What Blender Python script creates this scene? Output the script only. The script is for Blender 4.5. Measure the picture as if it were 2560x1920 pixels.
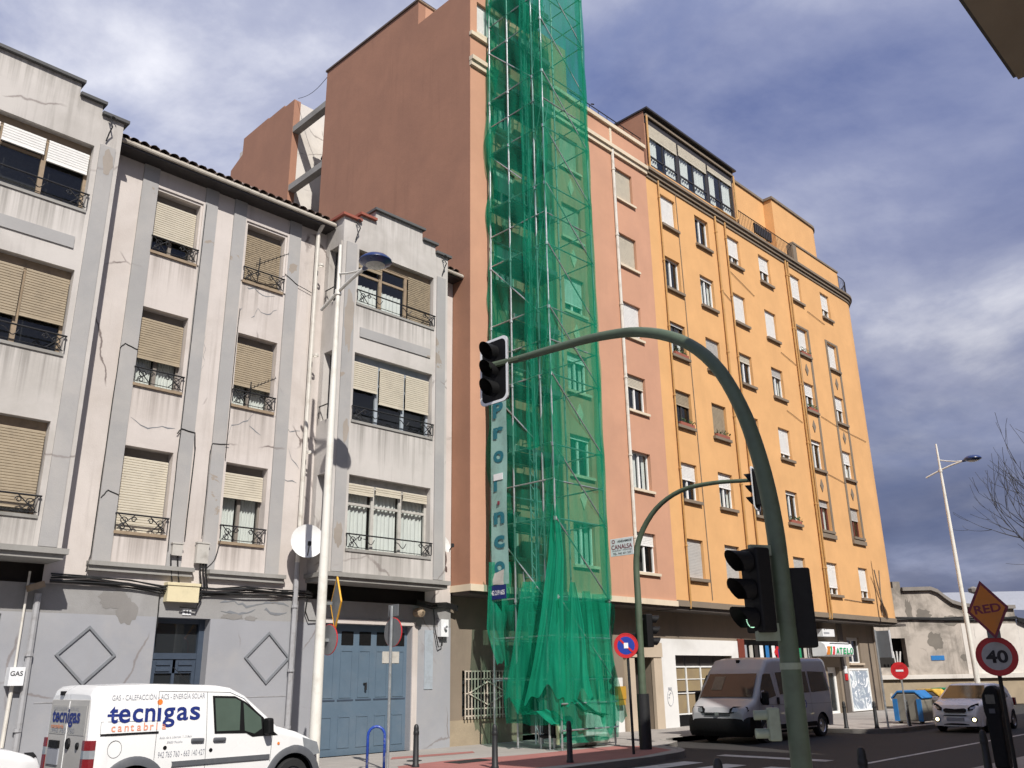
import bpy, bmesh, math, random
from mathutils import Vector, Matrix
random.seed(11)
scene = bpy.context.scene
for o in list(bpy.data.objects):
    bpy.data.objects.remove(o, do_unlink=True)
C = bpy.context.collection

# ------------------------------------------------------------------ camera
CAMH = 1.65
cam_d = bpy.data.cameras.new('camera')
cam_d.sensor_width = 36.0
cam_d.lens = 2189.0 / 2560.0 * 36.0
cam_d.clip_start = 0.05
cam_d.clip_end = 3000
cam = bpy.data.objects.new('camera', cam_d)
C.objects.link(cam)
rt = Vector((0.70429, -0.70975, -0.01514)); up = Vector((-0.21613, -0.23468, 0.94774)); fw = Vector((0.67621, 0.66421, 0.31868))
cam.matrix_world = Matrix(((rt.x, up.x, -fw.x, 0), (rt.y, up.y, -fw.y, 0), (rt.z, up.z, -fw.z, CAMH), (0, 0, 0, 1)))
scene.camera = cam

# ------------------------------------------------------------------ sun and sky
SUN = Vector((0.46, 1.0, -1.01)).normalized()          # the way the light travels
elev = math.asin(-SUN.z)
az = math.atan2(-SUN.x, -SUN.y)                         # compass angle of the sun from +Y towards +X
sun_d = bpy.data.lights.new('sun', 'SUN')
sun_d.energy = 5.0
sun_d.angle = math.radians(0.5)
sun_d.color = (1.0, 0.955, 0.89)
sun = bpy.data.objects.new('sun', sun_d)
C.objects.link(sun)
sun.rotation_euler = SUN.to_track_quat('-Z', 'Y').to_euler()
sun.location = (-20, -40, 60)

world = bpy.data.worlds.new('World')
scene.world = world
world.use_nodes = True
wn = world.node_tree.nodes; wl = world.node_tree.links
wn.clear()
w_out = wn.new('ShaderNodeOutputWorld'); w_bg = wn.new('ShaderNodeBackground'); w_bg.inputs[1].default_value = 0.1
wl.new(w_bg.outputs[0], w_out.inputs[0])
sky = wn.new('ShaderNodeTexSky'); sky.sky_type = 'NISHITA'; sky.sun_disc = False
sky.sun_elevation = elev; sky.sun_rotation = az
sky.air_density = 1.0; sky.dust_density = 1.0; sky.ozone_density = 1.5
geo = wn.new('ShaderNodeTexCoord')
sep = wn.new('ShaderNodeSeparateXYZ'); wl.new(geo.outputs['Generated'], sep.inputs[0])
def wmath(op, a, b=None, clamp=False):
    n = wn.new('ShaderNodeMath'); n.operation = op; n.use_clamp = clamp
    for i, v in enumerate((a, b)):
        if v is None: continue
        if isinstance(v, (int, float)): n.inputs[i].default_value = v
        else: wl.new(v, n.inputs[i])
    return n.outputs[0]
# project the view direction onto a cloud layer so clouds shrink towards the horizon
zc = wmath('ADD', wmath('MAXIMUM', sep.outputs[2], 0.0), 0.22)
cmb = wn.new('ShaderNodeCombineXYZ')
wl.new(wmath('DIVIDE', sep.outputs[0], zc), cmb.inputs[0]); wl.new(wmath('DIVIDE', sep.outputs[1], zc), cmb.inputs[1])
def wnoise(scale, detail, rough, dist=0.0, off=(0, 0, 0)):
    mp = wn.new('ShaderNodeMapping'); mp.inputs['Location'].default_value = off
    wl.new(cmb.outputs[0], mp.inputs[0])
    n = wn.new('ShaderNodeTexNoise'); n.inputs['Scale'].default_value = scale; n.inputs['Detail'].default_value = detail
    n.inputs['Roughness'].default_value = rough; n.inputs['Distortion'].default_value = dist
    wl.new(mp.outputs[0], n.inputs[0]); return n.outputs[0]
def wramp(fac, stops):
    r = wn.new('ShaderNodeValToRGB'); wl.new(fac, r.inputs[0])
    e = r.color_ramp.elements
    while len(e) < len(stops): e.new(0.5)
    for k, (p, c) in enumerate(stops): e[k].position = p; e[k].color = c if len(c) == 4 else (*c, 1)
    return r.outputs[0]
def wmix(f, a, b):
    m = wn.new('ShaderNodeMix'); m.data_type = 'RGBA'
    if isinstance(f, (int, float)): m.inputs[0].default_value = f
    else: wl.new(f, m.inputs[0])
    for k, v in ((6, a), (7, b)):
        if isinstance(v, tuple): m.inputs[k].default_value = (*v, 1)
        else: wl.new(v, m.inputs[k])
    return m.outputs[2]
cover = wramp(wnoise(0.75, 9, 0.58, 0.35, (3.1, 7.7, 0)), [(0.36, (0, 0, 0)), (0.54, (1, 1, 1))])
tone = wramp(wnoise(1.15, 9, 0.58, 0.3, (1.4, -2.2, 4)), [(0.33, (1.45, 1.85, 3.7)), (0.44, (2.8, 3.15, 4.9)), (0.52, (4.4, 4.7, 6.2)), (0.62, (8.4, 8.5, 9.3))])
low = wramp(sep.outputs[2], [(0.0, (1, 1, 1)), (0.16, (0.92, 0.92, 0.92)), (0.36, (0.30, 0.30, 0.30)), (0.52, (0, 0, 0))])
dark = wramp(wnoise(1.5, 9, 0.58, 0.3, (0.2, 0.9, 0)), [(0.33, (0.85, 0.95, 1.55)), (0.52, (1.5, 1.62, 2.35)), (0.70, (3.0, 3.15, 4.2))])
blue = wmix(0.80, sky.outputs[0], (1.1, 1.75, 4.4))
cl = wmix(cover, blue, tone)
cl = wmix(wmath('MULTIPLY', low, 0.8), cl, dark)
wl.new(cl, w_bg.inputs[0])

scene.render.engine = 'CYCLES'
scene.cycles.transparent_max_bounces = 16
scene.cycles.max_bounces = 8
scene.cycles.diffuse_bounces = 3
scene.view_settings.view_transform = 'Standard'
scene.view_settings.look = 'None'
scene.view_settings.exposure = 0.12
scene.view_settings.gamma = 1.0
scene.view_settings.use_curve_mapping = False

# ------------------------------------------------------------------ mesh helpers
def wloc(o):
    v = Vector((0, 0, 0))
    while o is not None:
        v += o.location; o = o.parent
    return v

class MB:
    """collects shapes given in scene coordinates, builds them as ONE mesh object"""
    def __init__(s): s.v = []; s.f = []
    def add(s, vs, fs):
        b = len(s.v); s.v += [tuple(p) for p in vs]; s.f += [tuple(b + i for i in f) for f in fs]; return s
    def quad(s, a, b, c, d): return s.add([a, b, c, d], [(0, 1, 2, 3)])
    def box(s, x0, x1, y0, y1, z0, z1):
        return s.add([(x0, y0, z0), (x1, y0, z0), (x1, y1, z0), (x0, y1, z0), (x0, y0, z1), (x1, y0, z1), (x1, y1, z1), (x0, y1, z1)],
                     [(3, 2, 1, 0), (4, 5, 6, 7), (0, 1, 5, 4), (1, 2, 6, 5), (2, 3, 7, 6), (3, 0, 4, 7)])
    def obox(s, c, ax, ay, az, hx, hy, hz):
        c = Vector(c); ax = Vector(ax); ay = Vector(ay); az = Vector(az)
        vs = [c + ax * hx * i + ay * hy * j + az * hz * k for k in (-1, 1) for (i, j) in ((-1, -1), (1, -1), (1, 1), (-1, 1))]
        return s.add(vs, [(3, 2, 1, 0), (4, 5, 6, 7), (0, 1, 5, 4), (1, 2, 6, 5), (2, 3, 7, 6), (3, 0, 4, 7)])
    def bar(s, p, q, w, h=None, upv=(0, 0, 1)):
        p = Vector(p); q = Vector(q); d = q - p; L = d.length; d.normalize(); u = Vector(upv)
        sx = d.cross(u)
        if sx.length < 1e-4: sx = d.cross(Vector((1, 0, 0)))
        sx.normalize(); u = sx.cross(d)
        return s.obox((p + q) / 2, d, sx, u, L / 2, w / 2, (h or w) / 2)
    def tube(s, p, q, r, n=8, r2=None, caps=True):
        return s.poly([p, q], [r, r if r2 is None else r2], n, caps)
    def poly(s, pts, r, n=8, caps=True):
        pts = [Vector(p) for p in pts]; m = len(pts)
        rs = r if isinstance(r, (list, tuple)) else [r] * m
        vs = []; fs = []; ref = None
        for i, p in enumerate(pts):
            d = (pts[min(i + 1, m - 1)] - pts[max(i - 1, 0)])
            if d.length < 1e-9: d = Vector((0, 0, 1))
            d.normalize()
            if ref is None:
                ref = d.cross(Vector((0, 0, 1)))
                if ref.length < 1e-3: ref = Vector((1, 0, 0))
            a = ref - d * ref.dot(d)
            if a.length < 1e-6: a = d.orthogonal()
            a.normalize(); ref = a; b = d.cross(a)
            for k in range(n):
                t = 2 * math.pi * k / n
                vs.append(p + (a * math.cos(t) + b * math.sin(t)) * rs[i])
        for i in range(m - 1):
            for k in range(n):
                k2 = (k + 1) % n
                fs.append((i * n + k, i * n + k2, (i + 1) * n + k2, (i + 1) * n + k))
        if caps:
            fs.append(tuple(range(n - 1, -1, -1))); fs.append(tuple((m - 1) * n + k for k in range(n)))
        return s.add(vs, fs)
    def lathe(s, c, prof, n=20, axis='z'):
        vs = []; fs = []
        for (r, h) in prof:
            for k in range(n):
                t = 2 * math.pi * k / n; a, b = r * math.cos(t), r * math.sin(t)
                p = {'z': (a, b, h), 'y': (a, h, -b), 'x': (h, a, b)}[axis]
                vs.append((c[0] + p[0], c[1] + p[1], c[2] + p[2]))
        for i in range(len(prof) - 1):
            for k in range(n):
                k2 = (k + 1) % n
                fs.append((i * n + k, i * n + k2, (i + 1) * n + k2, (i + 1) * n + k))
        return s.add(vs, fs)
    def prism(s, pts, fn, d0, d1):
        """outline pts (u, v) extruded between d0 and d1; fn(u, v, d) -> point"""
        n = len(pts)
        vs = [fn(u, v, d0) for u, v in pts] + [fn(u, v, d1) for u, v in pts]
        fs = [tuple(range(n - 1, -1, -1)), tuple(range(n, 2 * n))]
        fs += [(i, (i + 1) % n, n + (i + 1) % n, n + i) for i in range(n)]
        return s.add(vs, fs)
    def grid(s, rows):
        m = len(rows[0]); vs = [p for r in rows for p in r]; fs = []
        for i in range(len(rows) - 1):
            for k in range(m - 1):
                fs.append((i * m + k, i * m + k + 1, (i + 1) * m + k + 1, (i + 1) * m + k))
        return s.add(vs, fs)
    def wall(s, u0, u1, v0, v1, holes, fn, dep):
        """flat wall with rectangular openings whose reveals go dep deep"""
        us = sorted({u0, u1, *[h[0] for h in holes], *[h[1] for h in holes]}); vs_ = sorted({v0, v1, *[h[2] for h in holes], *[h[3] for h in holes]})
        us = [u for u in us if u0 <= u <= u1]; vs_ = [v for v in vs_ if v0 <= v <= v1]
        for i in range(len(us) - 1):
            run = None
            for j in range(len(vs_) - 1):
                uc = (us[i] + us[i + 1]) / 2; vc = (vs_[j] + vs_[j + 1]) / 2
                inside = any(h[0] < uc < h[1] and h[2] < vc < h[3] for h in holes)
                if not inside:
                    if run is None: run = vs_[j]
                if run is not None and (inside or j == len(vs_) - 2):
                    top = vs_[j] if inside else vs_[j + 1]
                    s.quad(fn(us[i], run, 0), fn(us[i + 1], run, 0), fn(us[i + 1], top, 0), fn(us[i], top, 0)); run = None
        for h in holes:
            a, b, c, d = h[:4]; e = h[4] if len(h) > 4 else dep
            s.quad(fn(a, c, 0), fn(a, c, e), fn(b, c, e), fn(b, c, 0)); s.quad(fn(a, d, e), fn(a, d, 0), fn(b, d, 0), fn(b, d, e))
            s.quad(fn(a, c, e), fn(a, c, 0), fn(a, d, 0), fn(a, d, e)); s.quad(fn(b, c, 0), fn(b, c, e), fn(b, d, e), fn(b, d, 0))
        return s
    def build(s, name, mat, parent=None, local=False, smooth=False, loc=None, bevel=0):
        off = Vector((0, 0, 0))
        if parent is not None and not local: off = wloc(parent)
        if loc is not None: off = off + Vector(loc)
        me = bpy.data.meshes.new(name)
        me.from_pydata([(p[0] - off.x, p[1] - off.y, p[2] - off.z) for p in s.v], [], s.f)
        me.materials.append(mat)
        if smooth:
            me.polygons.foreach_set('use_smooth', [True] * len(me.polygons))
            if smooth != 'all':
                me.set_sharp_from_angle(angle=math.radians(40))
        me.update()
        o = bpy.data.objects.new(name, me); C.objects.link(o)
        if parent is not None: o.parent = parent
        if loc is not None: o.location = loc
        if bevel:
            m = o.modifiers.new('bevel', 'BEVEL'); m.width = bevel; m.segments = 2; m.limit_method = 'ANGLE'
        return o

FY = lambda Y: (lambda u, v, d: (u, Y + d, v))         # wall facing the street (-Y)
FXn = lambda X: (lambda u, v, d: (X + d, u, v))        # wall facing -X, u runs along Y

def tag(o, label=None, cat=None, group=None, kind=None):
    if label: o['label'] = label
    if cat: o['category'] = cat
    if group: o['group'] = group
    if kind: o['kind'] = kind
    return o
def thing(name, label, cat, loc=(0, 0, 0), rz=0, group=None):
    o = bpy.data.objects.new(name, None); C.objects.link(o); o.location = loc; o.rotation_euler = (0, 0, rz)
    o.empty_display_size = 0.2
    return tag(o, label, cat, group)
def copy_tree(o, parent=None):
    c = o.copy(); C.objects.link(c); c.parent = parent
    for ch in list(o.children): copy_tree(ch, c)
    return c

def text_mesh(txt, size, bold=0.0, sx=1.0, shear=0.0, spacing=1.0, align='LEFT', depth=0.0):
    cu = bpy.data.curves.new('txt', 'FONT'); cu.body = txt; cu.size = size; cu.offset = bold; cu.shear = shear; cu.space_character = spacing
    cu.align_x = align; cu.extrude = depth; cu.resolution_u = 4
    to = bpy.data.objects.new('txt', cu); C.objects.link(to)
    dg = bpy.context.evaluated_depsgraph_get()
    me = bpy.data.meshes.new_from_object(to.evaluated_get(dg))
    bpy.data.objects.remove(to, do_unlink=True); bpy.data.curves.remove(cu)
    for v in me.vertices: v.co.x *= sx
    return me
def lettering(txt, size, mat, org, ux, uy, parent, name='lettering', bold=0.0, sx=1.0, local=True, width=None, **k):
    """flat print: text in the plane spanned by ux (reading direction) and uy (up)"""
    me = text_mesh(txt, size, bold, sx, **k)
    if width and len(me.vertices):
        xs = [v.co.x for v in me.vertices]; w = max(xs) - min(xs); x0 = min(xs)
        for v in me.vertices: v.co.x = (v.co.x - x0) * width / w
    ux = Vector(ux).normalized(); uy = Vector(uy).normalized(); org = Vector(org)
    off = Vector((0, 0, 0)) if local else wloc(parent)
    for v in me.vertices:
        v.co = org + ux * v.co.x + uy * v.co.y - off
    me.materials.clear(); me.materials.append(mat); me.name = name
    o = bpy.data.objects.new(name, me); C.objects.link(o)
    if parent is not None: o.parent = parent
    return o

# ------------------------------------------------------------------ materials
def newmat(name):
    m = bpy.data.materials.new(name); m.use_nodes = True
    nt = m.node_tree; b = nt.nodes['Principled BSDF']
    return m, nt, b
def N(nt, t, **k):
    n = nt.nodes.new(t)
    for a, v in k.items():
        if hasattr(n, a) and a not in n.inputs: setattr(n, a, v)
        else: n.inputs[a].default_value = v
    return n
def coords(nt, obj=False, scale=(1, 1, 1), loc=(0, 0, 0)):
    if obj: src = nt.nodes.new('ShaderNodeTexCoord').outputs['Object']
    else: src = nt.nodes.new('ShaderNodeNewGeometry').outputs['Position']
    mp = nt.nodes.new('ShaderNodeMapping'); mp.inputs['Scale'].default_value = scale; mp.inputs['Location'].default_value = loc
    nt.links.new(src, mp.inputs[0]); return mp.outputs[0]
def noise(nt, vec, scale, detail=5, rough=0.55, dist=0.0):
    n = N(nt, 'ShaderNodeTexNoise'); n.inputs['Scale'].default_value = scale; n.inputs['Detail'].default_value = detail
    n.inputs['Roughness'].default_value = rough; n.inputs['Distortion'].default_value = dist
    nt.links.new(vec, n.inputs['Vector']); return n.outputs[0]
def ramp(nt, fac, a, b, c0=(0, 0, 0), c1=(1, 1, 1)):
    r = nt.nodes.new('ShaderNodeValToRGB'); nt.links.new(fac, r.inputs[0])
    r.color_ramp.elements[0].position = a; r.color_ramp.elements[1].position = b
    r.color_ramp.elements[0].color = (*c0, 1); r.color_ramp.elements[1].color = (*c1, 1); return r.outputs[0]
def mix(nt, fac, a, b, mode='MIX'):
    m = nt.nodes.new('ShaderNodeMix'); m.data_type = 'RGBA'; m.blend_type = mode
    if isinstance(fac, (int, float)): m.inputs[0].default_value = fac
    else: nt.links.new(fac, m.inputs[0])
    for k, v in ((6, a), (7, b)):
        if isinstance(v, tuple): m.inputs[k].default_value = (*v[:3], 1)
        else: nt.links.new(v, m.inputs[k])
    return m.outputs[2]
def bump(nt, b, h, strength=0.2, dist=0.02):
    n = N(nt, 'ShaderNodeBump'); n.inputs['Strength'].default_value = strength; n.inputs['Distance'].default_value = dist
    nt.links.new(h, n.inputs['Height']); nt.links.new(n.outputs[0], b.inputs['Normal'])
def fmul(nt, a, f):
    m = N(nt, 'ShaderNodeMath', operation='MULTIPLY'); nt.links.new(a, m.inputs[0])
    if isinstance(f, (int, float)): m.inputs[1].default_value = f
    else: nt.links.new(f, m.inputs[1])
    return m.outputs[0]

def plaster(name, col, stain=(0.3, 0.27, 0.24), amount=0.5, streak=0.4, crack=0.0, patch=None, grain=0.25, rough=0.9, lo=0.5, hi=0.72, sills=None):
    m, nt, b = newmat(name); L = nt.links
    v = coords(nt)
    c = mix(nt, ramp(nt, noise(nt, v, 0.9, 6, 0.6), 0.35, 0.7), tuple(x * 0.93 for x in col), tuple(min(1, x * 1.06) for x in col))
    c = mix(nt, fmul(nt, ramp(nt, noise(nt, v, 0.55, 9, 0.62, 0.4), lo, hi), amount), c, tuple(stain))
    if streak:
        vs = coords(nt, scale=(5.5, 5.5, 0.28))
        c = mix(nt, fmul(nt, fmul(nt, ramp(nt, noise(nt, vs, 1.0, 6, 0.62), 0.52, 0.78), ramp(nt, noise(nt, v, 0.35, 3), 0.4, 0.65)), streak), c, tuple(x * 0.75 for x in stain))
    if sills:                                   # run-off below the window sills: drips with ragged ends
        z_, pitch, reach, spans = sills
        sp_ = nt.nodes.new('ShaderNodeSeparateXYZ'); L.new(v, sp_.inputs[0])
        def ma(op, a, b_):
            n_ = N(nt, 'ShaderNodeMath', operation=op)
            for i_, q in enumerate((a, b_)):
                if isinstance(q, (int, float)): n_.inputs[i_].default_value = q
                else: L.new(q, n_.inputs[i_])
            return n_.outputs[0]
        t_ = ma('FRACT', ma('DIVIDE', ma('SUBTRACT', z_ + 40 * pitch, sp_.outputs[2]), pitch), 0.0)
        drip = noise(nt, coords(nt, scale=(9, 9, 0.15)), 1.0, 5, 0.65)
        fade = ramp(nt, ma('SUBTRACT', t_, ma('MULTIPLY', ma('SUBTRACT', drip, 0.45), reach * 1.4)), 0.0, reach, (1, 1, 1), (0, 0, 0))
        msk = None
        for (a_, b_) in spans:
            q_ = ma('MULTIPLY', ma('GREATER_THAN', sp_.outputs[0], a_), ma('LESS_THAN', sp_.outputs[0], b_)); msk = q_ if msk is None else ma('ADD', msk, q_)
        c = mix(nt, fmul(nt, fmul(nt, fmul(nt, fade, msk), ramp(nt, drip, 0.40, 0.62)), 0.7), c, tuple(x * 0.62 for x in stain))
    fine = noise(nt, v, 42, 4, 0.6)
    c = mix(nt, grain * 0.35, c, mix(nt, fine, tuple(x * 0.6 for x in col), tuple(min(1, x * 1.3) for x in col)))
    if patch:
        c = mix(nt, ramp(nt, noise(nt, coords(nt, loc=(3.3, 1, 8)), 0.8, 7, 0.55, 0.2), 0.665, 0.672), c, patch)
    if crack:
        vo = nt.nodes.new('ShaderNodeTexVoronoi'); vo.feature = 'DISTANCE_TO_EDGE'; vo.inputs['Scale'].default_value = 0.55
        vv = nt.nodes.new('ShaderNodeMix'); vv.data_type = 'RGBA'; vv.inputs[0].default_value = 0.22
        nn = N(nt, 'ShaderNodeTexNoise'); nn.inputs['Scale'].default_value = 2.2; nn.inputs['Detail'].default_value = 9
        L.new(v, nn.inputs[0]); L.new(v, vv.inputs[6]); L.new(nn.outputs[1], vv.inputs[7]); L.new(vv.outputs[2], vo.inputs['Vector'])
        cr = fmul(nt, ramp(nt, vo.outputs['Distance'], 0.004, 0.011, (1, 1, 1), (0, 0, 0)), ramp(nt, noise(nt, coords(nt, loc=(9, 2, 1)), 0.5, 3), 0.54, 0.6))
        c = mix(nt, fmul(nt, cr, crack), c, (0.16, 0.13, 0.12))
    L.new(c, b.inputs['Base Color']); b.inputs['Roughness'].default_value = rough
    h = mix(nt, 0.5, fine, noise(nt, v, 6, 6, 0.6))
    bump(nt, b, h, grain, 0.012)
    return m
def paint(name, col, rough=0.5, metal=0.0, var=0.12, dirt=0.0, dirtcol=(0.12, 0.10, 0.08), scale=6, obj=False, coat=0.0, bmp=0.0):
    m, nt, b = newmat(name)
    v = coords(nt, obj)
    n = noise(nt, v, scale, 6, 0.6)
    c = mix(nt, n, tuple(x * (1 - var) for x in col), tuple(min(1, x * (1 + var)) for x in col))
    if dirt: c = mix(nt, fmul(nt, ramp(nt, noise(nt, v, scale * 0.7, 8, 0.65, 0.3), 0.5, 0.7), dirt), c, dirtcol)
    nt.links.new(c, b.inputs['Base Color']); b.inputs['Metallic'].default_value = metal
    r = ramp(nt, noise(nt, v, scale * 2.3, 4), 0.3, 0.7, (max(0.02, rough - 0.08),) * 3, (min(1, rough + 0.1),) * 3)
    nt.links.new(r, b.inputs['Roughness'])
    if coat: b.inputs['Coat Weight'].default_value = coat; b.inputs['Coat Roughness'].default_value = 0.06
    if bmp: bump(nt, b, noise(nt, v, scale * 6, 5), bmp, 0.01)
    return m
def glass(name, tint=(0.75, 0.82, 0.8), clear=0.7, rough=0.03):
    m, nt, b = newmat(name); out = nt.nodes['Material Output']
    tr = N(nt, 'ShaderNodeBsdfTransparent'); tr.inputs[0].default_value = (*tint, 1)
    gl = N(nt, 'ShaderNodeBsdfGlossy'); gl.inputs['Roughness'].default_value = rough; gl.inputs[0].default_value = (0.9, 0.93, 0.95, 1)
    df = N(nt, 'ShaderNodeBsdfDiffuse'); df.inputs[0].default_value = (0.03, 0.035, 0.04, 1)
    m1 = N(nt, 'ShaderNodeMixShader'); m1.inputs[0].default_value = clear
    nt.links.new(df.outputs[0], m1.inputs[1]); nt.links.new(tr.outputs[0], m1.inputs[2])
    lw_ = N(nt, 'ShaderNodeLayerWeight'); pw = N(nt, 'ShaderNodeMath', operation='POWER'); nt.links.new(lw_.outputs['Facing'], pw.inputs[0]); pw.inputs[1].default_value = 4.0
    mu = N(nt, 'ShaderNodeMath', operation='MULTIPLY_ADD'); nt.links.new(pw.outputs[0], mu.inputs[0]); mu.inputs[1].default_value = 0.75; mu.inputs[2].default_value = 0.05
    m2 = N(nt, 'ShaderNodeMixShader'); nt.links.new(mu.outputs[0], m2.inputs[0]); nt.links.new(m1.outputs[0], m2.inputs[1]); nt.links.new(gl.outputs[0], m2.inputs[2])
    nt.links.new(m2.outputs[0], out.inputs[0]); return m
def emit(name, col, s):
    m, nt, b = newmat(name); b.inputs['Base Color'].default_value = (*col, 1); b.inputs['Emission Color'].default_value = (*col, 1); b.inputs['Emission Strength'].default_value = s
    return m
def netmat(name, dens0, dens1, col=(0.014, 0.30, 0.175)):
    m, nt, b = newmat(name); out = nt.nodes['Material Output']
    v = coords(nt, scale=(3.0, 3.0, 0.35))
    n = ramp(nt, noise(nt, v, 1.6, 7, 0.6, 0.6), 0.32, 0.7, (dens0,) * 3, (dens1,) * 3)
    c = mix(nt, noise(nt, coords(nt, scale=(2, 2, 0.6)), 1.4, 5), tuple(x * 0.7 for x in col), tuple(min(1, x * 1.35) for x in col))
    df = N(nt, 'ShaderNodeBsdfDiffuse'); tl = N(nt, 'ShaderNodeBsdfTranslucent'); tr = N(nt, 'ShaderNodeBsdfTransparent')
    nt.links.new(c, df.inputs[0]); nt.links.new(c, tl.inputs[0]); tr.inputs[0].default_value = (0.66, 0.93, 0.84, 1)
    a = N(nt, 'ShaderNodeMixShader'); a.inputs[0].default_value = 0.35; nt.links.new(df.outputs[0], a.inputs[1]); nt.links.new(tl.outputs[0], a.inputs[2])
    k = N(nt, 'ShaderNodeMixShader'); nt.links.new(n, k.inputs[0]); nt.links.new(tr.outputs[0], k.inputs[1]); nt.links.new(a.outputs[0], k.inputs[2])
    nt.links.new(k.outputs[0], out.inputs[0]); return m

M = {}
M['moulding_grey'] = paint('moulding_grey', (0.175, 0.185, 0.20), 0.7, 0, 0.12, 0.3)
M['grey_wall'] = plaster('white_grey_render', (0.56, 0.51, 0.475), (0.38, 0.33, 0.29), 0.6, 0.8, 0.95, None, 0.4, lo=0.46, sills=(4.62, 3.175, 0.26, ((6.99, 8.06), (9.29, 10.37))))
M['grey_bay'] = plaster('bay_render', (0.52, 0.49, 0.46), (0.29, 0.27, 0.24), 0.65, 0.9, 0.6, None, 0.4, lo=0.45, sills=(4.62, 3.175, 0.28, ((12.08, 14.72), (2.64, 5.28))))
M['grey_ground_rough'] = plaster('bare_patched_render', (0.30, 0.295, 0.29), (0.17, 0.16, 0.15), 0.9, 0.6, 1.0, (0.22, 0.205, 0.19), 0.6, lo=0.42)
M['grey_ground'] = plaster('ground_floor_render', (0.30, 0.305, 0.325), (0.40, 0.38, 0.36), 0.5, 0.35, 0.6, None, 0.3)
M['pilaster'] = plaster('blue_grey_pilaster', (0.335, 0.328, 0.322), (0.45, 0.42, 0.39), 0.7, 0.6, 0.5, (0.30, 0.26, 0.22), 0.45, lo=0.45)
M['concrete_dark'] = plaster('dark_coping', (0.10, 0.10, 0.10), (0.05, 0.05, 0.05), 0.6, 0.3, 0, None, 0.4)
M['ledge'] = plaster('ledge', (0.30, 0.29, 0.27), (0.12, 0.11, 0.09), 0.7, 0.5, 0, None, 0.4)
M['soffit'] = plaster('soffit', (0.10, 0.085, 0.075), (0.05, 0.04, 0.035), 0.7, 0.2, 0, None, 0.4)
M['gutter'] = plaster('gutter', (0.46, 0.42, 0.36), (0.16, 0.12, 0.09), 0.7, 0.5, 0, None, 0.3)
M['tile'] = plaster('old_roof_tile', (0.12, 0.085, 0.07), (0.05, 0.045, 0.04), 0.6, 0.1, 0, None, 0.5)
M['tile_red'] = plaster('red_coping_tile', (0.30, 0.09, 0.06), (0.12, 0.05, 0.04), 0.5, 0.1, 0, None, 0.4)
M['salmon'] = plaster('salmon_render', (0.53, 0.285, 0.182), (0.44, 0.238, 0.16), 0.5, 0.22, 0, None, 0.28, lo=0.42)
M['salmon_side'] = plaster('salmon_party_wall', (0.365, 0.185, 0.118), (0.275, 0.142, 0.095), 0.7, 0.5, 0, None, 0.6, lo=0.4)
M['cream'] = plaster('cream_band', (0.66, 0.56, 0.42), (0.40, 0.33, 0.25), 0.4, 0.35, 0, None, 0.25)
M['orange'] = plaster('orange_render', (0.66, 0.37, 0.155), (0.56, 0.31, 0.13), 0.5, 0.25, 0, None, 0.25, lo=0.44)
M['orange_trim'] = plaster('brown_grey_trim', (0.21, 0.165, 0.12), (0.12, 0.095, 0.07), 0.5, 0.3, 0, None, 0.3)
M['white_old'] = plaster('old_white_wall', (0.62, 0.58, 0.53), (0.30, 0.26, 0.22), 0.6, 0.5, 0.6, None, 0.35)
M['white_gf'] = plaster('white_painted_wall', (0.70, 0.69, 0.67), (0.42, 0.40, 0.37), 0.45, 0.35, 0, None, 0.3)
M['brown_gf'] = plaster('brown_wall', (0.225, 0.18, 0.135), (0.11, 0.09, 0.07), 0.5, 0.4, 0, None, 0.3)
M['stone_rough'] = plaster('worn_plinth', (0.36, 0.29, 0.20), (0.15, 0.12, 0.09), 0.9, 0.2, 0, (0.45, 0.40, 0.33), 0.9, lo=0.4)
M['stone'] = plaster('beige_stone', (0.50, 0.41, 0.31), (0.32, 0.25, 0.19), 0.4, 0.2, 0, None, 0.3)
M['ruin'] = plaster('ruin_wall', (0.44, 0.39, 0.34), (0.10, 0.09, 0.075), 0.95, 1.0, 0.6, None, 0.7, lo=0.42, hi=0.60)
M['ruin_patch'] = plaster('ruin_damp', (0.19, 0.17, 0.145), (0.10, 0.09, 0.08), 0.8, 0.5, 0, None, 0.6, lo=0.4)
M['ruin_dark'] = plaster('ruin_trim', (0.22, 0.20, 0.18), (0.10, 0.09, 0.08), 0.8, 0.5, 0, None, 0.5)
M['metal_roof'] = paint('grey_sheet_roof', (0.40, 0.41, 0.43), 0.5, 0.2, 0.1, 0.3)
M['near_wall'] = plaster('near_wall', (0.40, 0.34, 0.27), (0.25, 0.21, 0.17), 0.4, 0.3, 0, None, 0.3)
M['near_slab'] = plaster('near_slab', (0.09, 0.085, 0.08), (0.05, 0.05, 0.05), 0.4, 0.2, 0, None, 0.3)
M['near_soffit'] = plaster('near_soffit', (0.30, 0.25, 0.19), (0.2, 0.17, 0.13), 0.4, 0.1, 0, None, 0.3)
M['wood'] = paint('old_wood', (0.28, 0.21, 0.14), 0.75, 0, 0.3, 0.4, scale=9)
M['frame_grey'] = paint('grey_window_paint', (0.34, 0.38, 0.42), 0.6, 0, 0.15, 0.3)
M['frame_old'] = paint('old_window_frame', (0.20, 0.175, 0.15), 0.7, 0, 0.2, 0.3)
M['frame_white'] = paint('white_window_frame', (0.78, 0.78, 0.76), 0.4, 0, 0.05, 0.1)
M['frame_dark'] = paint('dark_window_frame', (0.035, 0.03, 0.028), 0.4, 0, 0.2)
M['frame_red'] = paint('red_brown_window_frame', (0.16, 0.045, 0.03), 0.5, 0, 0.2)
M['shutter_wood'] = paint('varnished_shutter', (0.365, 0.30, 0.21), 0.65, 0, 0.18, 0.25, scale=5)
M['shutter_old'] = paint('weathered_shutter', (0.31, 0.25, 0.17), 0.8, 0, 0.35, 0.45, scale=14)
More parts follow.
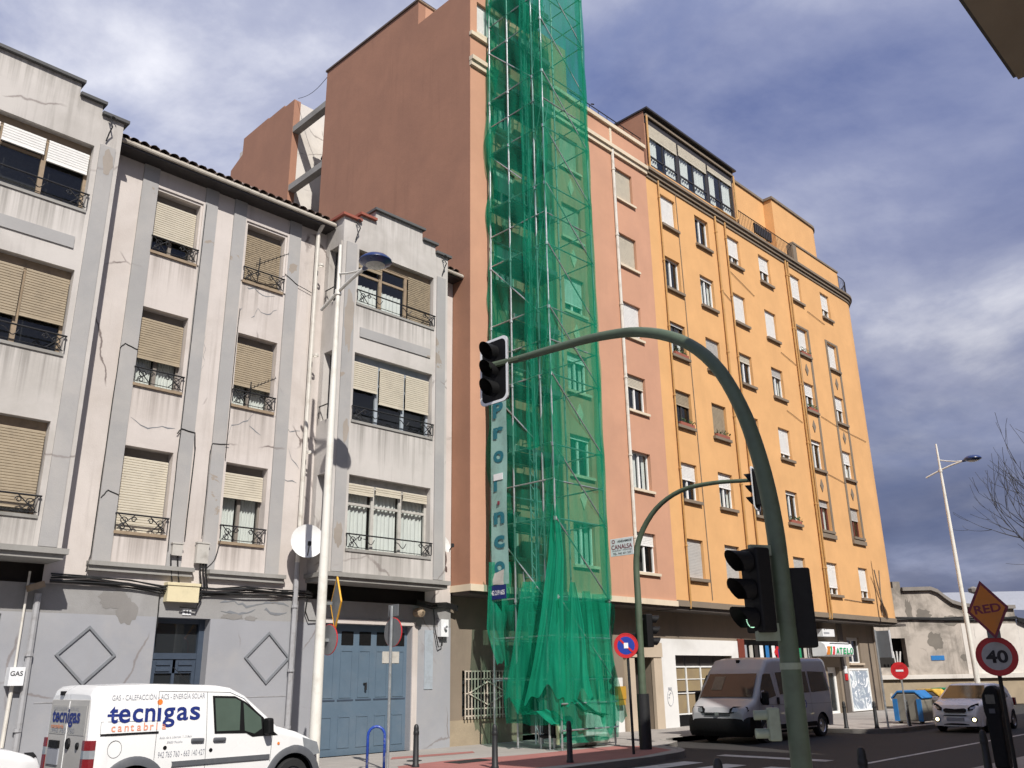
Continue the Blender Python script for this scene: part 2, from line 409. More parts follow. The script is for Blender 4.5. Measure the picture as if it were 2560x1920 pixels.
M['shutter_cream'] = paint('cream_shutter', (0.57, 0.52, 0.42), 0.6, 0, 0.1, 0.15, scale=5)
M['shutter_white'] = paint('white_shutter', (0.78, 0.77, 0.74), 0.5, 0, 0.05, 0.1)
M['shutter_grey'] = paint('grey_shutter', (0.50, 0.48, 0.45), 0.6, 0, 0.08, 0.15)
M['interior'] = paint('dark_room', (0.018, 0.016, 0.015), 0.9, 0, 0.3)
M['curtain'] = paint('net_curtain', (0.72, 0.71, 0.68), 0.9, 0, 0.12, scale=3)
M['glass'] = glass('window_glass', (0.9, 0.94, 0.93), 0.9)
M['glass_dark'] = glass('dark_glass', (0.35, 0.4, 0.4), 0.35)
M['car_glass'] = glass('car_glass', (0.55, 0.68, 0.6), 0.62)
M['iron'] = paint('black_iron', (0.02, 0.02, 0.022), 0.6, 0.3, 0.3)
M['galv'] = paint('galvanised_tube', (0.48, 0.50, 0.50), 0.42, 0.75, 0.15, 0.25)
M['plank'] = paint('steel_plank', (0.16, 0.20, 0.19), 0.6, 0.4, 0.3, 0.3)
M['pipe_white'] = paint('old_white_pipe', (0.62, 0.59, 0.53), 0.6, 0, 0.12, 0.5, (0.28, 0.22, 0.16), 4)
M['pipe_grey'] = paint('grey_pipe', (0.33, 0.33, 0.34), 0.6, 0, 0.12, 0.4)
M['pipe_yellow'] = paint('ochre_pipe', (0.50, 0.28, 0.095), 0.6, 0, 0.12, 0.3)
M['cable'] = paint('black_cable', (0.012, 0.012, 0.012), 0.5, 0, 0.3)
M['blue_door'] = paint('blue_garage_paint', (0.092, 0.137, 0.185), 0.55, 0, 0.15, 0.3, (0.16, 0.19, 0.22), 2, bmp=0.1)
M['navy_door'] = paint('navy_door_paint', (0.045, 0.062, 0.09), 0.45, 0, 0.2)
M['black'] = paint('black_plastic', (0.005, 0.005, 0.0055), 0.6, 0, 0.3)
M['black'].node_tree.nodes['Principled BSDF'].inputs['Specular IOR Level'].default_value = 0.25
M['rubber'] = paint('tyre_rubber', (0.014, 0.014, 0.014), 0.8, 0, 0.3)
M['grey_plastic'] = paint('grey_bumper_plastic', (0.085, 0.09, 0.10), 0.6, 0, 0.1, 0.3, (0.2, 0.19, 0.18), obj=True)
M['white_paint'] = paint('white_car_paint', (0.80, 0.80, 0.79), 0.28, 0, 0.02, 0.12, (0.5, 0.48, 0.45), 1.2, True, 0.6)
M['seam'] = paint('panel_gap', (0.06, 0.06, 0.06), 0.8)
M['dirty_white'] = paint('dusty_white_paint', (0.42, 0.41, 0.385), 0.6, 0, 0.12, 0.5, (0.25, 0.24, 0.22), 1.6, True)
M['van_white'] = paint('minibus_white', (0.42, 0.42, 0.43), 0.4, 0, 0.03, 0.4, (0.42, 0.41, 0.40), 1.5, True, 0.4)
M['chrome'] = paint('rim_metal', (0.5, 0.5, 0.52), 0.3, 0.9, 0.1)
M['red_lens'] = paint('red_lamp_lens', (0.17, 0.006, 0.010), 0.2, 0, 0.25, coat=0.5)
M['grey_lens'] = paint('clear_lamp_lens', (0.32, 0.34, 0.36), 0.15, 0.3, 0.3, coat=0.5)
M['navy_text'] = paint('navy_print', (0.008, 0.022, 0.16), 0.5)
M['orange_text'] = paint('orange_print', (0.78, 0.20, 0.03), 0.5)
M['grey_text'] = paint('grey_print', (0.30, 0.31, 0.34), 0.5)
M['salmon_text'] = paint('salmon_print', (0.72, 0.28, 0.17), 0.5)
M['teal_text'] = paint('teal_print', (0.012, 0.14, 0.18), 0.6)
M['black_text'] = paint('black_print', (0.012, 0.012, 0.014), 0.6)
M['maroon_text'] = paint('maroon_print', (0.20, 0.03, 0.05), 0.6)
M['green_text'] = paint('green_print', (0.02, 0.32, 0.12), 0.5)
M['red_text'] = paint('red_print', (0.55, 0.03, 0.03), 0.5)
M['white_sign'] = paint('white_sign', (0.74, 0.75, 0.76), 0.45, 0, 0.05, 0.15)
M['banner'] = paint('grey_green_banner', (0.24, 0.41, 0.37), 0.75, 0, 0.15, 0.2)
M['blue_board'] = paint('navy_board', (0.01, 0.02, 0.13), 0.5)
M['shade_white'] = paint('shaded_sign_face', (0.42, 0.42, 0.41), 0.5, 0, 0.08, 0.3)  # white face greyed: shade painted into the colour, plus some dirt
M['sign_back'] = paint('sign_back_grey', (0.22, 0.23, 0.24), 0.45, 0.5, 0.1, 0.2)
M['sign_red'] = paint('sign_red', (0.50, 0.018, 0.022), 0.4, 0, 0.1)
M['sign_blue'] = paint('sign_blue', (0.012, 0.04, 0.30), 0.4)
M['sign_orange'] = paint('sign_orange', (0.62, 0.20, 0.02), 0.5, 0, 0.1, 0.2)
M['sign_yellow'] = paint('sign_yellow', (0.75, 0.38, 0.03), 0.5)
M['lamp_white'] = paint('lamp_post_white', (0.70, 0.68, 0.62), 0.5, 0, 0.08, 0.5, (0.40, 0.36, 0.28), 3)
M['lamp_blue'] = paint('lamp_hood_blue', (0.012, 0.03, 0.12), 0.35, 0, 0.2, coat=0.4)
M['lamp_lens'] = paint('lamp_lens', (0.42, 0.42, 0.40), 0.25)
M['signal_green'] = paint('signal_pole_green', (0.082, 0.112, 0.072), 0.5, 0, 0.15, 0.5, (0.05, 0.055, 0.035), 5)
M['signal_green_light'] = paint('pale_green_box', (0.24, 0.28, 0.21), 0.55, 0, 0.08, 0.3)
M['rack_blue'] = paint('chipped_blue_paint', (0.015, 0.055, 0.32), 0.4, 0, 0.2, 0.55, (0.45, 0.45, 0.42), 14)
M['bollard'] = paint('dark_bollard', (0.018, 0.019, 0.02), 0.5, 0.1, 0.25)
M['yellow_box'] = paint('yellow_mailbox', (0.45, 0.25, 0.03), 0.5, 0, 0.1)
M['cream_box'] = paint('cream_box', (0.66, 0.58, 0.38), 0.5, 0, 0.05, 0.15)
M['meter_box'] = paint('grey_box', (0.46, 0.44, 0.40), 0.6, 0, 0.1, 0.4)
M['dish'] = paint('dish_white', (0.66, 0.66, 0.64), 0.45, 0, 0.05, 0.15)
M['asphalt'] = None
M['bark'] = paint('bark', (0.05, 0.05, 0.055), 0.9, 0, 0.3)
M['net'] = netmat('safety_net_mesh', 0.24, 0.56)
M['net_mid'] = netmat('safety_net_double', 0.34, 0.70)
M['net_thick'] = netmat('safety_net_folds', 0.55, 0.90)
M['net_back'] = netmat('safety_net_back', 0.18, 0.40)
M['bin_blue'] = paint('bin_blue', (0.02, 0.16, 0.42), 0.5, 0, 0.1, 0.2)
M['bin_body'] = paint('bin_body', (0.20, 0.19, 0.16), 0.6, 0, 0.1, 0.4)
M['bin_yellow'] = paint('bin_yellow', (0.65, 0.40, 0.04), 0.5)
M['bin_green'] = paint('bin_green', (0.015, 0.25, 0.11), 0.5)
M['headlamp_on'] = emit('lit_fog_lamp', (1.0, 0.86, 0.5), 4.0)
M['led_on'] = emit('lit_green_led', (0.55, 1.0, 0.7), 0.9)
M['signal_red_on'] = emit('lit_red_figure', (1.0, 0.03, 0.03), 1.2)

M['soffit_patch'] = plaster('bare_cement', (0.33, 0.29, 0.25), (0.2, 0.18, 0.15), 0.6, 0.2, 0, None, 0.5)
M['grey_patch'] = plaster('damp_cement', (0.235, 0.225, 0.215), (0.15, 0.14, 0.13), 0.7, 0.2, 0, None, 0.6, lo=0.4)
M['box_leaf'] = paint('box_leaf', (0.05, 0.09, 0.03), 0.8)
def paving(name, c1, c2, tx, ty, groove=0.55, dirt=0.4):
    m, nt, b = newmat(name); L = nt.links; v = coords(nt)
    br = nt.nodes.new('ShaderNodeTexBrick'); br.offset = 0.0
    br.inputs['Scale'].default_value = 1.0; br.inputs['Brick Width'].default_value = tx; br.inputs['Row Height'].default_value = ty
    br.inputs['Mortar Size'].default_value = 0.006; br.inputs['Color1'].default_value = (*c1, 1); br.inputs['Color2'].default_value = (*c2, 1)
    br.inputs['Mortar'].default_value = (*[x * groove for x in c1], 1); L.new(v, br.inputs['Vector'])
    c = mix(nt, fmul(nt, ramp(nt, noise(nt, v, 0.8, 9, 0.65), 0.42, 0.72), dirt), br.outputs[0], tuple(x * 0.5 for x in c1))
    c = mix(nt, 0.2, c, mix(nt, noise(nt, v, 60, 3), tuple(x * 0.5 for x in c1), tuple(min(1, x * 1.4) for x in c1)))
    L.new(c, b.inputs['Base Color']); b.inputs['Roughness'].default_value = 0.88
    bump(nt, b, noise(nt, v, 40, 4), 0.3, 0.01); return m
M['pave'] = paving('grey_paving', (0.36, 0.33, 0.30), (0.33, 0.305, 0.28), 0.4, 0.4)
M['pave_red'] = paving('red_paving', (0.36, 0.145, 0.125), (0.33, 0.125, 0.11), 0.4, 0.4)
M['kerb'] = plaster('kerb_stone', (0.33, 0.31, 0.28), (0.15, 0.14, 0.12), 0.6, 0.1, 0, None, 0.4)
def asphalt_mat():
    m, nt, b = newmat('asphalt'); L = nt.links; v = coords(nt)
    c = mix(nt, noise(nt, v, 120, 3, 0.7), (0.010, 0.010, 0.010), (0.045, 0.042, 0.040))
    c = mix(nt, fmul(nt, ramp(nt, noise(nt, v, 0.5, 8, 0.6), 0.4, 0.7), 0.5), c, (0.018, 0.017, 0.016))
    L.new(c, b.inputs['Base Color']); b.inputs['Roughness'].default_value = 0.85
    bump(nt, b, noise(nt, v, 90, 4, 0.7), 0.6, 0.01); return m
M['asphalt'] = asphalt_mat()
M['road_white'] = paint('worn_road_paint', (0.50, 0.50, 0.48), 0.8, 0, 0.1, 0.8, (0.12, 0.12, 0.12), 5)
M['ground'] = plaster('far_ground', (0.12, 0.115, 0.10), (0.07, 0.07, 0.06), 0.6, 0, 0, None, 0.4)
# ------------------------------------------------------------------ the setting: ground, road, pavements
ROADZ = -0.13
def flat(name, pts, z, mat, label=None, thick=0):
    mb = MB()
    n = len(pts)
    if thick: mb.prism(pts, lambda u, v, d: (u, v, d), z - thick, z)
    else: mb.add([(x, y, z) for x, y in pts], [tuple(range(n))])
    o = mb.build(name, mat); o['kind'] = 'structure'
    return o
flat('ground', [(-600, -600), (900, -600), (900, 900), (-600, 900)], ROADZ - 0.02, M['ground'])
flat('road', [(-80, 6.0), (140, 6.0), (140, 16.4), (-80, 16.4)], ROADZ, M['asphalt'])
flat('side_street', [(44.6, 16.4), (58, 16.4), (58, 120), (44.6, 120)], ROADZ + 0.004, M['asphalt'])

def arc(cx, cy, r, a0, a1, n=7):
    return [(cx + r * math.cos(math.radians(a0 + (a1 - a0) * k / (n - 1))), cy + r * math.sin(math.radians(a0 + (a1 - a0) * k / (n - 1)))) for k in range(n)]
# edge of the far pavement: parking bays with built-out corners between them
edge = [(-60, 15.45), (9.2, 15.45)] + arc(9.2, 14.25, 1.2, 90, 30, 5) + arc(12.4, 13.7, 1.5, 190, 270, 7) + [(16.6, 12.3)] + arc(17.6, 14.2, 1.75, 280, 350, 6) + arc(22.0, 14.4, 1.1, 170, 90, 5)[::1]
edge += [(27.2, 15.5)] + arc(27.2, 14.7, 0.8, 90, 0, 4) + arc(29.4, 13.3, 1.3, 190, 265, 5) + [(33.6, 11.9), (38.0, 12.4), (43.8, 13.6), (44.5, 15.2), (44.5, 24)]
far_poly = edge + [(44.5, 40), (-60, 40)]
flat('pavement', far_poly, 0.0, M['pave'], thick=0.15)
# kerb stones along the edge
kb = MB(); W = 0.16
for a, b in zip(edge[:-1], edge[1:]):
    pa, pb = Vector((*a, 0)), Vector((*b, 0)); d = (pb - pa).normalized(); nrm = Vector((-d.y, d.x, 0))
    q = [pa, pb, pb + nrm * W, pa + nrm * W]
    kb.prism([(p.x, p.y) for p in q], lambda u, v, dd: (u, v, dd), -0.15, 0.006)
kb.build('kerb', M['kerb'])['kind'] = 'structure'
# the red tiled band with a grey strip, on the built-out corner
red1 = [(12.45, 12.7), (16.6, 12.55), (18.4, 13.0), (19.1, 14.3), (18.6, 14.9), (15.4, 15.0), (13.4, 15.35), (12.0, 15.2), (11.3, 14.2)]
flat('red_paving', red1, 0.004, M['pave_red'])
red2 = [(12.9, 16.6), (15.2, 16.35), (15.5, 16.75), (13.3, 17.05)]
flat('red_paving', red2, 0.004, M['pave_red'])
flat('near_pavement', [(-60, -8), (100, -8), (100, 6.2), (-60, 6.2)], 0.0, M['pave'], thick=0.15)
# manhole grate
g = MB(); g.box(13.1, 14.1, 14.55, 15.05, 0.004, 0.012)
g.build('drain_cover', M['iron']); tag(bpy.data.objects['drain_cover'], 'dark rectangular drain cover set in the red paving', 'drain cover')
g = MB(); g.lathe((13.0, 15.9, 0.004), [(0.001, 0.008), (0.16, 0.008), (0.17, 0.0)], 16)
tag(g.build('manhole_cover', M['iron']), 'small round dark cover in the grey paving', 'manhole cover')
# road paint
stop = flat('road_marking', [(19.0, 9.5), (19.4, 9.5), (19.4, 12.2), (19.0, 12.2)], ROADZ + 0.004, M['road_white'])
for k in range(6):
    y = 12.0 - k * 1.05
    flat('road_marking', [(14.2, y - 0.5), (17.4, y - 0.5), (17.4, y), (14.2, y)], ROADZ + 0.004, M['road_white'])
flat('road_marking', [(19, 8.6), (46, 8.9), (46, 9.02), (19, 8.72)], ROADZ + 0.004, M['road_white'])

# ------------------------------------------------------------------ parts shared by the buildings
def fbox(mb, fn, u0, u1, v0, v1, d0, d1):
    ps = [fn(u, v, d) for d in (d0, d1) for (u, v) in ((u0, v0), (u1, v0), (u1, v1), (u0, v1))]
    return mb.add(ps, [(0, 1, 2, 3), (7, 6, 5, 4), (4, 5, 1, 0), (5, 6, 2, 1), (6, 7, 3, 2), (7, 4, 0, 3)])
def shutter_mesh(fn, u0, u1, v0, v1, d, sl=0.055, depth=0.014):
    mb = MB(); n = max(1, int(round((v1 - v0) / sl))); h = (v1 - v0) / n
    rows = []
    for k in range(n):
        z = v0 + k * h
        rows += [[fn(u0, z, d), fn(u1, z, d)], [fn(u0, z + h * 0.12, d - depth * 0.8), fn(u1, z + h * 0.12, d - depth * 0.8)],
                 [fn(u0, z + h * 0.75, d - depth), fn(u1, z + h * 0.75, d - depth)], [fn(u0, z + h * 0.9, d), fn(u1, z + h * 0.9, d)]]
    rows.append([fn(u0, v1, d), fn(u1, v1, d)])
    mb.grid(rows)
    fbox(mb, fn, u0, u1, v0 - 0.03, v0, d - 0.02, d + 0.02)
    return mb
def curtain_mesh(fn, u0, u1, v0, v1, d, amp=0.03, waves=9):
    n = waves * 6
    rows = []
    ph = random.random() * 6
    for v in (v1, (v0 + v1) / 2, v0):
        rows.append([fn(u0 + (u1 - u0) * k / n, v, d + amp * math.sin(ph + k * 2 * math.pi / 6 + 0.7 * math.sin(k * 0.37))) for k in range(n + 1)])
    return MB().grid(rows)
def window(parent, u0, u1, v0, v1, fn, dep, lights=2, shut=0.5, shutmat='shutter_white', framemat='frame_white', curtain=None, transom=False, boxh=0.0,
           sill=None, shd=0.10, glassmat='glass', sillh=0.09, sillp=0.10, slat=0.055, label=None, ft=0.05, shlist=None):
    mb = MB(); t = ft; d0, d1 = dep - 0.07, dep - 0.005
    zt = v1 - boxh
    fbox(mb, fn, u0, u0 + t, v0, zt, d0, d1); fbox(mb, fn, u1 - t, u1, v0, zt, d0, d1)
    fbox(mb, fn, u0 + t, u1 - t, v0, v0 + t, d0, d1); fbox(mb, fn, u0 + t, u1 - t, zt - t, zt, d0, d1)
    if boxh: fbox(mb, fn, u0, u1, zt + 0.002, v1, d0 - 0.01, d1)
    w = (u1 - u0) / lights
    for k in range(1, lights):
        c = u0 + k * w; fbox(mb, fn, c - t * 0.75, c + t * 0.75, v0 + t, zt - t, d0 + 0.004, d1)
    if transom:
        z = v0 + (zt - v0) * transom
        for k in range(lights):
            fbox(mb, fn, u0 + k * w + t, u0 + (k + 1) * w - t, z - t * 0.5, z + t * 0.5, d0 + 0.008, d1)
    o = mb.build('window', M[framemat], parent)
    if label: o['label'] = label
    shl = shlist or [shut]
    pm = MB(); pm.quad(fn(u0 + 0.02, v0 + 0.02, dep - 0.032), fn(u1 - 0.02, v0 + 0.02, dep - 0.032), fn(u1 - 0.02, zt - 0.02, dep - 0.032), fn(u0 + 0.02, zt - 0.02, dep - 0.032))
    pm.build('pane', M[glassmat], o)
    im = MB(); fbox(im, fn, u0 - 0.25, u1 + 0.25, v0 - 0.25, v1 + 0.25, dep + 0.35, dep + 0.36)
    im.build('room_behind', M['interior'], o)
    if curtain is not None:
        for k in range(lights):
            if curtain == 'sides':
                ww = w * 0.30
                curtain_mesh(fn, u0 + k * w + t, u0 + k * w + t + ww, v0 + t, zt - t, dep + 0.06, 0.02, 3).build('curtain', M['curtain'], o, smooth='all')
                curtain_mesh(fn, u0 + (k + 1) * w - t - ww, u0 + (k + 1) * w - t, v0 + t, zt - t, dep + 0.06, 0.02, 3).build('curtain', M['curtain'], o, smooth='all')
            else:
                curtain_mesh(fn, u0 + k * w + t, u0 + (k + 1) * w - t, v0 + t, zt - t - (zt - v0) * (0.0 if curtain is True else curtain), dep + 0.06, 0.025, 6).build('curtain', M['curtain'], o, smooth='all')
    if len(shl) == 1:
        if shl[0] > 0.02:
            shutter_mesh(fn, u0 + 0.02, u1 - 0.02, zt - (zt - v0) * shl[0] + 0.03, zt, dep - shd, slat).build('shutter', M[shutmat], o)
    else:
        for k, sh in enumerate(shl):
            if sh > 0.02:
                shutter_mesh(fn, u0 + k * w + 0.03, u0 + (k + 1) * w - 0.03, zt - (zt - v0) * sh + 0.03, zt, dep - shd, slat).build('shutter', M[shutmat], o)
    if sill:
        sm = MB(); fbox(sm, fn, u0 - 0.09, u1 + 0.09, v0 - sillh, v0 - 0.002, -sillp, dep - 0.02); sm.build('sill', M[sill], o)
    return o
def scroll(mb, c, fn, r, sgn, d, turns=1.15, rad=0.011):
    pts = []
    for k in range(15):
        a = k / 14 * turns * 2 * math.pi; rr = r * (1 - 0.62 * k / 14)
        pts.append(fn(c[0] + sgn * rr * math.cos(a), c[1] + rr * math.sin(a), d))
    mb.poly(pts, rad, 5)
def railing(parent, u0, u1, v0, fn, d=-0.05, h=0.36, mid=()):
    mb = MB()
    mb.tube(fn(u0 - 0.04, v0 + h, d), fn(u1 + 0.04, v0 + h, d), 0.018, 6)
    for u in (u0 - 0.02, u1 + 0.02):
        mb.tube(fn(u, v0 + h, d), fn(u, v0 + 0.06, d), 0.011, 5); mb.tube(fn(u, v0 + h, d), fn(u, v0 + h, 0.06), 0.011, 5)
    for s, u in ((1, u0 + 0.02), (-1, u1 - 0.02)):
        mb.tube(fn(u, v0 + h - 0.01, d), fn(u + s * 0.30, v0 + 0.05, d), 0.011, 5)
        mb.tube(fn(u, v0 + 0.05, d), fn(u + s * 0.34, v0 + h - 0.01, d), 0.011, 5)
        scroll(mb, (u + s * 0.12, v0 + h * 0.62), fn, 0.085, s, d); scroll(mb, (u + s * 0.10, v0 + h * 0.27), fn, 0.07, -s, d); scroll(mb, (u + s * 0.33, v0 + h * 0.72), fn, 0.06, s, d)
    mb.tube(fn(u0, v0 + 0.05, d), fn(u1, v0 + 0.05, d), 0.009, 5)
    for u in mid:
        pts = [fn(u - 0.16 + 0.32 * k / 8, v0 + h - 0.09 - 0.09 * math.sin(k / 8 * math.pi) * (1 if k < 8 else 0) + 0.05 * math.sin(k / 8 * 2 * math.pi), d) for k in range(9)]
        mb.poly(pts, 0.011, 5)
    return mb.build('railing', M['iron'], parent)

# ------------------------------------------------------------------ the grey building with two bays
GY, BY = 18.3, 17.5
gb = thing('apartment_building', 'weathered off-white three-storey building with grey pilasters and stepped parapets', 'building', (8.0, GY, 0))
fm = FY(GY); fb = FY(BY)
SILL = [4.62, 7.80, 10.97]; HEAD = [6.43, 9.61, 12.53]
mid_holes = [(a, b, SILL[k], HEAD[k]) for (a, b) in ((7.0, 8.05), (9.3, 10.36)) for k in range(3)]
MB().wall(5.78, 11.6, 3.5, 13.6, mid_holes, fm, 0.34).build('wall', M['grey_wall'], gb)
MB().wall(15.22, 16.12, 3.5, 13.6, [], fm, 0.3).build('wall', M['grey_wall'], gb)
door_h = (8.08, 9.26, 0.0, 2.96, 0.34); gar_h = (12.16, 14.8, 0.0, 2.96, 0.26); garl_h = (2.56, 5.17, 0.0, 2.92, 0.26)
gfw = MB().wall(-4, 16.12, -0.14, 2.965, [door_h, gar_h, garl_h], FY(GY - 0.012), 0.34); gfw.build('ground_floor_wall', M['grey_ground'], gb)
MB().wall(-4, 16.12, 2.965, 3.5, [], FY(GY - 0.009), 0.34).build('ground_floor_wall', M['grey_ground_rough'], gb)
# closed volume behind
bk = MB(); bk.box(-4, 16.1, 19.1, 27, 0, 13.4); bk.build('rear_block', M['soffit'], gb)
# pilasters on the middle part
for a, b in ((6.62, 6.98), (8.14, 8.46), (8.90, 9.22), (10.46, 10.80)):
    MB().box(a, b, GY - 0.045, GY + 0.02, 3.99, 13.3).build('pilaster', M['pilaster'], gb)
for a, b in ((6.54, 8.72), (9.06, 10.94)):
    mb = MB(); mb.box(a, b, GY - 0.17, GY + 0.02, 3.90, 3.985); mb.box(a + 0.02, b - 0.02, GY - 0.11, GY + 0.02, 3.80, 3.899)
    mb.build('string_course', M['ledge'], gb)
# window surrounds on the top floor and the windows
MS = {(0, 0): (1.0, 'shutter_cream'), (0, 1): (0.60, 'shutter_wood'), (0, 2): (0.66, 'shutter_cream'), (1, 0): (0.36, 'shutter_cream'), (1, 1): (0.66, 'shutter_wood'), (1, 2): (1.0, 'shutter_old')}
for i, (a, b) in enumerate(((7.0, 8.05), (9.3, 10.36))):
    for k in range(3):
        sh, sm = MS[(i, k)]
        w = window(gb, a, b, SILL[k], HEAD[k], fm, 0.32, 2, sh, sm, 'frame_old', curtain=(0.0 if k == 1 or (i, k) == (1, 0) else None), transom=0.72, boxh=0.20, shd=0.16)
        sl = MB(); sl.box(a - 0.03, b + 0.03, GY - 0.05, GY + 0.20, SILL[k] - 0.05, SILL[k] + 0.012); sl.build('sill', M['wood'], w)
        railing(w, a, b, SILL[k], fm, -0.06)
    mb = MB()
    z = HEAD[2] + 0.06
    mb.box(a - 0.10, b + 0.10, GY - 0.035, GY + 0.01, z, z + 0.06); mb.box(a - 0.10, a - 0.05, GY - 0.035, GY + 0.01, SILL[2], z); mb.box(b + 0.05, b + 0.10, GY - 0.035, GY + 0.01, SILL[2], z)
    mb.build('window_surround', M['grey_wall'], gb)
# tv aerials tied to two railings
for (u, z, s) in ((9.62, 11.35, 1.0), (9.66, 8.12, 0.8)):
    mb = MB(); mb.tube((u, GY - 0.12, z - 0.25), (u, GY - 0.16, z + 0.28), 0.014, 5)
    mb.tube((u - 0.1, GY - 0.2, z + 0.05), (u + 0.62 * s, GY - 0.42, z + 0.52 * s), 0.010, 5)
    for k in range(9):
        t = k / 8; c = Vector((u - 0.1 + (0.72 * s) * t, GY - 0.2 - 0.22 * t, z + 0.05 + 0.47 * s * t)); hl = 0.15 - 0.08 * t
        mb.tube(c + Vector((-0.25, -0.6, 0.15)) * hl, c + Vector((0.25, 0.6, -0.15)) * hl, 0.006, 4)
    mb.build('tv_aerial', M['iron'], gb)

def bay(x0, x1, side_left, sh, tag_):
    """projecting bay of three lights on each floor"""
    a, b = x0 + 0.51, x1 - 0.53
    holes = [(a, b, SILL[k], HEAD[k]) for k in range(3)]
    wall = MB().wall(x0, x1, 4.06, 13.28, holes, fb, 0.26)
    fs = lambda u, v, d: (x0 + d, u, v)
    sh_holes = [(17.72, 18.12, SILL[k] + 0.0, HEAD[k]) for k in range(3)]
    wall.wall(BY, GY + 0.02, 4.06, 13.28, sh_holes, fs, 0.2)
    wall.quad((x1, BY, 4.06), (x1, GY + 0.02, 4.06), (x1, GY + 0.02, 13.28), (x1, BY, 13.28))
    o = wall.build('bay_wall', M['grey_bay'], gb)
    for k in range(3):
        im = MB(); im.box(x0 + 0.2, x0 + 0.22, 17.6, 18.25, SILL[k] - 0.1, HEAD[k] + 0.1); im.build('side_window', M['glass_dark' if k else 'frame_grey'], gb)
        mb = MB(); mb.tube((x0 - 0.06, 17.72, SILL[k] + 0.36), (x0 - 0.06, 18.12, SILL[k] + 0.36), 0.016, 5); mb.tube((x0 - 0.06, 17.72, SILL[k] + 0.36), (x0 - 0.06, 17.74, SILL[k] + 0.05), 0.012, 5); mb.tube((x0 - 0.06, 18.1, SILL[k] + 0.36), (x0 - 0.06, 18.1, SILL[k] + 0.05), 0.012, 5)
        mb.build('railing', M['iron'], gb)
        frm, sm = [('meter_box', 'shutter_cream'), ('frame_grey', 'shutter_cream'), ('wood', 'shutter_old')][k]
        if not side_left and k < 2: sm = 'shutter_wood'; frm = 'wood'
        if not side_left and k == 2: sm = 'shutter_white'
        w = window(gb, a, b, SILL[k], HEAD[k], fb, 0.25, 3, 0, sm, frm, curtain=(0.0 if k == 0 else (0.45 if (k == 2 and side_left) else None)), transom=0.70, boxh=0.19, shd=0.13, ft=0.06, shlist=sh[k])
        railing(w, a, b, SILL[k], fb, -0.05, mid=(a + 0.62, a + 1.6))
        sl = MB(); sl.box(a - 0.03, b + 0.03, BY - 0.03, BY + 0.15, SILL[k] - 0.05, SILL[k] + 0.012); sl.build('sill', M['ledge'], w)
    for (p, q) in ((x0 + 0.10, x0 + 0.42), (x1 - 0.42, x1 - 0.10)):
        MB().box(p, q, BY - 0.035, BY + 0.01, 4.08, 12.62).build('pilaster', M['pilaster'], gb)
    MB().box(x0 - 0.035, x0 + 0.01, BY + 0.04, BY + 0.15, 4.08, 12.62).build('pilaster', M['grey_bay'], gb)
    # recessed-looking band under the top floor window
    mb = MB(); mb.box(a + 0.12, b - 0.10, BY - 0.03, BY + 0.01, 10.06, 10.32); mb.build('grey_band', M['pilaster'], gb)
    # ledge that carries the bay, with its soffit
    mb = MB(); mb.box(x0 - 0.10, x1 + 0.10, BY - 0.12, GY, 3.955, 4.058); mb.box(x0 - 0.04, x1 + 0.04, BY - 0.05, GY, 3.86, 3.954); mb.build('bay_ledge', M['ledge'], gb)
    # stepped parapet and coping
    st = [(x0 - 0.03, x0 + 0.52, 13.40), (x0 + 0.52, x0 + 1.0, 13.61), (x0 + 1.0, x1 - 0.97, 13.94), (x1 - 0.97, x1 - 0.48, 13.64), (x1 - 0.48, x1 + 0.03, 13.40)]
    for k, (p, q, z) in enumerate(st):
        pp = max(p, x0); qq = min(q, x1)
        MB().box(pp + (0.002 if k else 0), qq, BY, GY - 0.1, 13.279, z - 0.07).build('parapet', M['grey_bay'], gb)
        mb = MB(); e = 0.06
        mb.box(p - (e if k <= 2 else 0), q + (e if k >= 2 else 0), BY - 0.09, GY + 0.1, z - 0.07, z)
        mb.build('coping', M['concrete_dark'] if not (side_left and k < 2) else M['tile_red'], gb)
    return a, b
bay(11.6, 15.22, True, [[0.16, 0.12, 0.14], [0.46, 0.62, 0.60], [0.20, 0.0, 1.0]], 'r')
bay(2.16, 5.78, False, [[0.9, 0.9, 0.92], [0.66, 0.64, 0.62], [0.35, 0.28, 0.36]], 'l')
# iron hooks near the parapet corners
for x in (11.95, 14.98, 5.45):
    mb = MB(); mb.poly([(x, BY - 0.03, 13.25), (x + 0.02, BY - 0.1, 13.18), (x + 0.05, BY - 0.16, 13.05), (x + 0.02, BY - 0.1, 12.9), (x, BY - 0.04, 12.72)], 0.016, 5)
    scroll(mb, (x + 0.05, 13.28), fb, 0.07, 1, -0.10, 0.8, 0.012); mb.build('iron_hook', M['iron'], gb)
# eaves: soffit, gutter and the row of roof tiles
for (p, q) in ((5.82, 11.56), (15.26, 16.12)):
    MB().box(p, q, 17.86, GY + 0.05, 13.06, 13.14).build('eaves_soffit', M['frame_dark'], gb)
    mb = MB(); mb.poly([(p, 17.84, 13.15), (q, 17.84, 13.15)], 0.05, 8); mb.box(p, q, 17.83, 17.90, 13.18, 13.22); mb.build('gutter', M['gutter'], gb)
    mb = MB(); mb.quad((p, 17.86, 13.25), (q, 17.86, 13.25), (q, 23.0, 15.2), (p, 23.0, 15.2)); mb.build('roof', M['tile'], gb)
    n = int((q - p) / 0.23)
    for k in range(n):
        x = p + 0.115 + k * 0.23
        dz = random.uniform(-0.01, 0.015)
        mb = MB()
        rows = []
        for t in range(7):
            a_ = math.pi * t / 6
            rows.append([(x - 0.105 * math.cos(a_), 17.78 + random.uniform(-0.015, 0.015), 13.225 + dz + 0.075 * math.sin(a_)), (x - 0.085 * math.cos(a_), 18.7, 13.60 + 0.07 * math.sin(a_))])
        mb.grid(rows); mb.build('roof_tile', M['tile'], gb)
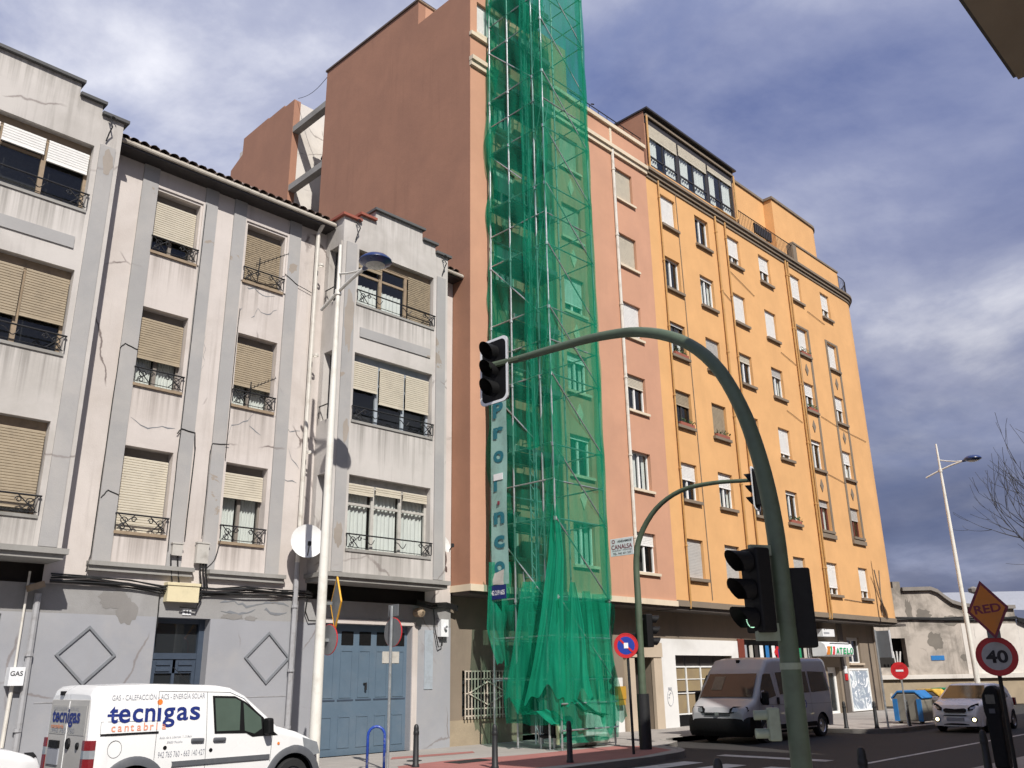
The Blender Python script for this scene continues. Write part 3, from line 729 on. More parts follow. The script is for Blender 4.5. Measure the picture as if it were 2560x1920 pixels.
# main door
fd = FY(GY - 0.012)
dm = MB(); fbox(dm, fd, 8.08, 8.20, 0, 2.96, 0.24, 0.33); fbox(dm, fd, 9.14, 9.26, 0, 2.96, 0.24, 0.33); fbox(dm, fd, 8.2, 9.14, 2.14, 2.26, 0.25, 0.33); fbox(dm, fd, 8.2, 9.14, 2.86, 2.96, 0.25, 0.33); fbox(dm, fd, 8.2, 9.14, 0, 0.9, 0.27, 0.33); fbox(dm, fd, 8.64, 8.70, 0.9, 2.14, 0.27, 0.33); fbox(dm, fd, 8.2, 9.14, 1.86, 2.14, 0.27, 0.33); fbox(dm, fd, 8.2, 8.27, 0.9, 1.86, 0.27, 0.33); fbox(dm, fd, 9.07, 9.14, 0.9, 1.86, 0.27, 0.33)
for x in (8.28, 8.76):
    for z in (1.90, 2.02): fbox(dm, fd, x, x + 0.30, z, z + 0.07, 0.245, 0.275)
do = dm.build('door', M['navy_door'], gb)
MB().box(8.2, 9.14, GY + 0.30, GY + 0.305, 0.1, 2.9).build('pane', M['glass_dark'], do)
hd = MB(); hd.poly([(8.62, GY + 0.25, 1.25), (8.62, GY + 0.20, 1.27), (8.62, GY + 0.20, 1.45), (8.62, GY + 0.25, 1.47)], 0.012, 6); hd.build('handle', M['chrome'], do)
np_ = MB(); np_.box(8.61, 8.80, GY - 0.03, GY - 0.013, 3.02, 3.15); npo = np_.build('number_plate', M['white_sign'], gb)
lettering('44', 0.13, M['black_text'], (8.635, GY - 0.034, 3.04), (1, 0, 0), (0, 0, 1), npo, local=False)
# garage doors
def garage(x0, x1, zt, y):
    g0 = MB(); f = FY(y); fbox(g0, f, x0, x1, 0, zt, 0.20, 0.26); go = g0.build('garage_door', M['blue_door'], gb)
    n = 5; w = (x1 - x0) / n
    for k in range(n):
        a = x0 + k * w + 0.09; b = x0 + (k + 1) * w - 0.09
        t = 0.025
        for (z0, z1, arch_) in ((0.16, 0.86, 1), (1.27, 2.36, 0)):
            pm = MB(); fbox(pm, f, a, b, z0, z0 + t, 0.188, 0.205); fbox(pm, f, a, a + t, z0 + t, z1, 0.188, 0.205); fbox(pm, f, b - t, b, z0 + t, z1, 0.188, 0.205)
            if arch_: pm.prism([(a, z1), (a + 0.06, z1 + 0.05), (b - 0.06, z1 + 0.05), (b, z1), (b, z1 - t), (a + t, z1 - t), (a, z1 - t)], f, 0.1885, 0.205)
            else: fbox(pm, f, a + t, b - t, z1 - t, z1, 0.188, 0.205)
            pm.build('panel_moulding', M['blue_door'], go)
        gm = MB(); fbox(gm, f, a, b, 2.48, 2.80, 0.19, 0.205); gm.build('pane', M['black'], go)
        tm = MB(); fbox(tm, f, a - 0.05, b + 0.06, 1.20, 1.235, 0.19, 0.205); tm.build('strap_hinge', M['navy_door'], go)
    hm = MB(); hm.poly([(x0 + 1.32, y + 0.19, 1.58), (x0 + 1.36, y + 0.15, 1.60), (x0 + 1.36, y + 0.15, 1.44)], 0.03, 6); hm.build('handle', M['iron'], go)
    return go
go = garage(12.16, 14.8, 2.96, GY - 0.012); garage(2.56, 5.17, 2.92, GY - 0.012)
hatch = MB(); hatch.box(14.02, 14.55, GY + 0.175, GY + 0.187, 2.06, 2.34); hatch.build('notice_plate', M['meter_box'], go)
mb = MB(); mb.box(12.08, 14.9, GY - 0.04, GY - 0.008, 2.97, 3.07); mb.build('lintel', M['grey_wall'], gb)
mb = MB(); mb.box(14.81, 14.98, GY - 0.035, GY - 0.008, 0, 2.965); mb.build('jamb', M['grey_wall'], gb)
mb = MB(); mb.box(15.22, 15.50, GY - 0.03, GY - 0.008, 1.42, 2.88); mb.build('wall_panel', M['frame_grey'], gb)
# diamond mouldings, joint line, plinth
def diamond(cx, cz, hw, hh):
    mb = MB(); t = 0.062
    o = [(cx - hw, cz), (cx, cz + hh), (cx + hw, cz), (cx, cz - hh)]; i = [(cx - hw + t, cz), (cx, cz + hh - t), (cx + hw - t, cz), (cx, cz - hh + t)]
    for k in range(4):
        k2 = (k + 1) % 4
        mb.prism([o[k], o[k2], i[k2], i[k]], lambda u, v, d: (u, GY + d, v), -0.05, -0.008)
    mb.build('diamond_moulding', M['moulding_grey'], gb)
diamond(6.76, 2.20, 0.57, 0.55); diamond(10.68, 2.17, 0.57, 0.56)
for p, q in ((5.95, 8.05), (9.3, 11.26)):
    MB().box(p, q, GY - 0.02, GY - 0.008, 1.345, 1.365).build('joint_line', M['pipe_grey'], gb)
# downpipes, gas pipe
def pipe(parent, pts, r, mat, name='downpipe', clips=()):
    mb = MB(); mb.poly(pts, r, 8)
    for z in clips: mb.lathe((pts[0][0], pts[0][1], z), [(r, -0.03), (r + 0.018, -0.03), (r + 0.018, 0.03), (r, 0.03)], 8)
    return mb.build(name, M[mat], parent, smooth=True)
pipe(gb, [(11.22, 17.9, 13.1), (11.22, 18.12, 12.9), (11.24, 18.18, 4.3)], 0.055, 'pipe_white', clips=(11.9, 9.4, 6.9, 4.6))
pipe(gb, [(11.24, 18.18, 4.3), (11.25, 18.2, 0.0)], 0.06, 'pipe_grey', clips=(3.3, 1.9, 0.7))
pipe(gb, [(5.72, 18.21, 3.3), (5.74, 18.21, 0.0)], 0.06, 'pipe_grey', clips=(2.2, 0.9))
pipe(gb, [(5.52, 18.22, 3.7), (5.52, 18.22, 1.98)], 0.022, 'pipe_white'); pipe(gb, [(5.52, 18.22, 1.7), (5.50, 18.22, 0.0)], 0.035, 'pipe_white')
bx = MB(); bx.box(5.40, 5.66, 18.08, 18.28, 1.66, 1.98); gbox = bx.build('gas_box', M['white_sign'], gb)
lettering('GAS', 0.115, M['black_text'], (5.415, 18.077, 1.83), (1, 0, 0), (0, 0, 1), gbox, local=False, bold=0.002)
# thin wires clipped to the walls
def wire(pts, r=0.010, parent=gb, name='wire', mat='cable'):
    P = [Vector(p) for p in pts]; out = []
    for k in range(len(P) - 1):
        for t in range(4): out.append(P[k].lerp(P[k + 1], t / 4) + Vector((random.uniform(-.006, .006), 0, random.uniform(-.006, .006))))
    out.append(P[-1]); return MB().poly(out, r, 4).build(name, M[mat], parent)
y = GY - 0.055
wire([(6.98, y, 8.55), (6.70, y, 8.62), (6.61, y, 8.5), (6.60, y, 6.2), (6.58, y, 4.1), (6.5, y - 0.1, 3.75)])
wire([(6.99, y, 5.35), (6.75, y, 5.42), (6.63, y, 5.25)]); wire([(8.16, y, 12.6), (8.15, y, 9.9), (8.13, y, 6.85), (8.12, y, 6.3), (8.14, y, 4.3)]); wire([(8.06, y, 6.86), (8.14, y, 6.98), (8.46, y, 6.95), (8.50, y, 6.6), (8.48, y, 4.6)], 0.014)
wire([(9.3, y, 6.82), (8.9, y, 6.78), (8.86, y, 6.6), (8.86, y, 4.7)]); wire([(9.26, y, 10.2), (9.24, y, 8.6), (9.24, y, 6.5)])
wire([(10.4, y, 11.5), (10.8, y, 11.3), (11.2, y, 11.22)]); wire([(9.3, y, 4.65), (9.2, y, 4.2), (8.95, y, 3.9)])
for (x, z, w, h) in ((8.20, 4.22, 0.22, 0.24), (8.74, 4.10, 0.27, 0.42)):
    mb = MB(); mb.box(x, x + w, GY - 0.14, GY - 0.046, z, z + h); mb.box(x - 0.015, x + w + 0.015, GY - 0.155, GY - 0.046, z + h, z + h + 0.03); mb.build('meter_box', M['meter_box'], gb)
mb = MB(); mb.box(8.17, 8.86, GY - 0.18, GY - 0.014, 3.27, 3.60); mb.box(8.15, 8.88, GY - 0.20, GY - 0.014, 3.601, 3.66); mb.build('junction_box', M['cream_box'], gb)
# cable bundle under the string course
cb = MB()
for k in range(7):
    pts = []
    r0 = random.Random(k)
    for x in [5.9, 6.6, 7.4, 8.1, 8.8, 9.3, 10.0, 10.7, 11.2, 11.7]:
        pts.append((x, GY - 0.06 - 0.03 * (k % 3), 3.66 - 0.025 * k + r0.uniform(-0.04, 0.04) - (0.06 if 8 < x < 9.4 else 0)))
    cb.poly(pts, 0.016, 5)
for x in (8.2, 8.35, 8.85, 8.92, 8.98):
    cb.poly([(x, GY - 0.08, 4.25), (x + 0.03, GY - 0.10, 3.9), (x + 0.1, GY - 0.09, 3.6)], 0.016, 5)
cb.poly([(8.16, GY - 0.1, 3.6), (8.05, GY - 0.09, 3.4), (8.06, GY - 0.09, 3.1), (8.08, GY - 0.05, 2.75)], 0.014, 5)
cb.poly([(8.90, GY - 0.1, 3.7), (8.95, GY - 0.12, 3.4), (8.85, GY - 0.12, 3.15), (8.5, GY - 0.11, 3.17)], 0.02, 5)
cb.poly([(11.6, GY - 0.08, 3.6), (11.55, GY - 0.09, 3.2), (11.65, GY - 0.09, 3.0), (11.9, GY - 0.07, 3.0)], 0.016, 5)
cb.build('cable_bundle', M['cable'], gb)
mb = MB()
for k in range(5):
    mb.poly([(14.9, GY - 0.06, 3.62 - k * 0.03), (15.4, GY - 0.1 - 0.02 * (k % 2), 3.56 - k * 0.035), (15.9, GY - 0.08, 3.60 - k * 0.03), (16.3, GY - 0.1, 3.52 - k * 0.03)], 0.018, 5)
mb.poly([(15.45, GY - 0.08, 3.5), (15.5, GY - 0.1, 2.9), (15.62, GY - 0.1, 2.45), (15.75, GY - 0.1, 2.5), (15.76, GY - 0.1, 2.7)], 0.016, 5)
mb.build('cable_bundle', M['cable'], gb)
mb = MB(); mb.box(15.66, 15.92, GY - 0.16, GY - 0.02, 2.72, 3.16); mb.lathe((15.79, GY - 0.2, 2.95), [(0.05, -0.04), (0.05, 0.04)], 8, 'y'); mb.build('fuse_box', M['white_sign'], gb)
mb = MB(); mb.lathe((14.85, GY - 0.2, 3.3), [(0.02, -0.18), (0.13, -0.12), (0.11, 0.1), (0.03, 0.18)], 10, 'y'); mb.build('alarm_lamp', M['wood'], gb)
mb = MB(); mb.obox((5.62, GY - 0.2, 3.42), (0.9, 0, 0.35), (0, 1, 0), (-0.35, 0, 0.9), 0.14, 0.1, 0.06); mb.build('alarm_box', M['wood'], gb)

# cracks in the render and patches where the paint has come away
def crack(pts, y_, w=0.022, seed=1):
    r_ = random.Random(seed); P = []
    for (a, b) in zip(pts[:-1], pts[1:]):
        n = max(2, int(math.dist(a, b) / 0.10))
        for k in range(n): t = k / n; P.append((a[0] + (b[0] - a[0]) * t + r_.uniform(-.03, .03), a[1] + (b[1] - a[1]) * t + r_.uniform(-.03, .03)))
    P.append(pts[-1]); up_, lo_ = [], []
    for k, (u, v) in enumerate(P):
        h = w * r_.uniform(0.25, 0.75) * (0.35 if k in (0, len(P) - 1) else 1); up_.append((u, y_, v + h)); lo_.append((u, y_, v - h * 0.6))
    MB().grid([lo_, up_]).build('crack', M['moulding_grey'], gb)
yc = GY - 0.004
for k, pts in enumerate(([(9.30, 10.75), (9.33, 10.35), (9.26, 9.85)], [(9.62, 10.05), (9.75, 10.35), (10.0, 10.28), (10.28, 10.48)], [(9.40, 10.80), (9.60, 10.86), (9.85, 10.74), (10.2, 10.82)], [(9.9, 7.70), (9.65, 7.42), (9.32, 7.30), (9.24, 6.85)], [(9.8, 7.40), (10.1, 7.2)], [(10.42, 7.72), (10.85, 7.45), (11.15, 7.50)], [(10.85, 7.0), (11.0, 6.75), (11.2, 6.55)], [(10.45, 5.95), (10.8, 6.25), (11.15, 6.20)], [(7.05, 7.02), (7.4, 6.88), (7.75, 6.95), (8.02, 6.98)], [(8.5, 9.3), (8.52, 8.7), (8.48, 8.2)])):
    crack(pts, yc, 0.026, k)
for k, pts in enumerate(([(9.42, 3.30), (9.75, 3.34), (10.1, 3.25), (10.45, 3.34), (10.9, 3.38), (11.15, 3.30)], [(9.5, 3.12), (9.9, 3.08), (10.3, 3.2)], [(10.5, 3.22), (10.8, 3.12), (11.1, 3.16)])):
    crack(pts, GY - 0.014, 0.05, 20 + k)
def bare_patch(cx, cz, rx, rz, y_, mat, seed, x_lo=None, x_hi=None):
    r_ = random.Random(seed); n = 22; out = []
    for k in range(n):
        a = 2 * math.pi * k / n; f = r_.uniform(0.72, 1.12); u = cx + rx * f * math.cos(a); v = cz + rz * f * math.sin(a)
        if x_lo is not None: u = max(u, x_lo)
        if x_hi is not None: u = min(u, x_hi)
        out.append((u, y_, v))
    MB().add(out, [tuple(range(n))]).build('bare_patch', M[mat], gb)
bare_patch(11.86, 10.45, 0.16, 0.85, BY - 0.038, 'soffit_patch', 1, 11.72, 12.01); bare_patch(11.92, 7.5, 0.10, 0.30, BY - 0.038, 'soffit_patch', 2, 11.72, 12.01); bare_patch(11.85, 4.95, 0.13, 0.32, BY - 0.038, 'soffit_patch', 3, 11.72, 12.01)
bare_patch(5.55, 12.25, 0.13, 0.30, BY - 0.038, 'soffit_patch', 4, 5.37, 5.67)
for (x, z, rx, rz, sd) in ((7.15, 3.25, 0.30, 0.20, 5), (7.45, 3.05, 0.22, 0.28, 6), (9.75, 3.03, 0.30, 0.07, 7), (10.2, 3.0, 0.16, 0.06, 8)): bare_patch(x, z, rx, rz, GY - 0.0125 - 0.0012 * (sd - 4), 'grey_patch', sd)
# ------------------------------------------------------------------ the salmon building
SY, SGY = 17.54, 18.4
SX0, SX1 = 16.15, 25.68
sb = thing('apartment_building', 'tall salmon building with a blank side wall, cream bands and a green-netted scaffold', 'building', (SX0, SGY, 0))
fs_ = FY(SY)
FL = [4.90 + 2.79 * k for k in range(6)]; FH = [6.22 + 2.79 * k for k in range(6)]
cols = ((17.15, 18.15), (20.45, 21.47), (23.66, 24.70))
holes = [(a, b, FL[k], FH[k]) for (a, b) in cols for k in range(6)]
MB().wall(SX0, SX1, 4.06, 21.86, holes, fs_, 0.22).build('wall', M['salmon'], sb)
att = [(16.45, 17.6, 22.12, 23.44), (18.6, 19.8, 22.12, 23.44)]
MB().wall(SX0, 21.0, 21.9, 24.05, att, fs_, 0.2).build('attic_wall', M['salmon'], sb)
for h in att: window(sb, *h, fs_, 0.2, 2, 0.95, 'shutter_white', 'frame_white', sill='cream', shd=0.09)
# blank side wall as one thick slab with its stepped top
prof = [(SY + 0.003, 4.0), (SY + 0.003, 24.02), (20.3, 24.02), (20.3, 25.06), (26.14, 25.25), (26.14, 4.0)]
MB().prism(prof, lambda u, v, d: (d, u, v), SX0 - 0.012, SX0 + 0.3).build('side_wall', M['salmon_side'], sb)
MB().prism([(20.25, 25.07), (26.2, 25.26), (26.2, 25.34), (20.25, 25.15)], lambda u, v, d: (d, u, v), SX0 - 0.06, 24).build('roof_edge', M['tile'], sb)
MB().box(SX0 + 0.31, 24.0, 20.3, 20.5, 21.9, 25.05).build('attic_wall', M['salmon'], sb)
MB().box(SX0 - 0.02, 24.0, 20.24, 20.52, 25.06 + 0.0, 25.069).build('flashing', M['cream'], sb)
MB().box(SX0 + 0.31, 20.98, SY + 0.25, 20.3, 23.9, 24.0).build('attic_roof', M['tile'], sb)
MB().box(21.0, SX1, SY + 0.25, 20.3, 21.5, 21.6).build('terrace', M['ledge'], sb)
MB().box(SX0 + 0.31, SX1, 25.9, 26.13, 4, 25.2).build('rear_wall', M['white_old'], sb)
MB().box(20.98, 21.0, SY + 0.2, 20.3, 21.6, 24.04).build('attic_wall', M['salmon'], sb)
# light well with struts, and the rear wing
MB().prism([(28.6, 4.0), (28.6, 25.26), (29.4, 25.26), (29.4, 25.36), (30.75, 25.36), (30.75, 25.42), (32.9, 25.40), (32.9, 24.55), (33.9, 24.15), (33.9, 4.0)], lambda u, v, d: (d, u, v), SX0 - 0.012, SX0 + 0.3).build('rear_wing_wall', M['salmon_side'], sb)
MB().box(SX0 + 0.301, 24, 28.6, 33.8, 4, 25.2).build('rear_wing', M['white_old'], sb)
lw = MB().wall(26.13, 28.6, 4, 25.0, [(26.5, 27.3, 21.2, 22.3), (26.5, 27.3, 18.2, 19.3)], lambda u, v, d: (18.0 + d, u, v), 0.2); lw.build('light_well_wall', M['white_old'], sb)
for z in (21.2, 18.2):
    mb = MB(); mb.box(18.16, 18.18, 26.4, 27.4, z, z + 1.1); mb.build('green_shutter', paint('green_shutter', (0.10, 0.19, 0.13), 0.6), sb)
for z in (23.62, 20.80, 18.0):
    mb = MB(); mb.box(SX0 + 0.0, SX0 + 0.30, 26.142, 28.598, z, z + 0.28); mb.build('strut', M['ledge'], sb)
mb = MB(); mb.poly([(SX0 + 0.6, 26.6, 20.2), (SX0 + 0.6, 26.6, 21.3), (SX0 + 0.5, 27.0, 21.8), (SX0 + 0.5, 26.8, 22.0)], 0.05, 6); mb.build('flue', M['iron'], sb)
wp = [Vector((SX0 + 0.1, 28.5, 25.3)).lerp(Vector((SX0 + 0.1, 26.2, 25.2)), t / 8) - Vector((0, 0, 0.25 * math.sin(math.pi * t / 8))) for t in range(9)]
MB().poly(wp, 0.012, 4).build('wire', M['cable'], sb)
# cream bands, ledge and soffit
def band(parent, x0, x1, z0, z1, p, mat, name='band', y=SY):
    return MB().box(x0, x1, y - p, y + 0.02, z0, z1).build(name, M[mat], parent)
band(sb, SX0 - 0.03, SX1 - 0.002, 20.86, 21.02, 0.16, 'cream', 'cornice'); band(sb, SX0 - 0.02, SX1 - 0.002, 20.68, 20.858, 0.09, 'cream', 'cornice')
band(sb, 21.0, SX1 - 0.002, 21.86, 22.02, 0.10, 'cream', 'parapet_coping'); band(sb, SX0 - 0.03, 20.99, 21.88, 22.02, 0.10, 'cream', 'parapet_coping')
band(sb, 23.42, 23.54, 21.03, 21.85, 0.03, 'cream', 'cream_strip')
mb = MB(); mb.box(SX0 - 0.05, SX1, SY - 0.07, SGY + 0.1, 3.88, 4.055); mb.build('ledge', M['cream'], sb)
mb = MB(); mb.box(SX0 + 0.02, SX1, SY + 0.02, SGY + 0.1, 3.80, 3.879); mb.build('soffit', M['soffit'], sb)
pipe(sb, [(23.48, SY - 0.06, 21.0), (23.48, SY - 0.06, 4.2), (23.48, SY - 0.1, 3.9)], 0.06, 'pipe_white', clips=[6 + 2.79 * k for k in range(6)])
SS = {2: [(0.32, 'shutter_white'), (0.0, 'shutter_white'), (0.34, 'shutter_cream'), (1.0, 'shutter_white'), (1.0, 'shutter_cream'), (1.0, 'shutter_cream')],
      1: [(0.0, 'shutter_white'), (0.1, 'shutter_white'), (0.2, 'shutter_white'), (0.75, 'shutter_white'), (1.0, 'shutter_cream'), (1.0, 'shutter_cream')],
      0: [(0.0, 'shutter_white'), (0.4, 'shutter_white'), (0.8, 'shutter_cream'), (0.3, 'shutter_white'), (0.6, 'shutter_white'), (0.2, 'shutter_white')]}
for i, (a, b) in enumerate(cols):
    for k in range(6):
        sh, sm = SS[i][k]
        window(sb, a, b, FL[k], FH[k], fs_, 0.20, 2, sh, sm, 'frame_white', curtain=('sides' if (i + k) % 2 else None), sill='cream', shd=0.09, sillp=0.09)
for (a, b) in cols[:2]:
    for k in range(5):
        z = (FH[k] + FL[k + 1]) / 2
        mb = MB(); cx = (a + b) / 2
        mb.prism([(cx - 0.16, z), (cx, z + 0.34), (cx + 0.16, z), (cx, z - 0.34)], lambda u, v, d: (u, SY + d, v), -0.04, 0.01); mb.build('diamond_panel', M['cream'], sb)
MB().box(19.5, 19.8, SY - 0.05, SY + 0.01, 4.07, 20.66).build('pilaster', M['cream'], sb); MB().box(16.9, 17.0, SY - 0.05, SY + 0.01, 4.07, 20.66).build('pilaster', M['cream'], sb)
# roof clutter above the terrace
mb = MB(); mb.tube((21.2, SY + 0.05, 22.35), (25.6, SY + 0.05, 22.35), 0.02, 6)
for k in range(9): mb.tube((21.3 + k * 0.53, SY + 0.05, 22.0), (21.3 + k * 0.53, SY + 0.05, 22.35), 0.014, 5)
mb.tube((22.3, SY - 0.2, 22.2), (22.55, SY + 0.1, 22.5), 0.03, 6); mb.build('terrace_rail', M['iron'], sb)
# ground floor of the salmon building
gfh = [(16.64, 18.26, 0.70, 1.87, 0.3), (18.9, 21.6, 0.0, 2.7, 1.6), (22.25, 22.95, 1.0, 2.35, 0.25), (24.12, 25.18, -0.1, 2.25, 0.5)]
MB().wall(16.13, 25.66, -0.14, 3.85, gfh, FY(SGY), 0.3).build('ground_floor_wall', M['brown_gf'], sb)
mb = MB(); mb.box(16.14, 18.88, SGY - 0.05, SGY + 0.001, -0.1, 0.62); mb.build('worn_plinth', M['stone_rough'], sb)
mb = MB(); mb.box(21.66, 23.55, SGY - 0.03, SGY + 0.001, -0.1, 0.995); mb.box(22.98, 23.55, SGY - 0.03, SGY + 0.001, 0.995, 1.62); mb.build('white_dado', M['white_gf'], sb)
MB().box(16.5, 24.0, SGY + 2.0, SGY + 2.1, 0, 3.8).build('room_behind', M['interior'], sb)
def grille(parent, x0, x1, z0, z1, y, mat, dia=True):
    r_ = MB(); n = int((x1 - x0) / 0.115)
    for z in (z0 + 0.02, (z0 + z1) / 2, z1 - 0.22, z1 - 0.02, z0 + 0.2): r_.box(x0, x1, y - 0.016, y + 0.016, z - 0.016, z + 0.016)
    fr = r_.build('window_grille', mat, parent)
    for k in range(n + 1):
        x = x0 + (x1 - x0) * k / n
        b_ = MB(); b_.box(x - 0.014, x + 0.014, y - 0.045, y - 0.018, z0 - 0.06, z1); b_.build('grille_bar', mat, fr)
    if dia:
        d_ = MB(); cx, cz = (x0 + x1) / 2, (z0 + z1) / 2
        P = [(x0 + 0.1, y - 0.06, cz), (cx, y - 0.06, cz + 0.30), (x1 - 0.1, y - 0.06, cz), (cx, y - 0.06, cz - 0.30)]
        for k in range(4): d_.bar(P[k], P[(k + 1) % 4], 0.03, 0.03)
        d_.build('grille_diamond', mat, fr)
    return fr
grm = paint('cream_grille', (0.52, 0.46, 0.38), 0.6, 0, 0.15, 0.5, (0.2, 0.13, 0.08), 8)
grille(sb, 16.64, 18.26, 0.70, 1.87, SGY - 0.10, grm)
gp = MB(); gp.box(16.64, 18.26, SGY + 0.25, SGY + 0.26, 0.7, 1.87); gp.build('pane', M['glass_dark'], sb)
grille(sb, 22.25, 22.95, 1.0, 2.35, SGY - 0.08, grm, False)
gp = MB(); gp.box(22.25, 22.95, SGY + 0.2, SGY + 0.21, 1.0, 2.35); gp.build('pane', M['glass_dark'], sb)
mb = MB(); mb.box(22.2, 23.0, SGY - 0.12, SGY + 0.02, 0.93, 0.992); mb.build('sill', M['stone'], sb)
# stone door frame and the dark door
mb = MB(); mb.box(23.70, 24.12, SGY - 0.12, SGY + 0.02, -0.1, 2.25); mb.box(25.18, 25.62, SGY - 0.12, SGY + 0.02, -0.1, 2.25); mb.box(23.66, 25.65, SGY - 0.15, SGY + 0.02, 2.252, 2.72); mb.build('door_surround', M['stone'], sb)
mb = MB(); mb.box(24.12, 25.18, SGY + 0.40, SGY + 0.46, -0.1, 2.25); dr = mb.build('door', M['frame_dark'], sb)
mb = MB(); mb.box(24.62, 24.68, SGY + 0.37, SGY + 0.398, 1.15, 1.55); mb.build('handle', M['chrome'], dr)
mb = MB(); mb.box(23.12, 23.46, SGY - 0.22, SGY - 0.032, 0.98, 1.36); mb.box(23.14, 23.44, SGY - 0.20, SGY - 0.032, 0.80, 0.978); tag(mb.build('letter_box', M['yellow_box']), 'yellow letter box fixed to the white wall beside the stone door frame', 'letter box')

# ------------------------------------------------------------------ the orange building with the rounded corner
OX0, OXC, RC = 25.68, 43.6, 1.8
ob = thing('apartment_building', 'long orange six-floor building with white shutters and a rounded corner', 'building', (OX0, SGY, 0))
ocol = [(26.58, 27.61), (29.06, 30.1), (31.62, 32.64), (34.32, 35.34), (37.32, 38.34), (40.48, 41.46)]
oh = [(a, b, FL[k], FH[k] + 0.06) for (a, b) in ocol for k in range(6)]
MB().wall(OX0, OXC, 4.1, 20.75, oh, fs_, 0.22).build('wall', M['orange'], ob)
def curve_wall(z0, z1, r, yc, name, mat, p=0.0, xc=OXC, yf=SY, back=30.0, n=14):
    rows0, rows1 = [], []
    for k in range(n + 1):
        a = -math.pi / 2 + math.pi / 2 * k / n
        x = xc + (r + p) * math.cos(a); yy = yf + r + (r + p) * math.sin(a)
        rows0.append((x, yy, z0)); rows1.append((x, yy, z1))
    rows0.append((xc + r + p, back, z0)); rows1.append((xc + r + p, back, z1))
    return MB().grid([rows0, rows1])
curve_wall(4.1, 20.75, RC, 0, '', None).build('corner_wall', M['orange'], ob, smooth=True)
# cornice, ledge: straight run plus the curve, as solid strips
def cornice(z0, z1, p, mat, name, x0=OX0, q=0.0):
    mb = MB(); pr = [(x0, SY - p)] + [(OXC + (RC + p) * math.cos(-math.pi / 2 + math.pi / 2 * k / 12), SY + RC + (RC + p) * math.sin(-math.pi / 2 + math.pi / 2 * k / 12)) for k in range(13)] + [(OXC + RC + p, 30.0)]
    ins = [(OXC + RC - 0.3, 30.0)] + [(OXC + (RC - 0.3) * math.cos(math.pi / 2 * -k / 12), SY + RC + (RC - 0.3) * math.sin(math.pi / 2 * -k / 12)) for k in range(13)] + [(x0, SY + 0.3)]
    n = len(pr); 
    for k in range(n - 1):
        a, b = pr[k], pr[k + 1]; c, d = ins[n - 2 - k], ins[n - 1 - k]
        mb.prism([a, b, c, d], lambda u, v, dd: (u, v, dd), z0, z1)
    return mb.build(name, M[mat], ob)
cornice(20.90, 21.02, 0.20, 'orange_trim', 'cornice'); cornice(20.75, 20.899, 0.12, 'orange_trim', 'cornice'); cornice(20.60, 20.70, 0.05, 'orange_trim', 'cornice')
cornice(3.90, 4.10, 0.05, 'orange_trim', 'ledge')
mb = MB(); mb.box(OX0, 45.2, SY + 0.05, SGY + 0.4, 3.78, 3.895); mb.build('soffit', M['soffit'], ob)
OS = [[(1.0, 'shutter_grey'), (0.45, 'shutter_white'), (0.40, 'shutter_wood'), (0.08, 'shutter_white'), (0.0, 'shutter_white'), (1.0, 'shutter_white')],
      [(1.0, 'shutter_grey'), (0.42, 'shutter_white'), (1.0, 'shutter_wood'), (1.0, 'shutter_grey'), (0.10, 'shutter_white'), (0.0, 'shutter_white')],
      [(1.0, 'shutter_grey'), (0.6, 'shutter_white'), (0.5, 'shutter_cream'), (0.26, 'shutter_cream'), (1.0, 'shutter_white'), (0.66, 'shutter_white')],
      [(1.0, 'shutter_grey'), (0.10, 'shutter_white'), (0.82, 'shutter_white'), (0.28, 'shutter_grey'), (1.0, 'shutter_white'), (0.55, 'shutter_white')],
      [(0.78, 'shutter_white'), (0.22, 'shutter_grey'), (0.12, 'shutter_white'), (0.45, 'shutter_white'), (0.82, 'shutter_white'), (0.85, 'shutter_white')],
      [(0.76, 'shutter_white'), (0.42, 'shutter_grey'), (0.45, 'shutter_white'), (0.48, 'shutter_white'), (0.9, 'shutter_white'), (0.62, 'shutter_white')]]
for i, (a, b) in enumerate(ocol):
    for k in range(6):
        sh, sm = OS[i][k]
        fr = 'frame_red' if (i >= 4 and k == 1) else ('frame_dark' if (i == 0 and k in (2, 3)) else 'frame_white')
        w = window(ob, a, b, FL[k], FH[k] + 0.06, fs_, 0.20, 2, sh, sm, fr, curtain=('sides' if (i * 2 + k) % 3 == 0 else None), sill='orange_trim', shd=0.09, sillp=0.12, sillh=0.11)
        if (i, k) in ((0, 2), (0, 3), (1, 2), (4, 3), (4, 4), (3, 1)):           # flower boxes
            mb = MB(); rr = random.Random(i * 7 + k)
            mb.box(a + 0.08, b - 0.05, SY - 0.11, SY + 0.02, FL[k], FL[k] + 0.12)
            fx = mb.build('flower_box', M['tile_red'], w)
            lv = MB()
            for q in range(60):
                c = Vector((rr.uniform(a, b), SY - 0.05 + rr.uniform(-0.08, 0.06), FL[k] + 0.12 + rr.uniform(0, 0.18))); s_ = 0.04
                d1 = Vector((rr.uniform(-1, 1), rr.uniform(-1, 1), rr.uniform(-1, 1))) * s_; d2 = Vector((rr.uniform(-1, 1), rr.uniform(-1, 1), rr.uniform(-1, 1))) * s_
                lv.add([c - d1, c + d2, c + d1, c - d2], [(0, 1, 2, 3)])
            lv.build('plants', M['box_leaf'], fx)['kind'] = 'stuff'
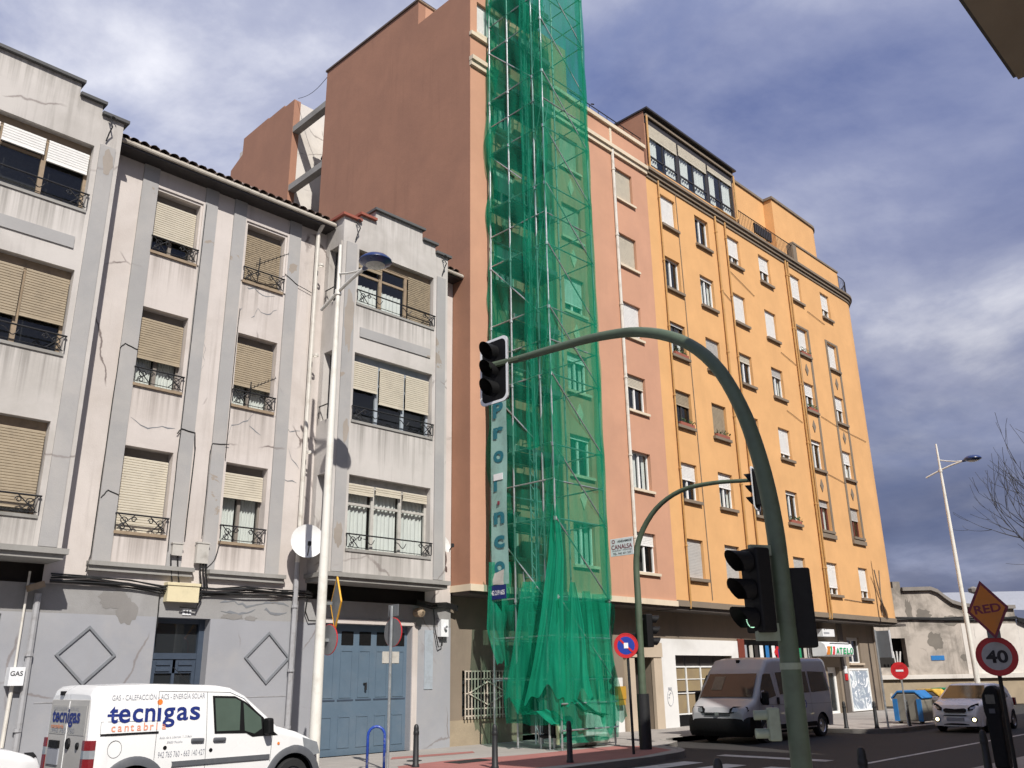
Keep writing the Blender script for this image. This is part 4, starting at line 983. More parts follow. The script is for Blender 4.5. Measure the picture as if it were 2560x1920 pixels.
# grey framed strips and diamonds on the two right columns
for (a, b) in ocol[4:]:
    for k in range(1, 5):
        top = FH[k] + 0.06 + 0.10
        for (p, q) in ((a - 0.20, a - 0.02), (b + 0.02, b + 0.20)):
            MB().box(p, q, SY - 0.03, SY + 0.01, FL[k] - 0.15, (FL[k + 1] - 0.15 - 0.002) if k < 4 else top).build('grey_strip', M['orange_trim'], ob)
        if k < 4:
            z = (FH[k] + FL[k + 1]) / 2; cx = (a + b) / 2
            MB().prism([(cx - 0.16, z), (cx, z + 0.30), (cx + 0.16, z), (cx, z - 0.30)], lambda u, v, d: (u, SY + d, v), -0.035, 0.01).build('diamond_panel', M['orange_trim'], ob)
    MB().box(a - 0.02, b + 0.02, SY - 0.03, SY + 0.01, FH[4] + 0.062, FH[4] + 0.16).build('grey_strip', M['orange_trim'], ob)
    MB().box(a - 0.20, b + 0.20, SY - 0.10, SY + 0.01, FL[1] - 0.34, FL[1] - 0.152).build('grey_strip', M['orange_trim'], ob)
for x, r_ in ((26.42, 0.035), (30.62, 0.048), (31.42, 0.04), (36.86, 0.048), (37.08, 0.04)):
    pipe(ob, [(x, SY - 0.075, 20.7), (x, SY - 0.075, 4.1), (x + 0.05, SY - 0.02, 3.85)], r_, 'pipe_yellow', clips=[6 + 2.79 * k for k in range(6)])
for pts in ([(27.7, 20.6), (27.8, 12), (27.9, 4.2)], [(30.7, 17.2), (31.4, 16.9)], [(31.5, 18.4), (33.5, 17.8)], [(38.7, 13.2), (40.4, 13.0), (41.6, 12.9), (43.5, 12.8)], [(38.6, 10.4), (40.4, 10.2)], [(38.7, 18.6), (40.5, 18.4)], [(35.4, 15.6), (36.8, 15.3)], [(35.3, 12.8), (36.7, 12.5)], [(38.6, 4.75), (40.5, 4.7), (41.7, 4.72)]):
    wire([(u, SY - 0.03, v) for u, v in pts], 0.014, ob, 'wire', 'orange_trim')
for (a, b) in ((42.2, 42.75), (42.75, 42.35)):                               # stick-like cables low at the corner
    wire([(a, SY - 0.03, 6.3), (b, SY - 0.04, 4.2)], 0.025, ob, 'wire', 'orange_trim')
# glazed attic gallery
AX0, AX1, AZ0, AZ1 = 25.92, 32.72, 21.25, 23.9
MB().box(AX0 - 0.02, AX1, SY + 0.06, 20.5, 23.72, 23.80).build('attic_roof', M['tile'], ob)
mb = MB(); mb.box(AX0 - 0.08, AX1 + 0.08, SY - 0.18, 20.5, 23.86, 23.94); mb.box(AX0 - 0.02, AX1 + 0.02, SY - 0.02, SY + 0.06, 23.78, 23.859); mb.build('attic_eaves', M['frame_dark'], ob)
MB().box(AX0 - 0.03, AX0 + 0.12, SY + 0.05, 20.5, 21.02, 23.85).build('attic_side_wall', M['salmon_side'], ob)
MB().box(AX1 - 0.1, AX1 + 0.02, SY + 0.05, 20.5, 21.02, 23.85).build('attic_side_wall', M['orange'], ob)
MB().box(AX0, AX1, SY + 0.02, SY + 0.16, 21.02, 21.32).build('attic_parapet', M['orange'], ob)
MB().box(AX0, AX1, SY + 0.03, SY + 0.12, 23.30, 23.78).build('attic_fascia', M['frame_dark'], ob)
MB().box(AX0, AX1, SY - 0.06, SY + 0.01, 23.60, 23.70).build('attic_gutter', M['orange_trim'], ob)
gx = [AX0 + 0.12, AX0 + 2.30, AX0 + 4.58, AX1 - 0.1]
for k in range(3):
    a, b = gx[k] + 0.03, gx[k + 1] - 0.09
    fr = MB(); f2 = FY(SY)
    for (p, q, r_, s) in ((a, a + 0.06, 21.32, 23.3), (b - 0.06, b, 21.32, 23.3), (a + 0.06, b - 0.06, 21.32, 21.40), (a + 0.06, b - 0.06, 21.78, 21.84), (a + 0.06, b - 0.06, 23.22, 23.3), ((a + b) / 2 - 0.03, (a + b) / 2 + 0.03, 21.40, 23.22)): fbox(fr, f2, p, q, r_, s, 0.03, 0.09)
    wo = fr.build('attic_window', M['frame_dark'], ob)
    pn = MB(); pn.quad(f2(a, 21.33, 0.058), f2(b, 21.33, 0.058), f2(b, 23.29, 0.058), f2(a, 23.29, 0.058)); pn.build('pane', M['glass'], wo)
    shutter_mesh(f2, a, b, (22.72, 22.80, 23.05)[k], 23.3, 0.02, 0.05).build('shutter', M['shutter_cream'], wo)
    curtain_mesh(f2, a + 0.1, (a + b) / 2 - 0.3, 21.4, 23.2, 0.14, 0.03, 4).build('curtain', M['curtain'], wo, smooth='all'); curtain_mesh(f2, (a + b) / 2 + 0.25, b - 0.1, 21.4, 23.2, 0.14, 0.03, 4).build('curtain', M['curtain'], wo, smooth='all')
    MB().box(b + 0.005, gx[k + 1] + 0.028, SY + 0.04, SY + 0.15, 21.32, 23.3).build('attic_post', M['frame_dark'], ob)
MB().box(AX0, AX1, SY + 1.6, SY + 1.65, 21.1, 23.7).build('room_behind', M['interior'], ob)
pipe(ob, [(AX0 + 0.04, SY - 0.06, 23.6), (AX0 + 0.04, SY - 0.06, 21.05)], 0.045, 'pipe_yellow'); pipe(ob, [(AX1 - 0.04, SY - 0.06, 23.6), (AX1 - 0.04, SY - 0.06, 21.4), (AX1 - 0.3, SY - 0.1, 21.2), (30.62, SY - 0.1, 21.2), (30.62, SY - 0.2, 21.05)], 0.045, 'pipe_yellow')
# set-back attic block with a dark coping
MB().box(32.74, 39.4, 19.5, 29.5, 20.9, 25.78).build('set_back_block', M['orange'], ob); MB().box(32.74, 39.38, 19.42, 29.5, 25.782, 25.92).build('coping', M['orange_trim'], ob)
MB().box(39.38, OXC + 0.3, 19.0, 29.5, 20.9, 25.78).build('set_back_block', M['orange'], ob)
curve_wall(20.9, 25.78, 1.2, 0, '', None, xc=OXC + 0.299, yf=19.0, back=29.5).build('set_back_corner', M['orange'], ob, smooth=True)
mb = MB(); pts = [(39.3, 18.92)] + [(OXC + 0.3 + 1.28 * math.cos(-math.pi / 2 + math.pi / 2 * k / 8), 20.2 + 1.28 * math.sin(-math.pi / 2 + math.pi / 2 * k / 8)) for k in range(9)] + [(OXC + 1.58, 29.5), (39.3, 29.5)]
mb.prism(pts, lambda u, v, d: (u, v, d), 25.79, 25.93); mb.build('coping', M['orange_trim'], ob)
MB().prism([(OX0, SY + 0.3), (OXC, SY + 0.3), (OXC + 1.4, SY + 1.6), (OXC + 1.4, 29.9), (OX0, 29.9)], lambda u, v, d: (u, v, d), 20.72, 20.88).build('terrace', M['ledge'], ob)
# iron railing, parapet, and railing again on the curve
def iron_rail(pts, z0, z1, step=0.13):
    rail = MB(); L = 0
    rail.poly([(x, y_, z1) for x, y_ in pts], 0.022, 6); rail.poly([(x, y_, z0 + 0.08) for x, y_ in pts], 0.014, 5)
    ro = rail.build('terrace_railing', M['iron'], ob)
    cnt = MB()
    for (a, b) in zip(pts[:-1], pts[1:]):
        d = math.dist(a, b); n = max(1, int(d / step))
        for k in range(n):
            t = k / n; x = a[0] + (b[0] - a[0]) * t; y_ = a[1] + (b[1] - a[1]) * t
            cnt.box(x - 0.007, x + 0.007, y_ - 0.007, y_ + 0.007, z0, z1)
    b_ = cnt.build('railing_bars', M['iron'], ro); b_['kind'] = 'stuff'
    for k in range(0, len(pts)):
        if k % 3 == 0: MB().box(pts[k][0] - 0.025, pts[k][0] + 0.025, pts[k][1] - 0.025, pts[k][1] + 0.025, z0, z1 + 0.02).build('railing_post', M['iron'], ro)
iron_rail([(32.9 + k * 0.86, SY + 0.05) for k in range(7)], 21.02, 22.0)
MB().box(38.1, 43.0, SY, SY + 0.2, 21.02, 22.1).build('parapet', M['orange'], ob); MB().box(38.05, 43.05, SY - 0.05, SY + 0.25, 22.102, 22.2).build('coping', M['orange_trim'], ob)
MB().box(38.02, 38.4, SY - 0.02, SY + 0.32, 21.03, 22.09).build('parapet_pier', M['orange_trim'], ob)
iron_rail([(43.1, SY + 0.05)] + [(OXC + (RC - 0.05) * math.cos(-math.pi / 2 + math.pi / 2 * k / 9), SY + RC + (RC - 0.05) * math.sin(-math.pi / 2 + math.pi / 2 * k / 9)) for k in range(10)], 21.02, 22.0)
for k in range(10): MB().box(34.15 + k * 0.16, 34.23 + k * 0.16, SY - 0.12, SY - 0.02, 21.25, 21.75).build('rail_planter_slat', M['frame_dark'], ob)
# small boxes sticking out on the far side of the corner
for z in (17.0, 15.0, 9.0): MB().box(OXC + RC + 0.0, OXC + RC + 0.35, 20.2, 20.7, z, z + 0.5).build('wall_fitting', M['frame_dark'], ob)
# back and inside
MB().box(OX0 + 0.1, OXC + RC - 0.4, SY + 0.75, 29.5, 4.2, 20.7).build('inner_block', M['interior'], ob)

# ground floor of the orange building
gh = [(26.56, 30.25, -0.14, 2.33, 0.3), (31.2, 37.2, -0.14, 2.95, 0.35), (37.95, 39.1, -0.14, 1.9, 0.35), (40.2, 41.5, 2.08, 3.20, 0.2)]
MB().wall(25.66, 43.0, -0.14, 3.8, gh, FY(SGY), 0.3).build('ground_floor_wall', M['brown_gf'], ob)
MB().box(43.0, 43.2, SGY - 0.05, 30, -0.14, 3.8).build('corner_pier', M['brown_gf'], ob)
MB().box(39.3, 39.75, SGY - 0.06, SGY - 0.0, -0.14, 3.78).build('pillar', M['soffit'], ob)
mb = MB(); f3 = FY(SGY); fbox(mb, f3, 25.7, 26.56, -0.14, 2.87, -0.03, 0.001); fbox(mb, f3, 30.25, 30.72, -0.14, 2.87, -0.03, 0.001); fbox(mb, f3, 26.56, 30.25, 2.33, 2.87, -0.03, 0.001); mb.build('white_painted_front', M['white_gf'], ob)
# garage with glazed panels
gr = MB(); fbox(gr, f3, 26.56, 30.25, -0.14, 0.35, 0.2, 0.26); go2 = gr.build('garage_door', M['black'], ob)
gm = paint('obscured_panel', (0.25, 0.19, 0.11), 0.6, 0, 0.3, 0.4, (0.35, 0.28, 0.10), 1.5)
for c in range(4):
    a = 26.62 + c * 0.92
    for (z0, z1, mm) in ((0.42, 1.05, gm), (1.14, 1.92, gm), (1.98, 2.30, M['frame_dark'])):
        p = MB(); fbox(p, f3, a, a + 0.84, z0, z1, 0.24, 0.26); p.build('garage_panel', mm, go2)
    fr = MB(); fbox(fr, f3, a - 0.05, a - 0.003, 0.36, 1.94, 0.20, 0.25); fbox(fr, f3, a, a + 0.85, 1.925, 1.975, 0.20, 0.25); fbox(fr, f3, a, a + 0.85, 1.055, 1.085, 0.20, 0.25); fbox(fr, f3, a, a + 0.85, 1.52, 1.545, 0.21, 0.245); fbox(fr, f3, a, a + 0.85, 0.37, 0.41, 0.2, 0.25)
    fr.build('panel_frame', M['frame_white'], go2)
# graffito head outline
gf = MB(); pts = [(26.10 + 0.17 * math.cos(a * math.pi / 9), SGY - 0.036, 0.95 + 0.26 * math.sin(a * math.pi / 9)) for a in range(19)]
for a, b in zip(pts[:-1], pts[1:]): gf.bar(a, b, 0.006, 0.022, (0, 1, 0))
for (u, v) in ((26.02, 1.02), (26.10, 1.07), (26.0, 0.93)): gf.box(u, u + 0.07, SGY - 0.037, SGY - 0.033, v, v + 0.045)
for k in range(6): gf.bar((26.02 + k * 0.035, SGY - 0.036, 1.20), (26.01 + k * 0.04, SGY - 0.036, 1.28), 0.006, 0.02, (0, 1, 0))
gf.build('graffito', M['grey_text'], ob)
# shop front: red frame, dark glass, posters and football shirt
mb = MB(); fbox(mb, f3, 30.74, 31.2, -0.14, 2.95, -0.04, 0.001); mb.build('red_pier', paint('red_pier', (0.16, 0.035, 0.02), 0.6, 0, 0.2), ob)
mb = MB(); fbox(mb, f3, 31.2, 37.2, -0.1, 2.95, 0.28, 0.29); shop = mb.build('shop_window', M['glass_dark'], ob)
MB().box(31.2, 37.2, SGY + 0.95, SGY + 1.0, 0, 3).build('shop_interior', M['interior'], shop)
for k, x in enumerate((31.5, 31.95, 32.35, 32.75, 33.2, 33.7, 34.9, 35.4, 35.9, 36.4, 36.8)):
    cm = [M['grey_text'], M['meter_box'], M['frame_dark'], M['white_sign'], M['bin_blue'], M['white_sign'], M['frame_grey'], M['white_sign'], M['bin_green'], M['meter_box'], M['white_sign']][k]
    MB().box(x, x + 0.26, SGY + 0.20, SGY + 0.215, 2.05 + 0.1 * (k % 3), 2.75).build('hanging_poster', cm, shop)
sm_ = MB(); sm_.prism([(34.05, 2.05), (34.05, 2.45), (33.93, 2.35), (33.86, 2.5), (34.1, 2.74), (34.3, 2.7), (34.5, 2.74), (34.76, 2.5), (34.68, 2.35), (34.55, 2.45), (34.55, 2.05)], lambda u, v, d: (u, SGY + d, v), 0.18, 0.20); shirt = sm_.build('football_shirt', M['sign_red'], shop)
MB().box(34.16, 34.44, SGY + 0.165, SGY + 0.178, 2.06, 2.62).build('blue_stripe', M['sign_blue'], shirt)
# shop door
mb = MB(); fbox(mb, f3, 37.95, 38.10, -0.1, 1.9, 0.2, 0.3); fbox(mb, f3, 38.95, 39.10, -0.1, 1.9, 0.2, 0.3); fbox(mb, f3, 38.1, 38.95, 1.66, 1.9, 0.2, 0.3); fbox(mb, f3, 38.1, 38.95, -0.1, 0.1, 0.2, 0.3); sd = mb.build('shop_door', M['frame_white'], ob)
MB().box(38.1, 38.95, SGY + 0.25, SGY + 0.26, 0.1, 1.66).build('pane', M['glass_dark'], sd)
# high window, poster board
window(ob, 40.2, 41.5, 2.08, 3.20, f3, 0.18, 2, 0.12, 'shutter_grey', 'frame_white', sill='stone', glassmat='glass_dark', shd=0.08)
def poster_mat():
    m, nt, b = newmat('graffiti_poster'); v = coords(nt)
    n = noise(nt, v, 0.9, 5, 0.6, 3.0)
    c = mix(nt, ramp(nt, n, 0.42, 0.5), (0.62, 0.68, 0.70), (0.28, 0.33, 0.40)); c = mix(nt, ramp(nt, noise(nt, v, 1.5, 4, 0.5, 3), 0.56, 0.6), c, (0.80, 0.82, 0.84))
    nt.links.new(c, b.inputs['Base Color']); b.inputs['Roughness'].default_value = 0.5; return m
mb = MB(); fbox(mb, f3, 39.92, 41.82, 0.12, 1.76, -0.05, 0.0); pb = mb.build('poster_board', poster_mat(), ob)
mb = MB(); fbox(mb, f3, 39.84, 39.92, 0.04, 1.84, -0.07, 0.0); fbox(mb, f3, 41.82, 41.9, 0.04, 1.84, -0.07, 0.0); fbox(mb, f3, 39.92, 41.82, 1.76, 1.84, -0.07, 0.0); fbox(mb, f3, 39.92, 41.82, 0.04, 0.12, -0.07, 0.0); mb.build('board_frame', M['frame_white'], pb)
MB().box(39.42, 39.66, SGY - 0.10, SGY - 0.062, 1.35, 1.62).build('red_notice', M['sign_red'], ob); MB().box(39.42, 39.66, SGY - 0.10, SGY - 0.062, 1.64, 1.95).build('white_notice', M['white_sign'], ob)
# shop sign: a rounded light box standing out from the wall
ss = thing('shop_sign', 'rounded white shop sign box with green letters and orange and red stripes', 'sign', (37.9, SGY, 2.3))
pr = [(0.0, 2.34), (-0.55, 2.34), (-0.66, 2.40), (-0.68, 2.62), (-0.60, 2.84), (-0.45, 2.93), (0.0, 2.95)]
mb = MB(); mb.prism([(u, v) for u, v in pr], lambda u, v, d: (d, SGY - 0.003 + u, v), 36.72, 39.28); mb.build('sign_box', M['white_sign'], ss, bevel=0.02)
for x0, w_, cm in ((36.76, 0.24, 'sign_orange'), (37.06, 0.10, 'green_text'), (37.30, 0.14, 'red_text')):
    mb = MB(); mb.prism([(x0 - 0.06, 2.40), (x0 + w_ - 0.06, 2.40), (x0 + w_ + 0.06, 2.74), (x0 + 0.06, 2.74)], lambda u, v, d: (u, SGY + d, v), -0.695, -0.66); mb.build('sign_stripe', M[cm], ss)
for k, ch in enumerate('ATELO'): lettering(ch, 0.36, M['green_text'], (37.56 + k * 0.335, SGY - 0.694, 2.44), (1, 0, 0), (0, 0, 1), ss, 'letter', local=False, bold=0.012, width=0.29, shear=0.1)
MB().box(37.2, 39.1, SGY - 0.62, SGY - 0.60, 2.86, 2.885).build('small_print', M['black_text'], ss)
ps = thing('wall_sign', 'small white street name sign under the overhang, above the shop sign', 'sign', (37.5, SGY, 3.1))
MB().box(36.9, 38.0, SGY - 0.5, SGY - 0.03, 3.16, 3.46).build('sign_box', M['white_sign'], ps); MB().box(37.0, 37.5, SGY - 0.506, SGY - 0.502, 3.26, 3.33).build('faded_print', M['grey_text'], ps)

# ------------------------------------------------------------------ the weathered building past the corner
rdir = Vector((0.80, -0.60, 0)).normalized(); rn = Vector((-rdir.y, rdir.x, 0)) * 1.0
R0 = Vector((52.0, 20.0, 0))
def FR(u, v, d):
    p = R0 + rdir * u + rn * d; return (p.x, p.y, v)
rb = thing('old_building', 'weathered grey building with a curved parapet and dark window opening', 'building', tuple(R0))
MB().wall(-4, 6.6, -0.14, 5.1, [(-2.2, -0.45, 1.9, 3.45, 0.4)], FR, 0.4).build('wall', M['ruin'], rb)
par = [(-4, 5.1), (-4, 6.2), (-0.7, 6.2), (-0.7, 6.55), (-0.25, 6.55), (-0.25, 6.12), (1.5, 6.16), (1.9, 6.02), (2.3, 5.70), (2.7, 5.42), (3.3, 5.25), (4.2, 5.16), (6.6, 5.12)]
mb = MB()
for a, b in zip(par[1:-1], par[2:]):
    if b[0] - a[0] > 0.01: mb.prism([(a[0], 5.1), (b[0], 5.1), b, a], FR, 0, 0.35)
mb.build('parapet', M['ruin'], rb)
mb = MB()
for a, b in zip(par[5:-1], par[6:]): mb.prism([(a[0], a[1] - 0.10), (b[0], b[1] - 0.10), (b[0], b[1] + 0.10), (a[0], a[1] + 0.10)], FR, -0.20, 0.4)
mb.build('parapet_moulding', M['ruin_dark'], rb)
MB().prism([(-4, -0.1), (6.6, -0.1), (6.6, 5), (-4, 5)], FR, 0.9, 1.0).build('room_behind', M['interior'], rb)
mb = MB(); fbox(mb, FR, -3.4, 6.6, 1.28, 1.5, -0.25, 0.0); mb.build('ledge', M['white_old'], rb)
mb = MB(); fbox(mb, FR, -3.6, 6.6, -0.1, 1.279, -0.06, 0.0); mb.build('plinth', M['stone_rough'], rb)
pl = MB(); fbox(pl, FR, 0.95, 1.75, 2.25, 2.5, -0.03, -0.005); pl.build('street_name_plate', M['bin_blue'], rb)
cbm = MB()
for k in range(3): cbm.poly([FR(u, 4.55 - 0.06 * k + 0.05 * math.sin(u * 2 + k), -0.12) for u in (-4, -2, 0, 2, 4, 6, 6.6)], 0.04, 5)
cbm.build('cable_bundle', M['cable'], rb)
mb = MB(); fbox(mb, FR, 4.9, 5.15, 1.5, 5.1, -0.1, -0.003); mb.build('pilaster', M['white_old'], rb)
for (u, z, ru, rz, sd) in ((0.05, 4.9, 0.22, 0.75, 1), (0.9, 4.7, 0.5, 0.35, 2), (2.6, 4.4, 0.6, 0.3, 3), (1.4, 3.3, 0.5, 0.5, 4), (3.0, 2.4, 0.25, 0.2, 5)):
    r_ = random.Random(sd); out = [FR(u + ru * r_.uniform(.7, 1.15) * math.cos(k * .286), z + rz * r_.uniform(.7, 1.15) * math.sin(k * .286), -0.004 - 0.001 * sd) for k in range(22)]
    MB().add(out, [tuple(range(22))]).build('damp_patch', M['ruin_patch'], rb)
mb = MB(); fbox(mb, FR, 3.1, 6.6, 1.505, 4.2, -0.02, 0.0); mb.build('whitewash', M['white_old'], rb)
for k in range(3): MB().tube(FR(-1.05 + k * 0.10, 1.93, 0.25), FR(-1.2 + k * 0.22, 2.75, 0.15), 0.05, 6).build('leaning_board', M['white_gf'], rb)
w2 = thing('warehouse', 'white rendered annexe with a grey sheet roof beside the weathered building', 'building', tuple(R0 + rdir * 6.7))
MB().wall(6.62, 22, -0.14, 4.4, [], FR, 0.3).build('wall', M['white_old'], w2)
mb = MB(); mb.quad(FR(3.0, 5.2, 1.2), FR(22, 4.45, -0.15), FR(22, 7.2, 12), FR(3.0, 6.9, 12)); mb.build('roof', M['metal_roof'], w2)
mb = MB(); fbox(mb, FR, 7.2, 7.45, 0, 4.2, -0.2, -0.02); mb.build('downpipe', M['pipe_grey'], w2)
mb = MB(); fbox(mb, FR, 7.6, 8.2, 3.0, 3.7, -0.35, -0.02); mb.build('meter_box', M['meter_box'], w2)
cbm = MB()
for k in range(4): cbm.poly([FR(6.6, 4.5 - 0.06 * k, -0.15), FR(7.6, 4.3 - 0.1 * k, -0.25), FR(9, 4.5 - 0.08 * k, -0.2), FR(16, 4.5 - 0.05 * k, -0.2)], 0.05, 5)
cbm.build('cable_bundle', M['cable'], w2)
mb = MB(); mb.lathe(FR(5.0, 5.95, 1.0), [(0.05, 0.0), (0.28, 0.1), (0.30, 0.3), (0.05, 0.42)], 10); mb.build('roof_vent', M['ruin_dark'], w2)

# ------------------------------------------------------------------ the building on the camera's side: it throws the shade on the road
nb = thing('apartment_building', 'camera-side building whose dark roof slab shows in the corner of the sky', 'building', (11.0, -2, 0))
MB().box(8.9, 15.2, -9, -0.6, 0, 3.9).build('ground_floor', M['near_wall'], nb)
MB().box(8.4, 15.2, -9, 0.8, 3.9, 11.3).build('upper_floors', M['near_wall'], nb)
MB().box(8.2, 15.30, -9.2, 2.68, 11.42, 11.62).build('roof_slab', M['near_slab'], nb)
MB().box(8.3, 15.22, -9.1, 2.60, 11.301, 11.419).build('slab_soffit', M['near_soffit'], nb)
MB().box(5.1, 8.399, -2.6, 0.35, 6.95, 9.75).build('added_shade_box', M['near_wall'], nb)  # unseen box added to cast the shadow band on the signal mast
MB().box(4.9, 8.399, -2.8, 0.5, 9.751, 9.86).build('shade_box_top', M['near_slab'], nb)  # top of the added shade box, also out of view
nb2 = thing('apartment_building', 'taller neighbour on the shaded side of the road', 'building', (30.0, -4, 0))
MB().box(16.2, 20.4, -12, 0.6, 0, 16.2).build('walls', M['near_wall'], nb2)
MB().box(16.1, 20.6, -12.2, 0.9, 16.2, 16.4).build('roof_slab', M['near_slab'], nb2)
nb3 = thing('apartment_building', 'lower block farther along the shaded side of the road', 'building', (40.0, -4, 0))
MB().box(20.7, 70, -12, 0.5, 0, 11.8).build('walls', M['near_wall'], nb3)
MB().box(20.65, 70.2, -12.2, 0.8, 11.8, 12.0).build('roof_slab', M['near_slab'], nb3)
# ------------------------------------------------------------------ scaffold tower
TX0, TX1, TY0, TY1 = 16.78, 18.81, 15.0, 17.3
LV = [1.6 + 1.975 * k for k in range(13)]
TOP = 26.2
sc = thing('scaffold_tower', 'tall galvanised scaffold tower standing against the salmon building', 'scaffold', (17.8, 16.1, 0))
def spart(name, mat='galv'):
    pass
stand = [(TX0, TY0), (TX1, TY0), (TX0, TY1), (TX1, TY1), (TX0, 16.47), (TX0 + 0.02, 15.41), (TX1, 16.3)]
for (x, y_) in stand:
    mb = MB(); mb.tube((x, y_, 0.06), (x, y_, TOP), 0.027, 8)
    for z in LV: mb.lathe((x, y_, z), [(0.027, -0.05), (0.047, -0.05), (0.047, 0.05), (0.027, 0.05)], 8)
    mb.build('standard', M['galv'], sc, smooth=True)
    mb = MB(); mb.box(x - 0.08, x + 0.08, y_ - 0.08, y_ + 0.08, 0.006, 0.016); mb.tube((x, y_, 0.016), (x, y_, 0.07), 0.02, 6); mb.build('base_plate', M['galv'], sc)
for k, z in enumerate(LV):
    for (p, q) in (((TX0, TY0), (TX1, TY0)), ((TX0, TY1), (TX1, TY1)), ((TX0, TY0), (TX0, TY1)), ((TX1, TY0), (TX1, TY1))):
        for dz in (0.0, 1.0) if k % 2 == 0 else (0.0,):
            off = 0.05 if p[0] == q[0] else 0.0
            MB().tube((p[0], p[1], z + dz + off), (q[0], q[1], z + dz + off), 0.022, 6).build('ledger', M['galv'], sc, smooth=True)
    if k < 12:
        z2 = LV[k + 1]
        MB().tube((TX0, TY0 - 0.04, z2), (TX1, TY0 - 0.04, z), 0.022, 6).build('brace', M['galv'], sc, smooth=True)
        if k % 2: MB().tube((TX0, 15.41, z), (TX0, TY1, z2), 0.02, 6).build('brace', M['galv'], sc, smooth=True)
    if k >= 1:
        for j in range(3):
            y0 = 16.42 + j * 0.30
            mb = MB(); mb.box(TX0 + 0.04, TX1 - 0.04, y0, y0 + 0.285, z + 0.03, z + 0.075); mb.build('platform_plank', M['plank'], sc)
        mb = MB(); mb.box(TX0 + 0.02, TX1 - 0.02, 16.38, 16.40, z + 0.08, z + 0.24); mb.build('toe_board', M['plank'], sc)
    if 1 <= k < 12:                                             # ladder up to the next lift
        lm = MB(); xx = TX0 + (0.55 if k % 2 else 1.05); a = Vector((xx, 16.25, z)); b = Vector((xx + 0.25, 16.05, z + 2.15)); s_ = Vector((0.20, 0.05, 0))
        lm.tube(a - s_, b - s_, 0.018, 6); lm.tube(a + s_, b + s_, 0.018, 6)
        for t in range(8): c = a.lerp(b, (t + 0.5) / 8); lm.tube(c - s_, c + s_, 0.013, 5)
        lm.build('ladder', M['galv'], sc)
lm = MB(); a = Vector((17.25, 15.9, 0.1)); b = Vector((17.0, 16.1, 4.3)); s_ = Vector((0.19, -0.1, 0))
lm.tube(a - s_, b - s_, 0.022, 6); lm.tube(a + s_, b + s_, 0.022, 6)
for t in range(14): c = a.lerp(b, (t + 0.5) / 14); lm.tube(c - s_, c + s_, 0.014, 5)
lm.build('ladder', M['galv'], sc)
# lattice hoist mast on the left face
hm = MB(); hx, hy = TX0 + 0.22, 15.9
for (dx, dy) in ((0, 0), (0.0, 0.16), (0.16, 0.08)): hm.tube((hx + dx, hy + dy, 0.1), (hx + dx, hy + dy, TOP), 0.022, 6)
z = 0.3
while z < TOP - 0.3:
    hm.tube((hx, hy, z), (hx, hy + 0.16, z + 0.22), 0.010, 4); hm.tube((hx, hy + 0.16, z + 0.22), (hx + 0.16, hy + 0.08, z + 0.34), 0.010, 4); hm.tube((hx + 0.16, hy + 0.08, z + 0.02), (hx, hy, z + 0.22), 0.010, 4); z += 0.36
hm.build('hoist_mast', paint('pale_mast', (0.38, 0.43, 0.46), 0.5, 0.3, 0.1), sc)
# bottom rails that stand clear of the net
for z in (0.45, 1.05): MB().tube((TX0 - 0.05, TY0 - 0.07, z), (TX1 + 0.05, TY0 - 0.07, z), 0.022, 6).build('ledger', M['galv'], sc)

# ------------------------------------------------------------------ the green safety net
rnd = random.Random(5)
def vnoise(x, y_, seed=0.0):
    return (math.sin(x * 2.1 + y_ * 0.9 + seed) + math.sin(x * 4.7 - y_ * 1.7 + seed * 2.3) * 0.6 + math.sin(x * 9.3 + y_ * 2.6 + seed * 1.7) * 0.35 + math.sin(y_ * 3.1 + seed)) / 3.0
def sheet(path, z0, z1, nu, nv, amp, seed, fold=0.0, nf=8, taper=None):
    """curtain of net along a ground path of (x, y) points, displaced outwards by soft folds"""
    P = [Vector((p[0], p[1], 0)) for p in path]; seg = [(P[i + 1] - P[i]).length for i in range(len(P) - 1)]; T = sum(seg)
    def at(t):
        d = t * T
        for i, s_ in enumerate(seg):
            if d <= s_ or i == len(seg) - 1:
                q = P[i].lerp(P[i + 1], d / s_); dr = (P[i + 1] - P[i]).normalized(); return q, Vector((-dr.y, dr.x, 0))
            d -= s_
    rows = []
    for j in range(nv + 1):
        v = j / nv; z = z0 + (z1 - z0) * v; row = []
        for i in range(nu + 1):
            u = i / nu
            if taper: uu = taper(u, v)
            else: uu = u
            q, n = at(min(1, max(0, uu)))
            tie = abs(math.sin(math.pi * (z - 1.6) / 1.975))           # drawn in at every lift
            d = amp * (0.35 + 0.65 * tie) * (vnoise(u * T * 1.1, z * 0.8, seed) - 0.5) + fold * math.sin(u * nf * 2 * math.pi + 1.2 * math.sin(z * 0.7 + seed)) * (1 - 0.5 * v)
            p = q + n * d; row.append((p.x, p.y, z + 0.05 * vnoise(u * 3, z, seed + 2)))
        rows.append(row)
    return MB().grid(rows)
nt_ = thing('safety_net', 'translucent green debris net wrapped around the scaffold tower', 'net', (17.8, 16.0, 0))
e = 0.06
sheet([(TX0 - e, TY1 + 0.12), (TX0 - e, TY0 - e)], 3.3, TOP - 0.2, 44, 150, -0.16, 1.0).build('side_sheet', M['net'], nt_, smooth='all')
sheet([(TX0 - e, TY0 - e), (TX1 + e, TY0 - e)], 3.3, TOP - 0.2, 40, 150, -0.10, 2.0).build('front_sheet', M['net'], nt_, smooth='all')
sheet([(TX1 + e, TY0 - e), (TX1 + e, TY1 + 0.1)], 0.3, TOP - 0.2, 24, 150, -0.07, 3.0).build('far_side_sheet', M['net_back'], nt_, smooth='all')
